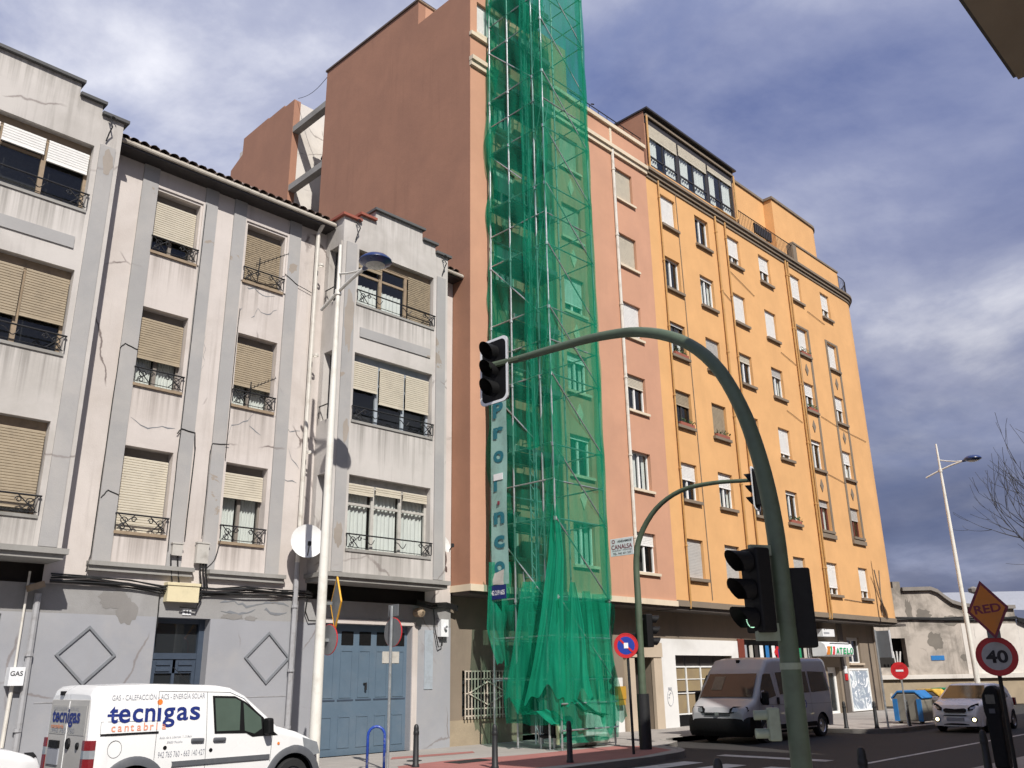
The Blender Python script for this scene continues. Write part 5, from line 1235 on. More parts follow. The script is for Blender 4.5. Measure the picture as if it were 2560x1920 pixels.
# double layer hanging beside the mast
sheet([(TX0 - e - 0.04, 15.86), (TX0 - e - 0.04, 15.40)], 7.5, TOP - 0.2, 26, 140, -0.08, 6.0, 0.012, 1.7).build('double_strip', M['net_mid'], nt_, smooth='all')
sheet([(TX0 - e - 0.02, 15.25), (TX0 - e - 0.02, 15.02)], 3.6, TOP - 0.2, 12, 120, -0.05, 7.0, 0.01, 0.8).build('double_strip', M['net'], nt_, smooth='all')
sheet([(TX0 - e, 17.48), (TX0 - e - 0.01, 17.1)], 4.2, TOP - 0.2, 12, 140, -0.34, 8.0, 0.02, 1.2).build('double_strip', M['net'], nt_, smooth='all')
sheet([(TX1 - 0.32, TY0 - e - 0.02), (TX1 + e, TY0 - e - 0.02)], 3.6, TOP - 0.2, 12, 140, -0.05, 4.4, 0.015, 1.1).build('double_strip', M['net'], nt_, smooth='all')
# the bottom: loose lengths gathered in deep folds, tails that hang and trail
def tail(pts, w0, w1, nu, folds, amp, mat, seed, name='hanging_fold', rag=0.16):
    """a length of net that follows pts from top to bottom, width w0 to w1, with uneven folds and a ragged hem"""
    rows = []; m = len(pts) - 1; ax = Vector((0.70, -0.71, 0)); nn = Vector((-0.71, -0.70, 0))
    for j in range(m * 7 + 1):
        t = j / 7; i = min(int(t), m - 1); f = t - i
        c = Vector(pts[i]).lerp(Vector(pts[i + 1]), f); v = j / (m * 7); w = w0 + (w1 - w0) * v ** 0.8
        row = []
        for k in range(nu + 1):
            u = k / nu - 0.5; ph = u * folds * 6.28
            d = amp * (0.25 + 0.75 * v) * (math.sin(ph + seed + 0.9 * math.sin(v * 4 + seed)) + 0.7 * math.sin(ph * 1.73 + 2.1 * seed + v * 1.5) + 0.35 * math.sin(ph * 3.9 + 3.3 * seed - v * 2))
            sag = rag * v * v * (math.sin(u * 7 + seed * 3) + 0.6 * math.sin(u * 17 + seed))
            p = c + ax * (u * w + 0.05 * v * math.sin(v * 6 + u * 5 + seed)) + nn * d; row.append((p.x, p.y, p.z + sag))
        rows.append(row)
    return MB().grid(rows).build(name, mat, nt_, smooth='all')
T_ = M['net_thick']; MD = M['net_mid']
sheet([(TX0 - e, 16.95), (TX0 - e - 0.04, TY0 - e)], 0.55, 3.5, 60, 40, -0.20, 11.0, 0.05, 4.3).build('side_skirt', MD, nt_, smooth='all')
sheet([(TX0 - e - 0.04, TY0 - e), (TX1 + e + 0.08, TY0 - e)], 0.14, 3.5, 60, 40, -0.16, 12.0, 0.045, 3.7).build('front_skirt', MD, nt_, smooth='all')
tail([(16.80, 15.02, 5.9), (16.76, 14.98, 4.6), (16.62, 15.06, 3.2), (16.5, 15.16, 2.0), (16.48, 15.25, 1.25)], 0.12, 0.95, 30, 1.3, 0.06, T_, 0.4)
tail([(16.70, 15.75, 4.0), (16.60, 15.85, 2.9), (16.52, 15.95, 1.9), (16.5, 16.0, 1.0)], 0.55, 0.8, 26, 1.6, 0.05, MD, 1.7)
tail([(16.66, 16.85, 4.6), (16.56, 16.92, 3.6), (16.45, 16.86, 2.9), (16.50, 16.66, 2.0)], 0.70, 0.35, 20, 1.0, 0.06, MD, 3.0, 'trailing_tail', 0.08)
tail([(17.25, 14.90, 3.95), (17.2, 14.84, 2.9), (17.12, 14.80, 1.9), (17.1, 14.78, 1.15)], 0.12, 0.85, 26, 1.2, 0.055, T_, 4.1)
tail([(18.2, 14.88, 3.7), (18.28, 14.85, 2.6), (18.4, 14.84, 1.6), (18.55, 14.83, 0.5)], 0.30, 0.62, 22, 1.3, 0.05, MD, 6.0)
tail([(17.75, 14.88, 3.75), (17.78, 14.84, 2.6), (17.85, 14.82, 1.5), (17.9, 14.82, 0.7)], 0.20, 0.5, 18, 1.1, 0.045, MD, 7.3)
tail([(16.55, 16.3, 1.15), (16.6, 15.9, 0.8), (16.7, 15.4, 0.9), (16.8, 15.0, 0.62)], 0.30, 0.5, 14, 0.9, 0.05, T_, 9.0, 'trailing_tail', 0.05)
tail([(17.1, 14.85, 1.15), (17.5, 14.75, 0.85), (18.0, 14.72, 0.75)], 0.25, 0.4, 14, 0.9, 0.05, T_, 9.7, 'trailing_tail', 0.05)

# ------------------------------------------------------------------ banner with stacked letters and a phone board
bn = thing('banner', 'narrow grey-green banner with stacked teal letters hung on the scaffold net', 'banner', (16.64, 16.8, 3.6))
rows = []
for j in range(41):
    z = 4.0 + (10.6 - 4.0) * j / 40; row = []
    for k in range(7):
        yy = 17.10 - 0.62 * k / 6
        row.append((16.53 + 0.012 * math.sin(z * 2.3 + k * 0.6), yy + 0.015 * math.sin(z * 1.3), z))
    rows.append(row)
MB().grid(rows).build('cloth', M['banner'], bn, smooth='all')
for ch, z in (('E', 10.1), ('p', 9.35), ('P', 8.70), ('r', 8.10), ('o', 7.42), ('i', 6.62), ('n', 5.72), ('c', 5.08), ('o', 4.40)):
    if ch in 'Ep': continue
    lettering(ch, 0.62, M['teal_text'], (16.512, 16.99, z - 0.10), (0, -1, 0), (0, 0, 1), bn, 'letter', local=False, bold=0.022, width=(0.40 if ch != 'i' else 0.14))
MB().box(16.500, 16.51, 16.62, 16.98, 6.80, 6.98).build('logo_patch', M['white_sign'], bn); MB().box(16.50, 16.51, 16.76, 16.84, 6.12, 6.22).build('logo_dot', M['maroon_text'], bn)
pbd = thing('phone_board', 'navy board with a white telephone number below the banner', 'sign', (16.62, 16.8, 3.6))
mb = MB(); mb.box(16.445, 16.465, 16.50, 17.12, 3.62, 3.98); mb.build('board', M['blue_board'], pbd)
lettering('942 219 605', 0.17, M['white_sign'], (16.441, 17.08, 3.73), (0, -1, 0), (0, 0, 1), pbd, local=False, bold=0.004, width=0.54)
mb = MB(); mb.grid([[(16.49 + 0.02 * math.sin(k), 17.08 - 0.1 * k, 4.28 + 0.02 * k) for k in range(6)], [(16.46, 17.05 - 0.09 * k, 4.1) for k in range(6)], [(16.46 + 0.01 * math.cos(k), 17.08 - 0.1 * k, 3.99 + 0.015 * math.sin(k)) for k in range(6)]]); mb.build('torn_flap', M['meter_box'], pbd, smooth='all')
cs = thing('company_sign', 'white company sign with maroon lettering sticking out from the scaffold corner', 'sign', (18.86, 14.7, 4.7))
mb = MB(); mb.box(18.905, 18.925, 14.16, 14.93, 4.72, 5.19); mb.build('board', M['white_sign'], cs, bevel=0.006)
xs = 18.902
lettering('CANALSA', 0.17, M['maroon_text'], (xs, 14.89, 4.90), (0, -1, 0.01), (0, 0, 1), cs, local=False, bold=0.003, width=0.70)
lettering('ANDAMIOS', 0.085, M['black_text'], (xs, 14.68, 5.075), (0, -1, 0.01), (0, 0, 1), cs, local=False, bold=0.002, width=0.48)
lettering('ALQUILER Y MONTAJE', 0.05, M['black_text'], (xs, 14.87, 4.845), (0, -1, 0.01), (0, 0, 1), cs, local=False, width=0.66)
lettering('TEL. 942 331 337', 0.075, M['black_text'], (xs, 14.85, 4.755), (0, -1, 0.01), (0, 0, 1), cs, local=False, bold=0.001, width=0.62)
mb = MB(); mb.lathe((xs + 0.002, 14.82, 5.11), [(0.03, 0), (0.055, 0)], 16, 'x'); mb.build('logo', M['maroon_text'], cs)
# hoist engine and site things at the foot of the tower
eng = thing('hoist_engine', 'small dark hoist engine with a pale drum between the feet of the scaffold', 'engine', (17.1, 15.5, 0))
mb = MB(); mb.box(16.95, 17.55, 15.4, 15.9, 0.25, 0.32); mb.box(17.0, 17.35, 15.45, 15.8, 0.32, 0.68); mb.build('motor', M['black'], eng, bevel=0.02)
mb = MB(); mb.lathe((17.18, 15.33, 0.45), [(0.02, -0.05), (0.10, -0.05), (0.10, 0.06), (0.02, 0.06)], 16, 'y'); mb.build('drum', M['dish'], eng, smooth=True)
mb = MB(); mb.box(16.98, 17.22, 15.30, 15.5, 0.74, 0.86); mb.box(17.02, 17.10, 15.36, 15.42, 0.1, 0.74); mb.build('control_box', M['cream_box'], eng, bevel=0.015)
for x in (16.97, 17.52):
    for y_ in (15.43, 15.86): MB().tube((x, y_, 0.0), (x, y_, 0.26), 0.025, 6).build('leg', M['galv'], eng)
mb = MB(); mb.lathe((17.44, 15.42, 0.62), [(0.01, -0.12), (0.13, -0.1), (0.13, 0.1), (0.01, 0.12)], 14, 'x'); mb.build('cable_reel', M['rubber'], eng, smooth=True)
pr_ = random.Random(3)
for k in range(5):
    x = 17.75 + 0.2 * k; a = pr_.uniform(-0.3, 0.3)
    mb = MB(); mb.obox((x, 15.3 + pr_.uniform(-0.1, 0.3), 0.10 + 0.04 * (k % 3)), (math.cos(a), math.sin(a), 0), (-math.sin(a), math.cos(a), 0), (0, 0, 1), 0.24, 0.13, 0.07 + 0.02 * (k % 2))
    tag(mb.build('rubble_sack', M['meter_box'], bevel=0.05), 'pale filled sack lying inside the foot of the scaffold', 'sack', 'sacks at the foot of the scaffold')

# ------------------------------------------------------------------ street lamps
def street_lamp(x, y_, label):
    t = thing('street_lamp', label, 'street lamp', (x, y_, 0), group='white street lamps')
    mb = MB(); mb.poly([(x, y_, 0), (x, y_, 3.4), (x, y_, 8), (x, y_, 11.2)], [0.115, 0.095, 0.07, 0.035], 14); mb.lathe((x, y_, 0.0), [(0.2, 0), (0.2, 0.05), (0.13, 0.09)], 14); mb.build('post', M['lamp_white'], t, smooth=True)
    mb = MB(); mb.poly([(x, y_ + 0.65, 9.78), (x, y_, 10.02), (x, y_ - 0.5, 10.16), (x, y_ - 1.0, 10.26)], 0.038, 8); mb.build('arm', M['lamp_white'], t, smooth=True)
    mb = MB(); mb.poly([(x, y_ - 0.03, 10.46), (x, y_ - 0.35, 10.36), (x, y_ - 0.7, 10.28), (x, y_ - 0.98, 10.265)], 0.026, 8); mb.build('brace', M['lamp_white'], t, smooth=True)
    for z in (10.0,): MB().lathe((x, y_, z), [(0.05, -0.08), (0.075, -0.06), (0.075, 0.06), (0.05, 0.08)], 12).build('collar', M['lamp_white'], t, smooth=True)
    c = (x, y_ - 1.38, 10.28)
    mb = MB(); mb.lathe(c, [(0.001, 0.16), (0.14, 0.15), (0.27, 0.10), (0.355, 0.02), (0.36, -0.01), (0.33, -0.03), (0.25, -0.075), (0.21, -0.09)], 28); hd_ = mb.build('lamp_hood', M['lamp_blue'], t, smooth=True)
    mb = MB(); mb.lathe(c, [(0.21, -0.088), (0.15, -0.115), (0.001, -0.125)], 24); mb.build('lens', M['lamp_lens'], hd_, smooth=True)
    MB().tube((x, y_ - 0.96, 10.255), (x, y_ - 1.1, 10.27), 0.05, 8, 0.06).build('socket', M['lamp_blue'], t)
    return t
street_lamp(10.2, 15.5, 'white street lamp with a blue disc hood in front of the grey building')
street_lamp(40.0, 13.05, 'white street lamp standing beyond the orange building against the sky')

# ------------------------------------------------------------------ signs
def round_sign(parent, c, r, n_, faces, name='sign_disc', back='sign_back'):
    """disc with normal n_ (horizontal); faces = [(radius, material), ...] stacked on the front"""
    n_ = Vector(n_).normalized(); s_ = Vector((-n_.y, n_.x, 0)); c = Vector(c)
    def disc(rad, d0, d1, mat, nm, par):
        mb = MB(); k = 28
        mb.prism([(rad * math.cos(2 * math.pi * i / k), rad * math.sin(2 * math.pi * i / k)) for i in range(k)], lambda u, v, d: tuple(c + s_ * u + Vector((0, 0, 1)) * v + n_ * d), d0, d1)
        return mb.build(nm, M[mat], par)
    o = disc(r, -0.012, 0.0, back, name, parent)
    for i, (rad, m_) in enumerate(faces): disc(rad, 0.002 + 0.003 * i, 0.004 + 0.003 * i, m_, 'sign_face', o)
    rim = MB(); k = 28
    rim.poly([tuple(c + s_ * (r * math.cos(2 * math.pi * i / k)) + Vector((0, 0, r * math.sin(2 * math.pi * i / k)))) for i in range(k + 1)], 0.012, 5, False); rim.build('rim', M[faces[0][1]], o)
    return o
sp = thing('traffic_sign', 'round traffic sign with a small plate above, seen from behind beside the blue bike stand', 'sign', (11.42, 14.78, 0))
MB().tube((11.42, 14.78, 0), (11.42, 14.78, 3.1), 0.03, 8).build('post', M['galv'], sp, smooth=True)
round_sign(sp, (11.47, 14.78, 2.58), 0.28, (1, 0.0, 0), [(0.28, 'sign_red'), (0.22, 'white_sign')])
MB().box(11.455, 11.475, 14.62, 14.94, 2.90, 3.13).build('plate', M['sign_back'], sp)
sp = thing('traffic_sign', 'round red-rimmed sign on the white lamp post, seen from behind', 'sign', (10.33, 15.5, 2.2))
round_sign(sp, (10.36, 15.42, 2.44), 0.29, (1, 0, 0), [(0.29, 'sign_red'), (0.23, 'white_sign')])
MB().box(10.29, 10.35, 15.40, 15.54, 2.40, 2.46).build('clamp', M['galv'], sp)
sp = thing('warning_sign', 'yellow diamond sign on the white lamp post, seen nearly edge-on', 'sign', (10.33, 15.5, 2.8))
mb = MB(); mb.prism([(15.30 - 0.36, 3.15), (15.30, 3.66), (15.30 + 0.36, 3.15), (15.30, 2.64)], lambda u, v, d: (d + 0.35 * (u - 15.3), u, v), 10.40, 10.42); wo_ = mb.build('plate', M['sign_back'], sp)
mb = MB(); P4_ = [(14.94, 3.15), (15.30, 3.66), (15.66, 3.15), (15.30, 2.64)]
for k in range(4): a, b = P4_[k], P4_[(k + 1) % 4]; mb.tube((10.412 + 0.35 * (a[0] - 15.3), a[0], a[1]), (10.412 + 0.35 * (b[0] - 15.3), b[0], b[1]), 0.02, 5)
mb.build('yellow_edge', M['sign_yellow'], wo_)
MB().box(10.29, 10.40, 15.42, 15.5, 3.12, 3.18).build('clamp', M['galv'], sp)
sp = thing('traffic_sign', 'blue and red no-parking sign on a dark post beside the scaffold', 'sign', (16.93, 13.0, 0))
MB().tube((16.93, 13.0, 0), (16.90, 13.0, 2.6), 0.032, 8).build('post', M['bollard'], sp, smooth=True)
o_ = round_sign(sp, (16.86, 13.0, 2.33), 0.27, (-0.80, -0.6, 0), [(0.27, 'sign_red'), (0.20, 'sign_blue')])
n_ = Vector((-0.80, -0.6, 0)); c_ = Vector((16.86, 13.0, 2.33)) + n_ * 0.012; s_ = Vector((0.6, -0.8, 0))
mb = MB(); mb.obox(c_, s_, Vector((0, 0, 1)), n_, 0.05, 0.06, 0.002); mb.build('white_mark', M['white_sign'], o_)
mb = MB(); mb.bar(c_ + s_ * 0.15 + Vector((0, 0, -0.15)) , c_ - s_ * 0.15 + Vector((0, 0, 0.15)), 0.045, 0.003, tuple(n_)); mb.build('red_bar', M['sign_red'], o_)
# works diamond and speed limit on one leaning post
wsg = thing('traffic_sign', 'forty speed limit sign and orange RED diamond on one leaning post', 'sign', (17.05, 5.2, 0))
MB().tube((17.12, 5.22, 0), (16.44, 5.0, 2.62), 0.032, 8).build('post', M['bollard'], wsg, smooth=True)
nf = Vector((-0.957, -0.29, 0)); sf = Vector((0.29, -0.957, 0))
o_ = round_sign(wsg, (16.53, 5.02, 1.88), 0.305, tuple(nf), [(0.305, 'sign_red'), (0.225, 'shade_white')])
cc = Vector((16.53, 5.02, 1.88)) + nf * 0.013
lettering('40', 0.27, M['black_text'], cc - sf * 0.165 + Vector((0, 0, -0.10)), tuple(sf), (0, 0, 1), o_, local=False, bold=0.008, width=0.33)
c2 = Vector((16.30, 4.96, 2.62)); tilt = Vector((0.06, -0.2, 1)).normalized(); sf2 = Vector((0.29, -0.957, 0.10)).normalized()
def dia(h1, h2, d0, d1, mat, nm, par):
    mb = MB(); mb.prism([(-h1, 0), (0, h2), (h1, 0), (0, -h2)], lambda u, v, d: tuple(c2 + sf2 * u + Vector((sf2.y * 0, 0.10, 1)).normalized() * v + nf * d), d0, d1); return mb.build(nm, M[mat], par)
o_ = dia(0.315, 0.48, -0.015, 0.0, 'sign_back', 'diamond_plate', wsg)
dia(0.315, 0.48, 0.001, 0.004, 'maroon_text', 'diamond_border', o_); dia(0.265, 0.41, 0.006, 0.009, 'sign_orange', 'diamond_face', o_)
lettering('RED', 0.19, M['maroon_text'], c2 + nf * 0.012 - sf2 * 0.195 + Vector((0, 0, -0.05)), tuple(sf2), (0, 0.1, 1), o_, local=False, bold=0.005, width=0.40)
mb = MB(); mb.obox((16.52, 5.0, 2.24), sf, Vector((0, 0, 1)), nf, 0.10, 0.07, 0.01); mb.build('small_plate', M['sign_back'], wsg)
# no-entry sign, and the back of an information panel
sp = thing('traffic_sign', 'small red no-entry sign on a thin post near the recycling bins', 'sign', (30.3, 12.2, 0))
MB().tube((30.3, 12.2, 0), (30.3, 12.2, 1.95), 0.03, 8).build('post', M['galv'], sp)
o_ = round_sign(sp, (30.26, 12.2, 1.70), 0.18, (-0.92, -0.38, 0), [(0.27, 'sign_red')])
n_ = Vector((-0.92, -0.38, 0)); c_ = Vector((30.26, 12.2, 1.70)) + n_ * 0.01
mb = MB(); mb.obox(c_, Vector((0.38, -0.92, 0)), Vector((0, 0, 1)), n_, 0.115, 0.03, 0.003); mb.build('white_bar', M['white_sign'], o_)
sp = thing('traffic_sign', 'grey back of a tall rectangular panel on a slim post outside the orange building', 'sign', (29.0, 12.3, 0))
MB().tube((29.0, 12.3, 0), (29.0, 12.3, 2.95), 0.034, 8).build('post', M['galv'], sp, smooth=True)
mb = MB(); mb.box(29.04, 29.06, 11.88, 12.32, 2.10, 2.92); mb.build('panel', M['sign_back'], sp); MB().box(29.03, 29.07, 11.84, 11.88, 2.08, 2.94).build('panel_edge', M['white_sign'], sp)

# ------------------------------------------------------------------ bollards, bike stand, parking meter
def make_bollard():
    t = thing('bollard', '', 'bollard')
    mb = MB(); mb.lathe((0, 0, 0), [(0.075, 0), (0.075, 0.04), (0.062, 0.06), (0.052, 0.72), (0.045, 0.77), (0.025, 0.80), (0.001, 0.805)], 14); mb.build('shaft', M['bollard'], t, smooth=True)
    mb = MB(); mb.lathe((0, 0, 0), [(0.056, 0.60), (0.060, 0.61), (0.060, 0.66), (0.056, 0.67)], 14); mb.build('band', M['bollard'], t, smooth=True)
    return t
bp = make_bollard()
BL = [((12.1, 14.75), 'dark bollard on the paving between the bike stand and the scaffold', None),
      ((12.85, 13.25), 'dark bollard on the sunlit red paving left of the scaffold', None),
      ((14.6, 12.85), 'dark bollard on the shaded red paving before the scaffold', None),
      ((8.85, 5.67), 'black bollard on the shaded near pavement by the big signal pole', 'bollards on the near pavement'),
      ((11.05, 5.06), 'black bollard on the shaded near pavement between signal pole and speed sign', 'bollards on the near pavement'),
      ((15.15, 5.0), 'black bollard on the near pavement next to the speed limit sign', 'bollards on the near pavement'),
      ((28.35, 13.35), 'black bollard at the tail of the white minibus', 'bollards before the orange building'),
      ((28.75, 12.55), 'black bollard between the minibus and the grey panel sign', 'bollards before the orange building'),
      ((30.4, 12.2), 'black bollard in front of the blue recycling bin', 'bollards before the orange building')]
for k, ((x, y_), lab, grp) in enumerate(BL):
    o_ = bp if k == 0 else copy_tree(bp)
    o_.location = (x, y_, 0); o_['label'] = lab; o_['group'] = grp or 'bollards on the far pavement'
rk = thing('bike_stand', 'chipped blue hoop bicycle stand on the pavement', 'bike stand', (11.28, 15.0, 0))
pts = [(11.15, 15.08, 0), (11.15, 15.08, 0.62)] + [(11.15 + 0.13 - 0.13 * math.cos(a * math.pi / 8), 15.08 - 0.10 * (1 - math.cos(a * math.pi / 8)), 0.62 + 0.17 * math.sin(a * math.pi / 8)) for a in range(1, 8)] + [(11.41, 14.88, 0.62), (11.41, 14.88, 0)]
MB().poly(pts, 0.028, 10).build('hoop', M['rack_blue'], rk, smooth='all')
for p in (pts[0], pts[-1]): MB().lathe((p[0], p[1], 0), [(0.06, 0.001), (0.06, 0.012), (0.03, 0.014)], 10).build('foot_plate', M['rack_blue'], rk)
pmt = thing('parking_meter', 'dark slim parking meter post on the shaded near pavement', 'parking meter', (18.25, 5.75, 0))
mb = MB(); mb.prism([(-0.12, 0), (0.12, 0), (0.13, 0.85), (0.15, 0.95), (0.14, 1.32), (0.06, 1.40), (-0.05, 1.38), (-0.15, 1.22), (-0.15, 0.95), (-0.13, 0.85)], lambda u, v, d: (18.25 + d, 5.75 - u, v), -0.12, 0.12); mb.build('housing', M['black'], pmt, bevel=0.03)
MB().box(18.118, 18.13, 5.67, 5.83, 1.08, 1.24).build('display', M['glass_dark'], pmt); MB().box(18.118, 18.13, 5.70, 5.80, 0.92, 1.0).build('keypad', M['grey_plastic'], pmt)

# ------------------------------------------------------------------ traffic signals
def visor(mb, c, n_, r, L, s_):
    """hood: three quarters of a tube, open below"""
    n_ = Vector(n_); s_ = Vector(s_); c = Vector(c); rows = []
    for k in range(15):
        a = math.radians(-50 + 280 * k / 14); e_ = s_ * (math.cos(a) * r) + Vector((0, 0, math.sin(a) * r))
        l = L * (0.35 + 0.65 * (0.5 + 0.5 * math.sin(a)))
        rows.append([tuple(c + e_), tuple(c + e_ * 1.02 + n_ * l)])
    mb.grid(rows); mb.grid([[tuple(Vector(q) - (Vector(q) - c).normalized() * 0.004) for q in r_] for r_ in rows[::-1]])
def signal_head(parent, c, n_, r, gap, board=None, name='signal_head', led=False, nl=3):
    """c: centre of the head; n_: the way it faces"""
    n_ = Vector(n_).normalized(); s_ = Vector((-n_.y, n_.x, 0)); c = Vector(c); H = gap * (nl - 1) / 2 + r * 1.25
    mb = MB(); mb.obox(c - n_ * 0.09, s_, n_, Vector((0, 0, 1)), r * 1.22, 0.085, H); o = mb.build(name, M['black'], parent, bevel=0.02)
    if board:
        hw, hh = board; k = 6; cr = 0.09; out = []
        for (sx, sz, a0) in ((1, 1, 0), (-1, 1, 90), (-1, -1, 180), (1, -1, 270)):
            for i in range(k + 1): a = math.radians(a0 + 90 * i / k); out.append((sx * (hw - cr) + cr * math.cos(a), sz * (hh - cr) + cr * math.sin(a)))
        f = lambda u, v, d: tuple(c + s_ * u + Vector((0, 0, 1)) * v + n_ * d)
        pm = MB(); pm.prism(out, f, -0.008, 0.004); b_ = pm.build('backboard', M['black'], o)
        rm = MB(); n = len(out); sc_ = 0.90
        ins = [(u - (0.035 if u > 0 else -0.035), v - (0.035 if v > 0 else -0.035)) for u, v in out]
        for i in range(n): j = (i + 1) % n; rm.prism([out[i], out[j], ins[j], ins[i]], f, -0.012, 0.009)
        rm.build('white_border', M['white_sign'], b_)
    for k in range(nl):
        zc = (k - (nl - 1) / 2) * gap; p = c + Vector((0, 0, zc))
        vm = MB(); visor(vm, p + n_ * 0.004, n_, r, r * 2.2, s_); vm.build('visor', M['black'], o, smooth=True)
        ln = MB(); q = 18; ln.prism([(r * 0.93 * math.cos(2 * math.pi * i / q), r * 0.93 * math.sin(2 * math.pi * i / q)) for i in range(q)], lambda u, v, d: tuple(p + s_ * u + Vector((0, 0, 1)) * v + n_ * d), 0.005, 0.012); ln.build('lens', M['black'], o)
        if led and k == 0:
            for i in range(12):
                a = math.radians(185 + i * 9); e_ = p + s_ * (r * 0.78 * math.cos(a)) + Vector((0, 0, r * 0.78 * math.sin(a))) + n_ * 0.016
                dm_ = MB(); dm_.obox(e_, s_, n_, Vector((0, 0, 1)), 0.005, 0.002, 0.004); dm_.build('led', M['led_on'], o)
    return o
ts = thing('traffic_signal', 'big green arched mast with signal heads reaching over the near side of the road', 'traffic light', (8.02, 4.25, 0), group='arched signal masts')
arch = [(8.02, 4.25, 0), (8.02, 4.25, 1.2), (8.02, 4.25, 2.4), (8.02, 4.26, 3.1), (8.02, 4.34, 3.75), (8.02, 4.50, 4.36), (8.02, 4.77, 4.90), (8.02, 5.17, 5.29), (8.02, 5.72, 5.55), (8.02, 6.33, 5.67), (8.02, 6.99, 5.72), (8.02, 7.83, 5.76)]
def smooth_path(P, n=4):
    out = []; P = [Vector(p) for p in P]; P = [P[0] * 2 - P[1]] + P + [P[-1] * 2 - P[-2]]
    for i in range(1, len(P) - 2):
        for k in range(n):
            t = k / n; a, b, c, d = P[i - 1], P[i], P[i + 1], P[i + 2]
            out.append(0.5 * ((2 * b) + (c - a) * t + (2 * a - 5 * b + 4 * c - d) * t * t + (3 * b - a - 3 * c + d) * t ** 3))
    out.append(P[-2]); return out
sp_ = smooth_path(arch); n = len(sp_)
MB().poly(sp_, [0.098 - 0.052 * (k / (n - 1)) ** 1.2 for k in range(n)], 18).build('mast', M['signal_green'], ts, smooth=True)
MB().lathe((8.02, 4.25, 0), [(0.2, 0.0), (0.2, 0.03), (0.11, 0.05), (0.105, 0.3)], 16).build('base_flange', M['signal_green'], ts, smooth=True)
signal_head(ts, (7.93, 8.13, 5.66), (-1, 0, 0), 0.105, 0.265, (0.27, 0.47))
MB().tube((8.02, 7.7, 5.76), (7.86, 8.13, 5.72), 0.045, 8).build('head_bracket', M['signal_green'], ts)
signal_head(ts, (7.72, 4.42, 2.42), (-0.93, 0.37, 0), 0.105, 0.265, None, led=True)
mb = MB(); mb.bar((7.98, 4.28, 2.03), (7.72, 4.40, 2.03), 0.05, 0.16); mb.bar((7.98, 4.28, 2.80), (7.74, 4.40, 2.80), 0.05, 0.10); mb.build('head_bracket', M['signal_green_light'], ts)
signal_head(ts, (8.26, 4.24, 2.26), (0.75, 0.66, 0), 0.10, 0.25, None)
MB().bar((8.06, 4.25, 2.0), (8.16, 4.2, 2.0), 0.05, 0.12).build('head_bracket', M['signal_green'], ts)
mb = MB(); mb.obox((7.90, 4.42, 1.21), (0.7, -0.7, 0), (0.7, 0.7, 0), (0, 0, 1), 0.055, 0.05, 0.145); pbx = mb.build('push_button_box', M['signal_green_light'], ts, bevel=0.015)
for z in (1.29, 1.13): MB().tube((7.90, 4.44, z), (7.80, 4.56, z), 0.045, 10).build('sounder', M['signal_green_light'], pbx, smooth=True)
MB().lathe((8.02, 4.25, 1.72), [(0.0985, -0.03), (0.100, -0.03), (0.100, 0.03), (0.0985, 0.03)], 16).build('sticker_ring', M['signal_green_light'], ts)

ts2 = thing('traffic_signal', 'dark arched signal mast with a lit red pedestrian light in front of the salmon building', 'traffic light', (18.23, 13.63, 0), group='arched signal masts')
arch = [(18.23, 13.63, 0), (18.23, 13.62, 2), (18.23, 13.60, 3.46), (18.23, 13.58, 4.45), (18.23, 13.40, 5.06), (18.23, 12.87, 5.66), (18.23, 12.11, 6.0), (18.23, 11.19, 6.05), (18.23, 10.15, 5.95)]
sp_ = smooth_path(arch); n = len(sp_)
MB().poly(sp_, [0.095 - 0.05 * (k / (n - 1)) for k in range(n)], 14).build('mast', M['signal_green'], ts2, smooth=True)
MB().tube((18.23, 13.63, 0), (18.23, 13.63, 1.25), 0.15, 12).build('control_cabinet', M['bollard'], ts2, smooth=True)
signal_head(ts2, (18.10, 9.98, 5.70), (-0.25, 0.97, 0), 0.105, 0.27, (0.26, 0.50))
signal_head(ts2, (18.42, 13.40, 2.72), (0.9, -0.43, 0), 0.105, 0.265, None)
ph = signal_head(ts2, (18.12, 13.78, 2.42), (-0.85, -0.53, 0), 0.10, 0.24, None, 'pedestrian_head', nl=2)
n_ = Vector((-0.85, -0.53, 0)); c_ = Vector((18.12, 13.78, 2.54)) + n_ * 0.02
mb = MB(); mb.obox(c_ + Vector((0, 0, -0.02)), Vector((0.53, -0.85, 0)), Vector((0, 0, 1)), n_, 0.035, 0.06, 0.003); mb.obox(c_ + Vector((0, 0, 0.06)), Vector((0.53, -0.85, 0)), Vector((0, 0, 1)), n_, 0.02, 0.016, 0.003); mb.build('red_figure', M['signal_red_on'], ph)
MB().bar((18.2, 13.62, 3.0), (18.42, 13.42, 3.0), 0.04).build('head_bracket', M['bollard'], ts2)

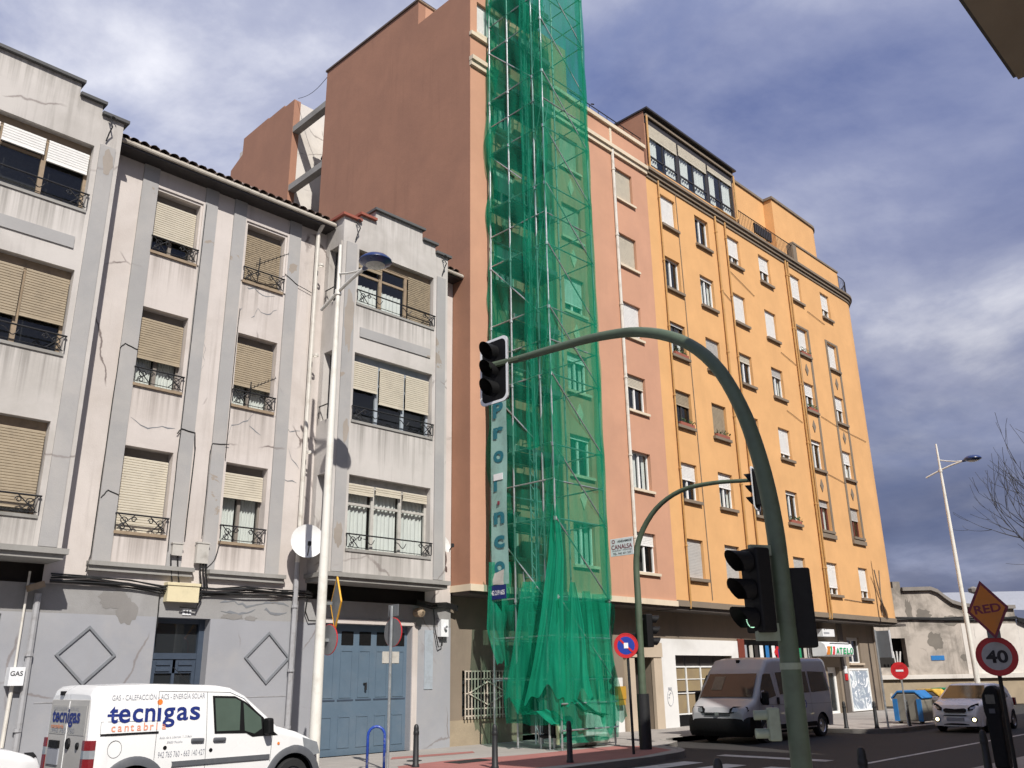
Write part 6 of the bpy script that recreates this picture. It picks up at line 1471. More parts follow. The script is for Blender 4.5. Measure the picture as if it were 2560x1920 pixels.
# ------------------------------------------------------------------ satellite dishes on the grey building
def dish(c, n_, r, label, arm_to):
    n_ = Vector(n_).normalized(); s_ = Vector((0, 0, 1)).cross(n_).normalized(); u_ = n_.cross(s_); c = Vector(c)
    t = thing('satellite_dish', label, 'satellite dish', tuple(arm_to))
    mb = MB(); rows = []
    for i in range(7):
        rr = r * i / 6; rows.append([tuple(c + (s_ * math.cos(2 * math.pi * k / 24) * 0.92 + u_ * math.sin(2 * math.pi * k / 24)) * rr + n_ * (0.22 * (rr / r) ** 2 * r)) for k in range(25)])
    mb.grid(rows); mb.build('reflector', M['dish'], t, smooth='all')
    f = c + n_ * (r * 1.05) - u_ * (r * 0.55)
    MB().poly([tuple(c - u_ * r * 0.9 + n_ * 0.12), tuple(f)], 0.014, 6).build('feed_arm', M['iron'], t)
    MB().lathe(tuple(f), [(0.02, -0.05), (0.045, -0.04), (0.045, 0.05), (0.01, 0.06)], 8).build('receiver', M['iron'], t)
    MB().poly([tuple(c - n_ * 0.02), tuple(c - n_ * 0.12), tuple(arm_to)], 0.024, 6).build('mount', M['galv'], t)
dish((11.22, 17.78, 4.72), (-0.42, -0.85, 0.28), 0.42, 'white satellite dish on the grey facade beside the lamp post', (11.25, 18.28, 4.5))
dish((15.62, 18.02, 5.1), (0.25, -0.9, 0.3), 0.24, 'small satellite dish in the gap between grey and salmon buildings', (15.6, 18.28, 5.0))

# ------------------------------------------------------------------ recycling bins
for k, (x, y_, cm, lab) in enumerate(((32.2, 12.70, 'bin_blue', 'recycling bin with blue front post and blue lid'), (34.6, 13.0, 'bin_yellow', 'recycling bin with a yellow lid between blue and green ones'), (37.0, 13.35, 'bin_green', 'recycling bin with a green lid behind the small white car'))):
    t = thing('recycling_bin', lab, 'recycling bin', (x, y_, 0), group='recycling bins in a row')
    mb = MB(); mb.prism([(-0.50, 0.08), (0.50, 0.08), (0.58, 0.84), (0.36, 1.08), (-0.36, 1.08), (-0.58, 0.84)], lambda u, v, d: (x + d, y_ + u, v), -0.55, 0.55); mb.build('body', M['bin_body'], t, bevel=0.05)
    mb = MB(); mb.prism([(-0.60, 0.87), (-0.64, 0.92), (-0.34, 1.18), (0.34, 1.18), (0.64, 0.92), (0.60, 0.87), (0.35, 1.09), (-0.35, 1.09)], lambda u, v, d: (x + d, y_ + u, v), -0.57, 0.57); mb.build('lid', M[cm], t, bevel=0.03)
    for (p, q) in ((-0.56, -0.38), (0.38, 0.56)): MB().box(x - 0.60, x - 0.552, y_ + p, y_ + q, 0.1, 0.88).build('side_frame', M[cm if k == 0 else 'bin_body'], t)
    t.scale = (0.85, 0.85, 0.9)
    for yy in (-0.42, 0.42): MB().lathe((x - 0.4, y_ + yy, 0.09), [(0.02, -0.03), (0.09, -0.03), (0.09, 0.03), (0.02, 0.03)], 10, 'x').build('wheel', M['rubber'], t)

# ------------------------------------------------------------------ bare winter tree by the right edge
tree = thing('bare_tree', 'leafless tree with fine upswept twigs beside the road', 'tree', (33.5, 6.0, 0))
tr_ = random.Random(21); trunk = MB(); crown = MB()
trunk.poly([(33.5, 6.0, 0), (33.55, 6.02, 1.2), (33.45, 5.98, 2.4), (33.5, 6.0, 3.4)], [0.17, 0.14, 0.125, 0.11], 10)
def branch(mb, p, d, L, r, lev):
    pts = [p]; q = p.copy(); dd = d.copy()
    for k in range(4):
        dd = (dd + Vector((tr_.uniform(-.16, .16), tr_.uniform(-.16, .16), 0.10))).normalized(); q = q + dd * (L / 4); pts.append(q.copy())
    mb.poly(pts, [max(0.006, r * (1 - 0.16 * k)) for k in range(5)], 5 if lev < 2 else 4)
    if lev >= 4: return
    for k in range(3 if lev < 3 else 2):
        i = tr_.choice((2, 3, 4)) if k else 4
        ax = dd.orthogonal().normalized(); ax.rotate(Matrix.Rotation(tr_.uniform(0, 6.28), 3, dd))
        nd = (dd + ax * tr_.uniform(0.35, 0.75)).normalized()
        branch(mb, pts[i].copy(), nd, L * tr_.uniform(0.62, 0.85), max(0.006, r * 0.55), lev + 1)
for k in range(8):
    a = k / 8 * 6.28 + tr_.uniform(-.3, .3)
    branch(crown, Vector((33.5, 6.0, 2.7 + 0.12 * k)), Vector((math.cos(a), math.sin(a), tr_.uniform(0.5, 1.1))).normalized(), 2.5, 0.07, 0)
trunk.build('trunk', M['bark'], tree, smooth=True); crown.build('crown', M['bark'], tree)
# ------------------------------------------------------------------ vehicles
M['win_tint'] = paint('tinted_car_window', (0.075, 0.105, 0.085), 0.06, 0, 0.3, scale=1.5, obj=True, coat=0.5)
M['win_dark'] = paint('dark_car_window', (0.016, 0.017, 0.018), 0.05, 0, 0.3, scale=2, obj=True, coat=0.5)
M['win_warm'] = paint('painted_reflection_screen', (0.05, 0.038, 0.022), 0.04, 0, 0.5, scale=1.2, obj=True, coat=0.6)  # brown base paints in the reflection of the orange facade

def lerp_tab(tab, x):
    if x <= tab[0][0]: return tab[0][1]
    for (a, va), (b, vb) in zip(tab[:-1], tab[1:]):
        if x <= b:
            t = (x - a) / (b - a); return va + (vb - va) * t
    return tab[-1][1]
class Body:
    """car body lofted along x (front = +x): top line zt, half width hw, sills with real wheel openings"""
    def __init__(s, top, width, sill, wheels, R, belt, H, tumble, rc=0.09, xs=None):
        s.top, s.width, s.sill, s.wheels, s.R, s.belt, s.H, s.tb, s.rc = top, width, sill, wheels, R, belt, H, tumble, rc
    def y(s, x, z):
        w = lerp_tab(s.width, x)
        return w * (1 - s.tb * max(0.0, (z - s.belt)) / (s.H - s.belt) - 0.05 * max(0.0, (0.45 - z)) / 0.3)
    def zb(s, x):
        z = s.sill
        for c in s.wheels:
            d = abs(x - c)
            if d < s.R: z = max(z, 0.30 + math.sqrt(s.R ** 2 - d * d))
        return z
    def mesh(s, x0, x1):
        xs = {x0, x1}
        for t in (s.top, s.width): xs |= {p[0] for p in t if x0 <= p[0] <= x1}
        for c in s.wheels: xs |= {c + s.R * math.sin(math.pi / 2 * k / 10) for k in range(-10, 11)} | {c - s.R - 0.004, c + s.R + 0.004}
        k = x0
        while k < x1: xs.add(round(k, 3)); k += 0.12
        xs = sorted(x for x in xs if x0 <= x <= x1)
        rows = []
        for x in xs:
            zt, zb = lerp_tab(s.top, x), s.zb(x); rc = min(s.rc, (zt - zb) * 0.3, lerp_tab(s.width, x) * 0.3)
            half = []
            zs = [zb + (zt - rc - zb) * t for t in (0, 0.15, 0.35, 0.55, 0.75, 0.9, 1.0)]
            for z in zs: half.append((s.y(x, z), z))
            ye = s.y(x, zt - rc)
            for a in (22, 45, 68, 90): half.append((ye - rc * (1 - math.cos(math.radians(a))) * 1.0, zt - rc + rc * math.sin(math.radians(a))))
            ye2 = half[-1][0]
            half += [(ye2 * 0.6, zt + 0.012), (0, zt + 0.02)]
            full = [(x, -p[0], p[1]) for p in half] + [(x, p[0], p[1]) for p in half[-2::-1]]
            rows.append(full)
        mb = MB(); mb.grid([r[::-1] for r in rows])
        for r in (rows[0], rows[-1]): mb.add(r, [tuple(range(len(r)))])
        return mb
    def patch(s, poly, sgn, off):
        """outline poly of (x, z) lifted off the flank"""
        return MB().add([(x, sgn * (s.y(x, z) + off), z) for x, z in poly], [tuple(range(len(poly)))])
    def strip(s, x0, x1, z0, z1, sgn, off, n=12):
        rows = [[(x0 + (x1 - x0) * k / n, sgn * (s.y(x0 + (x1 - x0) * k / n, z) + o), z) for k in range(n + 1)] for (z, o) in ((z0, 0.0), (z0, off), (z1, off), (z1, 0.0))]
        return MB().grid(rows)
def wheel(parent, x, y_, r, w, sgn, name='wheel', rim='chrome'):
    wm = MB(); wm.lathe((x, y_, r), [(r * 0.62, -w / 2), (r * 0.93, -w / 2), (r, -w / 2 + 0.03), (r, w / 2 - 0.03), (r * 0.93, w / 2), (r * 0.62, w / 2)], 26, 'y'); o = wm.build(name, M['rubber'], parent, local=True, smooth=True)
    d = sgn * w / 2
    rm = MB(); rm.lathe((x, y_, r), [(r * 0.64, d * 0.9), (r * 0.60, d * 0.7), (r * 0.22, d * 0.55), (r * 0.16, d * 0.8), (0.001, d * 0.8)], 22, 'y'); rm.build('rim', M[rim], o, local=True, smooth=True)
def seam(parent, body, pts, sgn, w=0.007):
    mb = MB()
    for (a, b) in zip(pts[:-1], pts[1:]):
        n = 6; P = [(a[0] + (b[0] - a[0]) * k / n, a[1] + (b[1] - a[1]) * k / n) for k in range(n + 1)]
        dx, dz = b[0] - a[0], b[1] - a[1]; L = math.hypot(dx, dz); ox, oz = -dz / L * w / 2, dx / L * w / 2
        mb.grid([[(x + ox, sgn * (body.y(x, z) + 0.0035), z + oz) for x, z in P], [(x - ox, sgn * (body.y(x, z) + 0.0035), z - oz) for x, z in P]])
    return mb.build('panel_gap', M['seam'], parent, local=True)

# ---- the white panel van in front of the grey building
van = thing('delivery_van', 'white panel van with blue and orange lettering parked before the grey building', 'van', (5.2, 14.38, -0.15))
VB = Body([(0.0, 1.66), (0.03, 1.73), (0.10, 1.785), (0.9, 1.80), (1.9, 1.765), (2.12, 1.73), (2.38, 1.61), (2.8, 1.28), (2.98, 1.125), (3.36, 1.02), (3.7, 0.89), (3.80, 0.78), (3.86, 0.60), (3.92, 0.45)],
          [(0.0, 0.80), (0.05, 0.855), (0.2, 0.88), (3.2, 0.88), (3.6, 0.85), (3.82, 0.76), (3.92, 0.66)], 0.27, (0.67, 3.30), 0.41, 1.05, 1.8, 0.075, 0.10)
bo = VB.mesh(0.0, 3.92).build('body', M['white_paint'], van, local=True, smooth=True)
MB().box(0.12, 3.75, -0.74, 0.74, 0.2, 0.62).build('underbody', M['black'], van, local=True)
for c in VB.wheels:
    for sgn in (-1, 1):
        wheel(van, c, sgn * 0.78, 0.31, 0.19, sgn, rim='grey_plastic')
        ar = MB(); rows = []
        for k in range(23):
            a = math.radians(-2 + 184 * k / 22); rows.append([(c + rr * math.cos(a), sgn * (VB.y(c, 0.6) + o), 0.30 + rr * math.sin(a)) for rr, o in ((0.40, -0.06), (0.40, 0.018), (0.49, 0.020), (0.52, 0.0))])
        ar.grid(rows); ar.build('wheel_arch', M['grey_plastic'], van, local=True, smooth=True)
# nose, bumpers, tail
nm = MB(); prof_ = [(3.70, 0.25), (3.97, 0.30), (4.02, 0.42), (3.98, 0.60), (3.88, 0.66), (3.70, 0.66)]
nm.prism(prof_, lambda u, v, d: (u - 0.28 * (d / 0.84) ** 2, d, v), -0.80, 0.80)
rows = []
for k in range(17):
    d = -0.86 + 1.72 * k / 16; rows.append([(u - 0.30 * abs(d / 0.86) ** 2.5, d, v) for u, v in [(3.6, 0.24), (3.98, 0.28), (4.03, 0.42), (4.0, 0.58), (3.9, 0.665), (3.6, 0.67)]])
MB().grid(rows).build('front_bumper', M['grey_plastic'], van, local=True, smooth=True)
MB().box(-0.09, 0.14, -0.84, 0.84, 0.30, 0.56).build('rear_bumper', M['grey_plastic'], van, local=True, bevel=0.04)
for sgn in (-1, 1):
    gl = [(1.81, 1.615), (2.19, 1.60), (2.40, 1.50), (2.70, 1.27), (2.88, 1.06), (2.98, 0.985), (2.52, 0.985), (2.41, 1.045), (1.87, 1.06)]
    VB.patch(gl if sgn > 0 else gl[::-1], sgn, 0.004).build('window_surround', M['black'], van, local=True)
    g1 = [(1.85, 1.58), (2.20, 1.565), (2.29, 1.52), (2.29, 1.09), (1.90, 1.095)]; g2 = [(2.34, 1.50), (2.66, 1.26), (2.68, 1.10), (2.55, 1.03), (2.38, 1.08)]
    for g_ in (g1, g2): VB.patch(g_ if sgn > 0 else g_[::-1], sgn, 0.009).build('side_window', M['win_tint'], van, local=True)
    for (a, b, z) in ((1.49, 1.70, 0.985), (1.85, 2.06, 0.975)):
        mb = MB(); mb.obox(((a + b) / 2, sgn * (VB.y(1.7, z) + 0.02), z), (1, 0, -0.03), (0, 1, 0), (0.03, 0, 1), 0.105, 0.022, 0.03); mb.build('door_handle', M['grey_plastic'], van, local=True, bevel=0.02)
        lk = MB(); lk.lathe((1.10 if a < 1.6 else a - 0.02, sgn * (VB.y(1.7, 0.82) + 0.001), 0.905 if a < 1.6 else 0.83), [(0.001, 0.006 * sgn), (0.028, 0.005 * sgn), (0.03, 0)], 12, 'y'); lk.build('door_lock', M['black'], van, local=True)
    VB.strip(1.22, 2.84, 0.64, 0.71, sgn, 0.025).build('side_moulding', M['grey_plastic'], van, local=True)
    seam(van, VB, [(0.95, 1.70), (0.95, 0.75)], sgn); seam(van, VB, [(0.95, 1.70), (2.1, 1.66), (2.35, 1.56), (2.86, 1.1)], sgn); seam(van, VB, [(1.72, 1.67), (1.76, 0.36)], sgn); seam(van, VB, [(2.88, 1.0), (2.86, 0.6)], sgn)
    mb = MB(); mb.obox((2.74, sgn * 0.985, 1.13), (1, 0, 0.1), (0, 1, 0), (-0.1, 0, 1), 0.055, 0.085, 0.125); mr = mb.build('door_mirror', M['black'], van, local=True, bevel=0.03)
    MB().bar((2.78, sgn * 0.88, 1.05), (2.75, sgn * 0.95, 1.06), 0.05).build('mirror_arm', M['black'], mr, local=True)
    # sliding door rail: a shallow pressed panel with a dark slot under it
    VB.strip(0.14, 0.98, 1.115, 1.14, sgn, 0.012).build('door_rail', M['black'], van, local=True)
    seam(van, VB, [(0.14, 1.30), (0.95, 1.285)], sgn, 0.005); seam(van, VB, [(0.14, 1.30), (0.14, 1.13)], sgn, 0.005)
    fc = MB(); 
    for k in range(20):
        a, b = 2 * math.pi * k / 20, 2 * math.pi * (k + 1) / 20
        fc.bar((0.36 + 0.10 * math.cos(a), sgn * (VB.y(0.36, 0.93) + 0.002), 0.93 + 0.115 * math.sin(a)), (0.36 + 0.10 * math.cos(b), sgn * (VB.y(0.36, 0.93) + 0.002), 0.93 + 0.115 * math.sin(b)), 0.004, 0.006, (0, 1, 0))
    fc.build('fuel_cap_gap', M['seam'], van, local=True)
    # tail lamp wraps the corner
    for (z0, z1, m_) in ((0.93, 1.06, 'red_lens'), (0.82, 0.93, 'grey_lens'), (0.58, 0.82, 'red_lens')):
        tl_ = MB(); tl_.prism([(-0.03, 0.70), (-0.035, 0.80), (0.02, 0.878), (0.085, 0.896), (0.085, 0.80), (0.03, 0.72)], lambda u, v, d: (u, sgn * v, d), z0 + 0.002, z1); tl_.build('tail_lamp', M[m_], van, local=True)
    hl = MB(); hl.prism([(3.78, 0.64), (3.90, 0.66), (3.84, 0.84), (3.55, 0.93), (3.60, 0.72)], lambda u, v, d: (u - 0.25 * (abs(d) - 0.5), d * sgn, v), 0.52, 0.86 if True else 0); hl.build('headlamp', M['grey_lens'], van, local=True)
    mb = MB(); mb.lathe((3.0, sgn * (VB.y(3.0, 0.86) + 0.002), 0.86), [(0.001, 0.012 * sgn), (0.02, 0.01 * sgn), (0.024, 0)], 10, 'y'); mb.build('side_repeater', M['orange_text'], van, local=True)
# dusty rear doors with dark bits
rd = MB(); rd.box(-0.012, 0.004, -0.74, 0.74, 0.60, 1.60); rdo = rd.build('rear_door', M['dirty_white'], van, local=True, bevel=0.03)
MB().box(-0.02, -0.011, -0.006, 0.006, 0.60, 1.58).build('door_gap', M['white_paint'], rdo, local=True)
for (y0, y1) in ((0.06, 0.68), (-0.68, -0.06)): MB().box(-0.017, -0.011, y0, y1, 1.12, 1.52).build('rear_panel', paint('dusty_panel', (0.36, 0.355, 0.335), 0.7, 0, 0.1), rdo, local=True)
MB().box(-0.03, -0.012, 0.18, 0.62, 0.70, 0.92).build('number_plate', M['grey_text'], rdo, local=True); MB().box(-0.04, -0.012, 0.20, 0.58, 0.93, 1.03).build('plate_lamp', M['black'], rdo, local=True)
mb = MB(); mb.lathe((-0.02, -0.14, 1.0), [(0.001, -0.03), (0.07, -0.02), (0.08, 0.01)], 14, 'x'); mb.build('maker_badge', M['black'], rdo, local=True); mb = MB(); mb.lathe((-0.02, -0.5, 0.98), [(0.001, -0.02), (0.045, -0.015), (0.05, 0.01)], 12, 'x'); mb.build('rear_lock', M['black'], rdo, local=True)
MB().box(-0.03, 0.05, 0.28, 0.40, 1.66, 1.72).build('brake_lamp', M['black'], van, local=True)
lettering('tecnigas', 0.27, M['navy_text'], (-0.022, 0.62, 1.29), (0, -1, 0), (0, 0, 1), rdo, local=True, bold=0.008, width=1.1)
lettering('cantabria', 0.09, M['orange_text'], (-0.022, 0.62, 1.20), (0, -1, 0), (0, 0, 1), rdo, local=True, width=0.5)
lettering('GAS CALEFACCION AC', 0.07, M['grey_text'], (-0.022, 0.6, 1.45), (0, -1, 0), (0, 0, 1), rdo, local=True, width=1.0); lettering('942 765 760', 0.10, M['grey_text'], (-0.022, 0.58, 1.145), (0, -1, 0), (0, 0, 1), rdo, local=True, width=0.9)
# lettering on the flank
tilt_ = (0, 0.088, 1)
def flank(txt, size, m_, x, z, **k):
    return lettering(txt, size, M[m_], (x, -(VB.y(1.0, z) + 0.007), z), (1, 0, 0), tilt_ if z > 1.04 else (0, 0, 1), van, local=True, **k)
flank('GAS - CALEFACCIÓN - ACS - ENERGÍA SOLAR', 0.105, 'grey_text', 0.26, 1.585, width=1.42)
for ch, x, w in (('t', 0.245, 0.12), ('e', 0.375, 0.17), ('c', 0.575, 0.155), ('n', 0.758, 0.155), ('ı', 0.948, 0.052), ('g', 1.030, 0.185), ('a', 1.245, 0.18), ('s', 1.452, 0.165)): flank(ch, 0.385, 'navy_text', x, 1.285, bold=0.007, width=w, name='letter')
MB().box(0.215, 0.40, -(VB.y(1, 1.38) + 0.006), -(VB.y(1, 1.38) + 0.003), 1.365, 1.40).build('logo_bar', M['navy_text'], van, local=True)
dt = MB(); yy_ = -(VB.y(1, 1.56) + 0.004); dt.add([(0.974 + 0.042 * math.cos(2 * math.pi * k / 18), yy_ + 0.088 * 0.042 * math.sin(2 * math.pi * k / 18), 1.545 + 0.042 * math.sin(2 * math.pi * k / 18)) for k in range(18)], [tuple(range(18))]); dt.build('logo_dot', M['orange_text'], van, local=True)
for k, ch in enumerate('cantabria'): flank(ch, 0.15, 'salmon_text', 0.28 + k * 0.093, 1.165, bold=0.002, name='letter')
flank('Avda. de la Libertad 11, 2 Bajo', 0.042, 'grey_text', 1.0, 1.035, width=0.50); flank('39600 Maliaño', 0.042, 'grey_text', 1.12, 0.965, width=0.24)
flank('942 765 760 - 663 140 427', 0.115, 'grey_text', 1.0, 0.775, width=0.73)
MB().tube((1.75, -0.25, 1.76), (1.42, -0.2, 2.05), 0.006, 5).build('aerial', M['black'], van, local=True)

# ---- the white minibus parked in the shade
bus = thing('minibus', 'white high-roof minibus parked facing the scaffold, in the shade', 'minibus', (27.3, 14.17, -0.14), math.pi)
Lb = 5.0
top_f = [(0.0, 0.80), (0.05, 0.93), (0.18, 1.0), (0.50, 1.16), (1.02, 1.80), (1.12, 1.93), (1.42, 2.20), (1.8, 2.25), (4.85, 2.25), (4.95, 2.18), (5.0, 1.95)]
BB = Body(sorted([(Lb - x, z) for x, z in top_f]), sorted([(Lb - x, w) for x, w in ((0, 0.80), (0.1, 0.88), (0.35, 0.95), (0.8, 0.97), (4.9, 0.97), (5.0, 0.93))]), 0.30, (Lb - 0.95, Lb - 4.25), 0.40, 1.15, 2.25, 0.10, 0.14)
BB.mesh(0, Lb).build('body', M['van_white'], bus, local=True, smooth=True)
MB().box(0.15, Lb - 0.2, -0.8, 0.8, 0.22, 0.68).build('underbody', M['black'], bus, local=True)
for c in BB.wheels:
    for sgn in (-1, 1): wheel(bus, c, sgn * 0.84, 0.33, 0.2, sgn)
F = lambda x: Lb - x
# black front bumper
rows = []
for k in range(17):
    d = -0.97 + 1.94 * k / 16; rows.append([(F(u) - 0.10 * abs(d / 0.97) ** 5, d * 1.0, v) for u, v in [(0.55, 0.16), (0.04, 0.20), (-0.05, 0.32), (-0.06, 0.52), (-0.03, 0.64), (0.03, 0.69), (0.5, 0.70)]])
MB().grid(rows[::-1]).build('front_bumper', M['black'], bus, local=True, smooth=True)
for s in (-1, 1):
    mb = MB(); mb.prism([(0.40, 0.80), (0.86, 0.80), (0.90, 0.86), (0.86, 0.96), (0.50, 0.97), (0.40, 0.90)], lambda u, v, d: (F(0.0) + d - 0.16 * (u / 0.9) ** 3 - 0.35 * (v - 0.8), s * u, v), -0.02, 0.05); hl = mb.build('headlamp', M['black'], bus, local=True)
    mb = MB(); mb.prism([(0.46, 0.83), (0.68, 0.83), (0.68, 0.93), (0.50, 0.94)], lambda u, v, d: (F(0.0) + d - 0.16 * (u / 0.9) ** 3 - 0.35 * (v - 0.8), s * u, v), 0.051, 0.057); mb.build('lens', M['grey_lens'], hl, local=True)
for z in (0.74, 0.785): MB().box(F(0.05), F(-0.022), -0.40, 0.40, z, z + 0.022).build('grille_slat', M['black'], bus, local=True)
mb = MB(); mb.obox((F(-0.03), 0, 0.775), (0, 1, 0), (1, 0, 0), (0, 0, 1), 0.06, 0.008, 0.04); mb.build('maker_badge', M['chrome'], bus, local=True)
for s in (-1, 1):
    BB.strip(F(0.62), F(0.10), 0.30, 0.70, s, 0.02).build('bumper_corner', M['black'], bus, local=True)
    BB.strip(F(3.82), F(1.38), 0.34, 0.46, s, 0.018).build('side_sill', M['black'], bus, local=True)
# windscreen on the sloping front
wsc = MB(); wsc.add([(F(0.51), -0.84, 1.185), (F(0.51), 0.84, 1.185), (F(1.01), 0.76, 1.80), (F(1.01), -0.76, 1.80)], [(0, 1, 2, 3)])
for v in range(len(wsc.v)): wsc.v[v] = (wsc.v[v][0] + 0.012, wsc.v[v][1], wsc.v[v][2] + 0.022)
wso = wsc.build('windscreen', M['win_dark'], bus, local=True)
for (y0, y1, z0, z1, cm) in ((-0.55, -0.20, 1.36, 1.72, 'wood'),):   # papers and boxes lying behind the glass
    q = lambda z: F(0.51 + (z - 1.185) * 0.50 / 0.615) + 0.016
    mb = MB(); mb.add([(q(z0), y0, z0 + 0.03), (q(z0), y1, z0 + 0.03), (q(z1), y1, z1 + 0.03), (q(z1), y0, z1 + 0.03)], [(0, 1, 2, 3)]); mb.build('parked_paper', M[cm], wso, local=True)
for s in (-1, 1):
    def w_(poly, m_, nm, off): 
        pl_ = [(F(a), b) for a, b in poly]; return BB.patch(pl_ if s < 0 else pl_[::-1], s, off).build(nm, M[m_], bus, local=True)
    w_([(0.68, 1.10), (0.80, 1.45), (1.02, 1.78), (1.12, 1.81), (1.45, 1.81), (1.58, 1.22), (1.05, 1.14), (0.95, 1.05), (0.74, 1.02)], 'win_dark', 'side_window', 0.006)
    w_([(1.74, 1.84), (2.66, 1.86), (2.62, 1.26), (1.82, 1.25)], 'win_dark', 'side_window', 0.006); w_([(2.72, 1.86), (3.56, 1.86), (3.60, 1.27), (2.70, 1.26)], 'win_dark', 'side_window', 0.006); w_([(3.68, 1.86), (4.72, 1.84), (4.86, 1.30), (3.70, 1.27)], 'win_dark', 'side_window', 0.006)
    mb = MB(); mb.obox((F(0.78), s * 1.08, 1.16), (1, 0, 0), (0, 1, 0), (0, 0, 1), 0.06, 0.09, 0.17); mr = mb.build('door_mirror', M['black'], bus, local=True, bevel=0.03)
    MB().bar((F(0.82), s * 0.95, 1.1), (F(0.8), s * 1.03, 1.12), 0.04).build('mirror_arm', M['black'], mr, local=True)
    mb = MB(); mb.obox((F(1.66), s * (BB.y(F(1.66), 1.08) + 0.012), 1.08), (1, 0, 0), (0, 1, 0), (0, 0, 1), 0.05, 0.015, 0.09); mb.build('door_handle', M['black'], bus, local=True)
    for pts in ([(1.62, 1.86), (1.70, 0.5)], [(0.62, 1.05), (0.62, 0.7)], [(3.62, 1.9), (3.64, 0.5)], [(0.7, 1.0), (1.6, 0.98), (4.9, 0.94)]): seam(bus, BB, [(F(a), b) for a, b in pts], s)
    mb = MB(); tri = [(F(1.34), 0.97), (F(1.22), 0.78), (F(1.46), 0.78)]; mb.add([(x, s * (BB.y(x, z) + 0.005), z) for x, z in (tri if s > 0 else tri[::-1])], [(0, 1, 2)]); mb.build('triangle_sticker', M['sign_blue'], bus, local=True)
    mb = MB(); mb.lathe((F(3.2), s * (BB.y(F(3.2), 0.95) + 0.004), 0.95), [(0.09, 0.0), (0.13, 0.0)], 18, 'y'); mb.build('ring_emblem', M['sign_blue'], bus, local=True)
MB().box(-0.05, 0.1, -0.9, 0.9, 0.34, 0.55).build('rear_bumper', M['black'], bus, local=True, bevel=0.03)
for s in (-1, 1): MB().box(-0.03, 0.03, s * 0.86 - 0.05, s * 0.86 + 0.05, 0.9, 1.4).build('tail_lamp', M['red_lens'], bus, local=True)
MB().box(F(1.36), F(1.30), -0.05, 0.05, 2.05, 2.2).build('roof_fin', M['black'], bus, local=True)

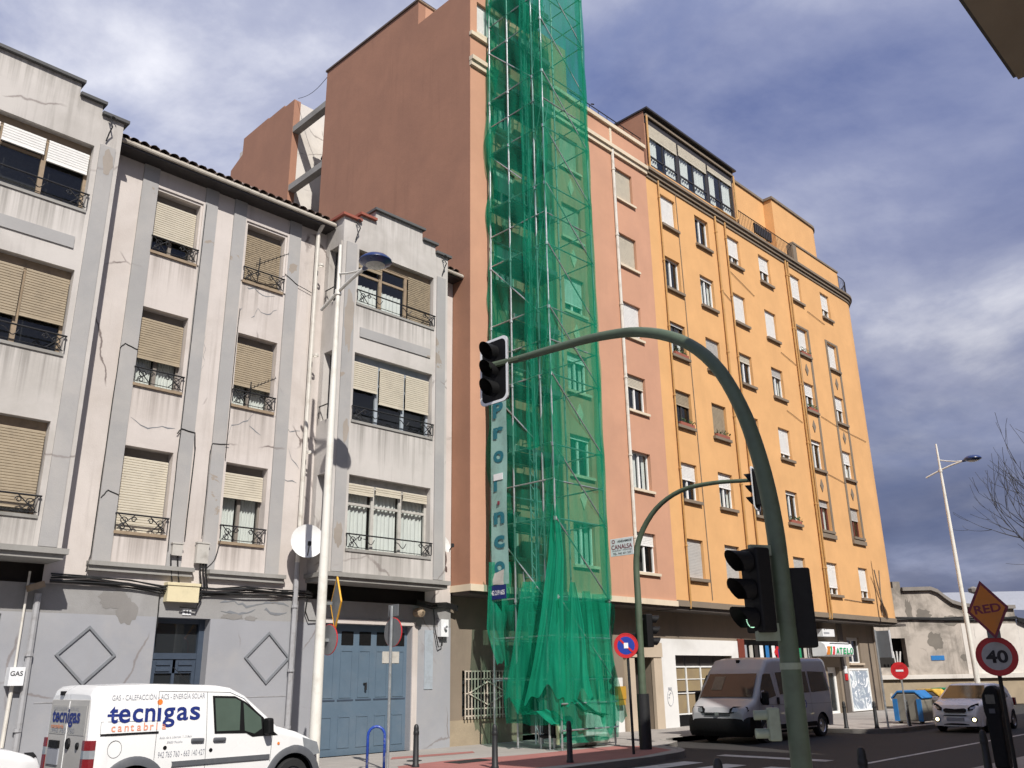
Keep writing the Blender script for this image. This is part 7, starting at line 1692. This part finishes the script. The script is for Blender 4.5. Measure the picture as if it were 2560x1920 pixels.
# ---- small white hatchback with lit fog lamps, and its parked twin at the left edge
def hatchback(label, loc, rz, lit, group):
    t = thing('car', label, 'car', loc, rz, group)
    L_ = 3.6; F = lambda x: L_ - x
    tp = [(0.0, 0.55), (0.03, 0.68), (0.12, 0.83), (0.45, 0.93), (0.80, 1.0), (1.50, 1.42), (1.75, 1.475), (2.4, 1.485), (3.1, 1.42), (3.42, 1.05), (3.55, 0.85), (3.6, 0.6)]
    B = Body(sorted([(F(x), z) for x, z in tp]), sorted([(F(x), w) for x, w in ((0, 0.62), (0.08, 0.70), (0.3, 0.775), (0.8, 0.80), (3.2, 0.80), (3.6, 0.70))]), 0.22, (F(0.70), F(3.08)), 0.335, 0.92, 1.48, 0.22, 0.10)
    B.mesh(0, L_).build('body', M['white_paint'], t, local=True, smooth=True)
    MB().box(0.15, L_ - 0.15, -0.62, 0.62, 0.18, 0.5).build('underbody', M['black'], t, local=True)
    for c in B.wheels:
        for s in (-1, 1): wheel(t, c, s * 0.70, 0.285, 0.17, s)
    wsc = MB(); wsc.add([(F(0.83) + 0.01, -0.66, 1.04), (F(0.83) + 0.01, 0.66, 1.04), (F(1.48) + 0.01, 0.55, 1.432), (F(1.48) + 0.01, -0.55, 1.432)], [(0, 1, 2, 3)]); wsc.build('windscreen', M['win_warm'], t, local=True)
    def fr(poly, d0, d1, mat, nm, par=None, s=1, curve=0.14):
        mb = MB(); mb.prism(poly, lambda u, v, d: (F(0.0) + d - curve * (abs(u) / 0.7) ** 3 - max(0, v - 0.62) * 0.42, s * u, v), d0, d1); return mb.build(nm, M[mat], par or t, local=True)
    rows = []
    for k in range(17):
        d = -0.74 + 1.48 * k / 16; rows.append([(F(u) - 0.22 * abs(d / 0.74) ** 3, d, v) for u, v in [(0.4, 0.18), (-0.02, 0.20), (-0.05, 0.33), (-0.02, 0.50), (0.06, 0.64), (0.4, 0.66)]])
    MB().grid(rows[::-1]).build('front_bumper', M['white_paint'], t, local=True, smooth=True)
    MB().grid([[(p[0] + 0.008, p[1] * 0.92, p[2]) for p in [(F(-0.035) - 0.22 * abs(dd / 0.74) ** 3, dd, z) for dd in [-0.70 + 1.4 * k / 14 for k in range(15)]]] for z in (0.245, 0.37)]).build('lower_intake', M['black'], t, local=True)
    fr([(-0.34, 0.66), (-0.28, 0.62), (0.28, 0.62), (0.34, 0.66), (0.34, 0.72), (0.28, 0.75), (0, 0.725), (-0.28, 0.75), (-0.34, 0.72)], 0.0, 0.05, 'black', 'grille'); fr([(-0.34, 0.52), (0.34, 0.52), (0.34, 0.545), (-0.34, 0.545)], 0.02, 0.062, 'black', 'intake_slot')
    fr([(-0.26, 0.37), (0.26, 0.37), (0.26, 0.47), (-0.26, 0.47)], 0.03, 0.07, 'grey_text', 'number_plate')
    for s in (-1, 1):
        hl = fr([(0.40, 0.68), (0.62, 0.70), (0.70, 0.80), (0.66, 0.90), (0.50, 0.84), (0.40, 0.76)], -0.04, 0.075, 'black', 'headlamp', s=s, curve=0.16); fr([(0.46, 0.72), (0.60, 0.74), (0.62, 0.82), (0.48, 0.78)], 0.076, 0.082, 'grey_lens', 'lens', hl, s=s, curve=0.16)
        fp = MB(); fp.lathe((F(-0.015), s * 0.56, 0.41), [(0.085, -0.10), (0.085, 0.02), (0.06, 0.012)], 16, 'x'); fo = fp.build('fog_lamp', M['black'], t, local=True); fl = MB(); fl.lathe((F(-0.018), s * 0.56, 0.41), [(0.055, 0.012), (0.03, 0.02), (0.001, 0.022)], 14, 'x'); fl.build('bulb', M['headlamp_on' if lit else 'grey_lens'], fo, local=True)
        def w_(poly, off=0.006):
            pl_ = [(F(a), b) for a, b in poly]; return B.patch(pl_ if s < 0 else pl_[::-1], s, off).build('side_window', M['win_dark'], t, local=True)
        w_([(1.05, 1.02), (1.55, 1.34), (1.95, 1.38), (1.95, 1.0)]); w_([(2.0, 1.0), (2.0, 1.38), (2.7, 1.36), (2.95, 1.08), (2.85, 1.02)])
        mb = MB(); mb.obox((F(1.02), s * 0.90, 1.02), (1, 0, 0), (0, 1, 0), (0, 0, 1), 0.06, 0.09, 0.065); mb.build('door_mirror', M['white_paint'], t, local=True, bevel=0.025)
        seam(t, B, [(F(1.0), 0.98), (F(1.02), 0.3)], s); seam(t, B, [(F(1.98), 1.0), (F(2.0), 0.3)], s)
        tl_ = MB(); tl_.box(0.0, 0.12, s * 0.74 - 0.05, s * 0.74 + 0.05, 0.75, 1.0); tl_.build('tail_lamp', M['red_lens'], t, local=True)
    return t
hatchback('small white hatchback with lit fog lamps driving towards the minibus', (33.5, 10.6, -0.14), math.pi, True, None).scale = (0.97, 0.97, 0.95)
hatchback('white car parked behind the lettered van', (1.12, 14.35, -0.10), 0.0, False, None)
red = hatchback('pale car half hidden beyond the speed limit sign', (43.5, 9.0, -0.14), math.pi, False, None)
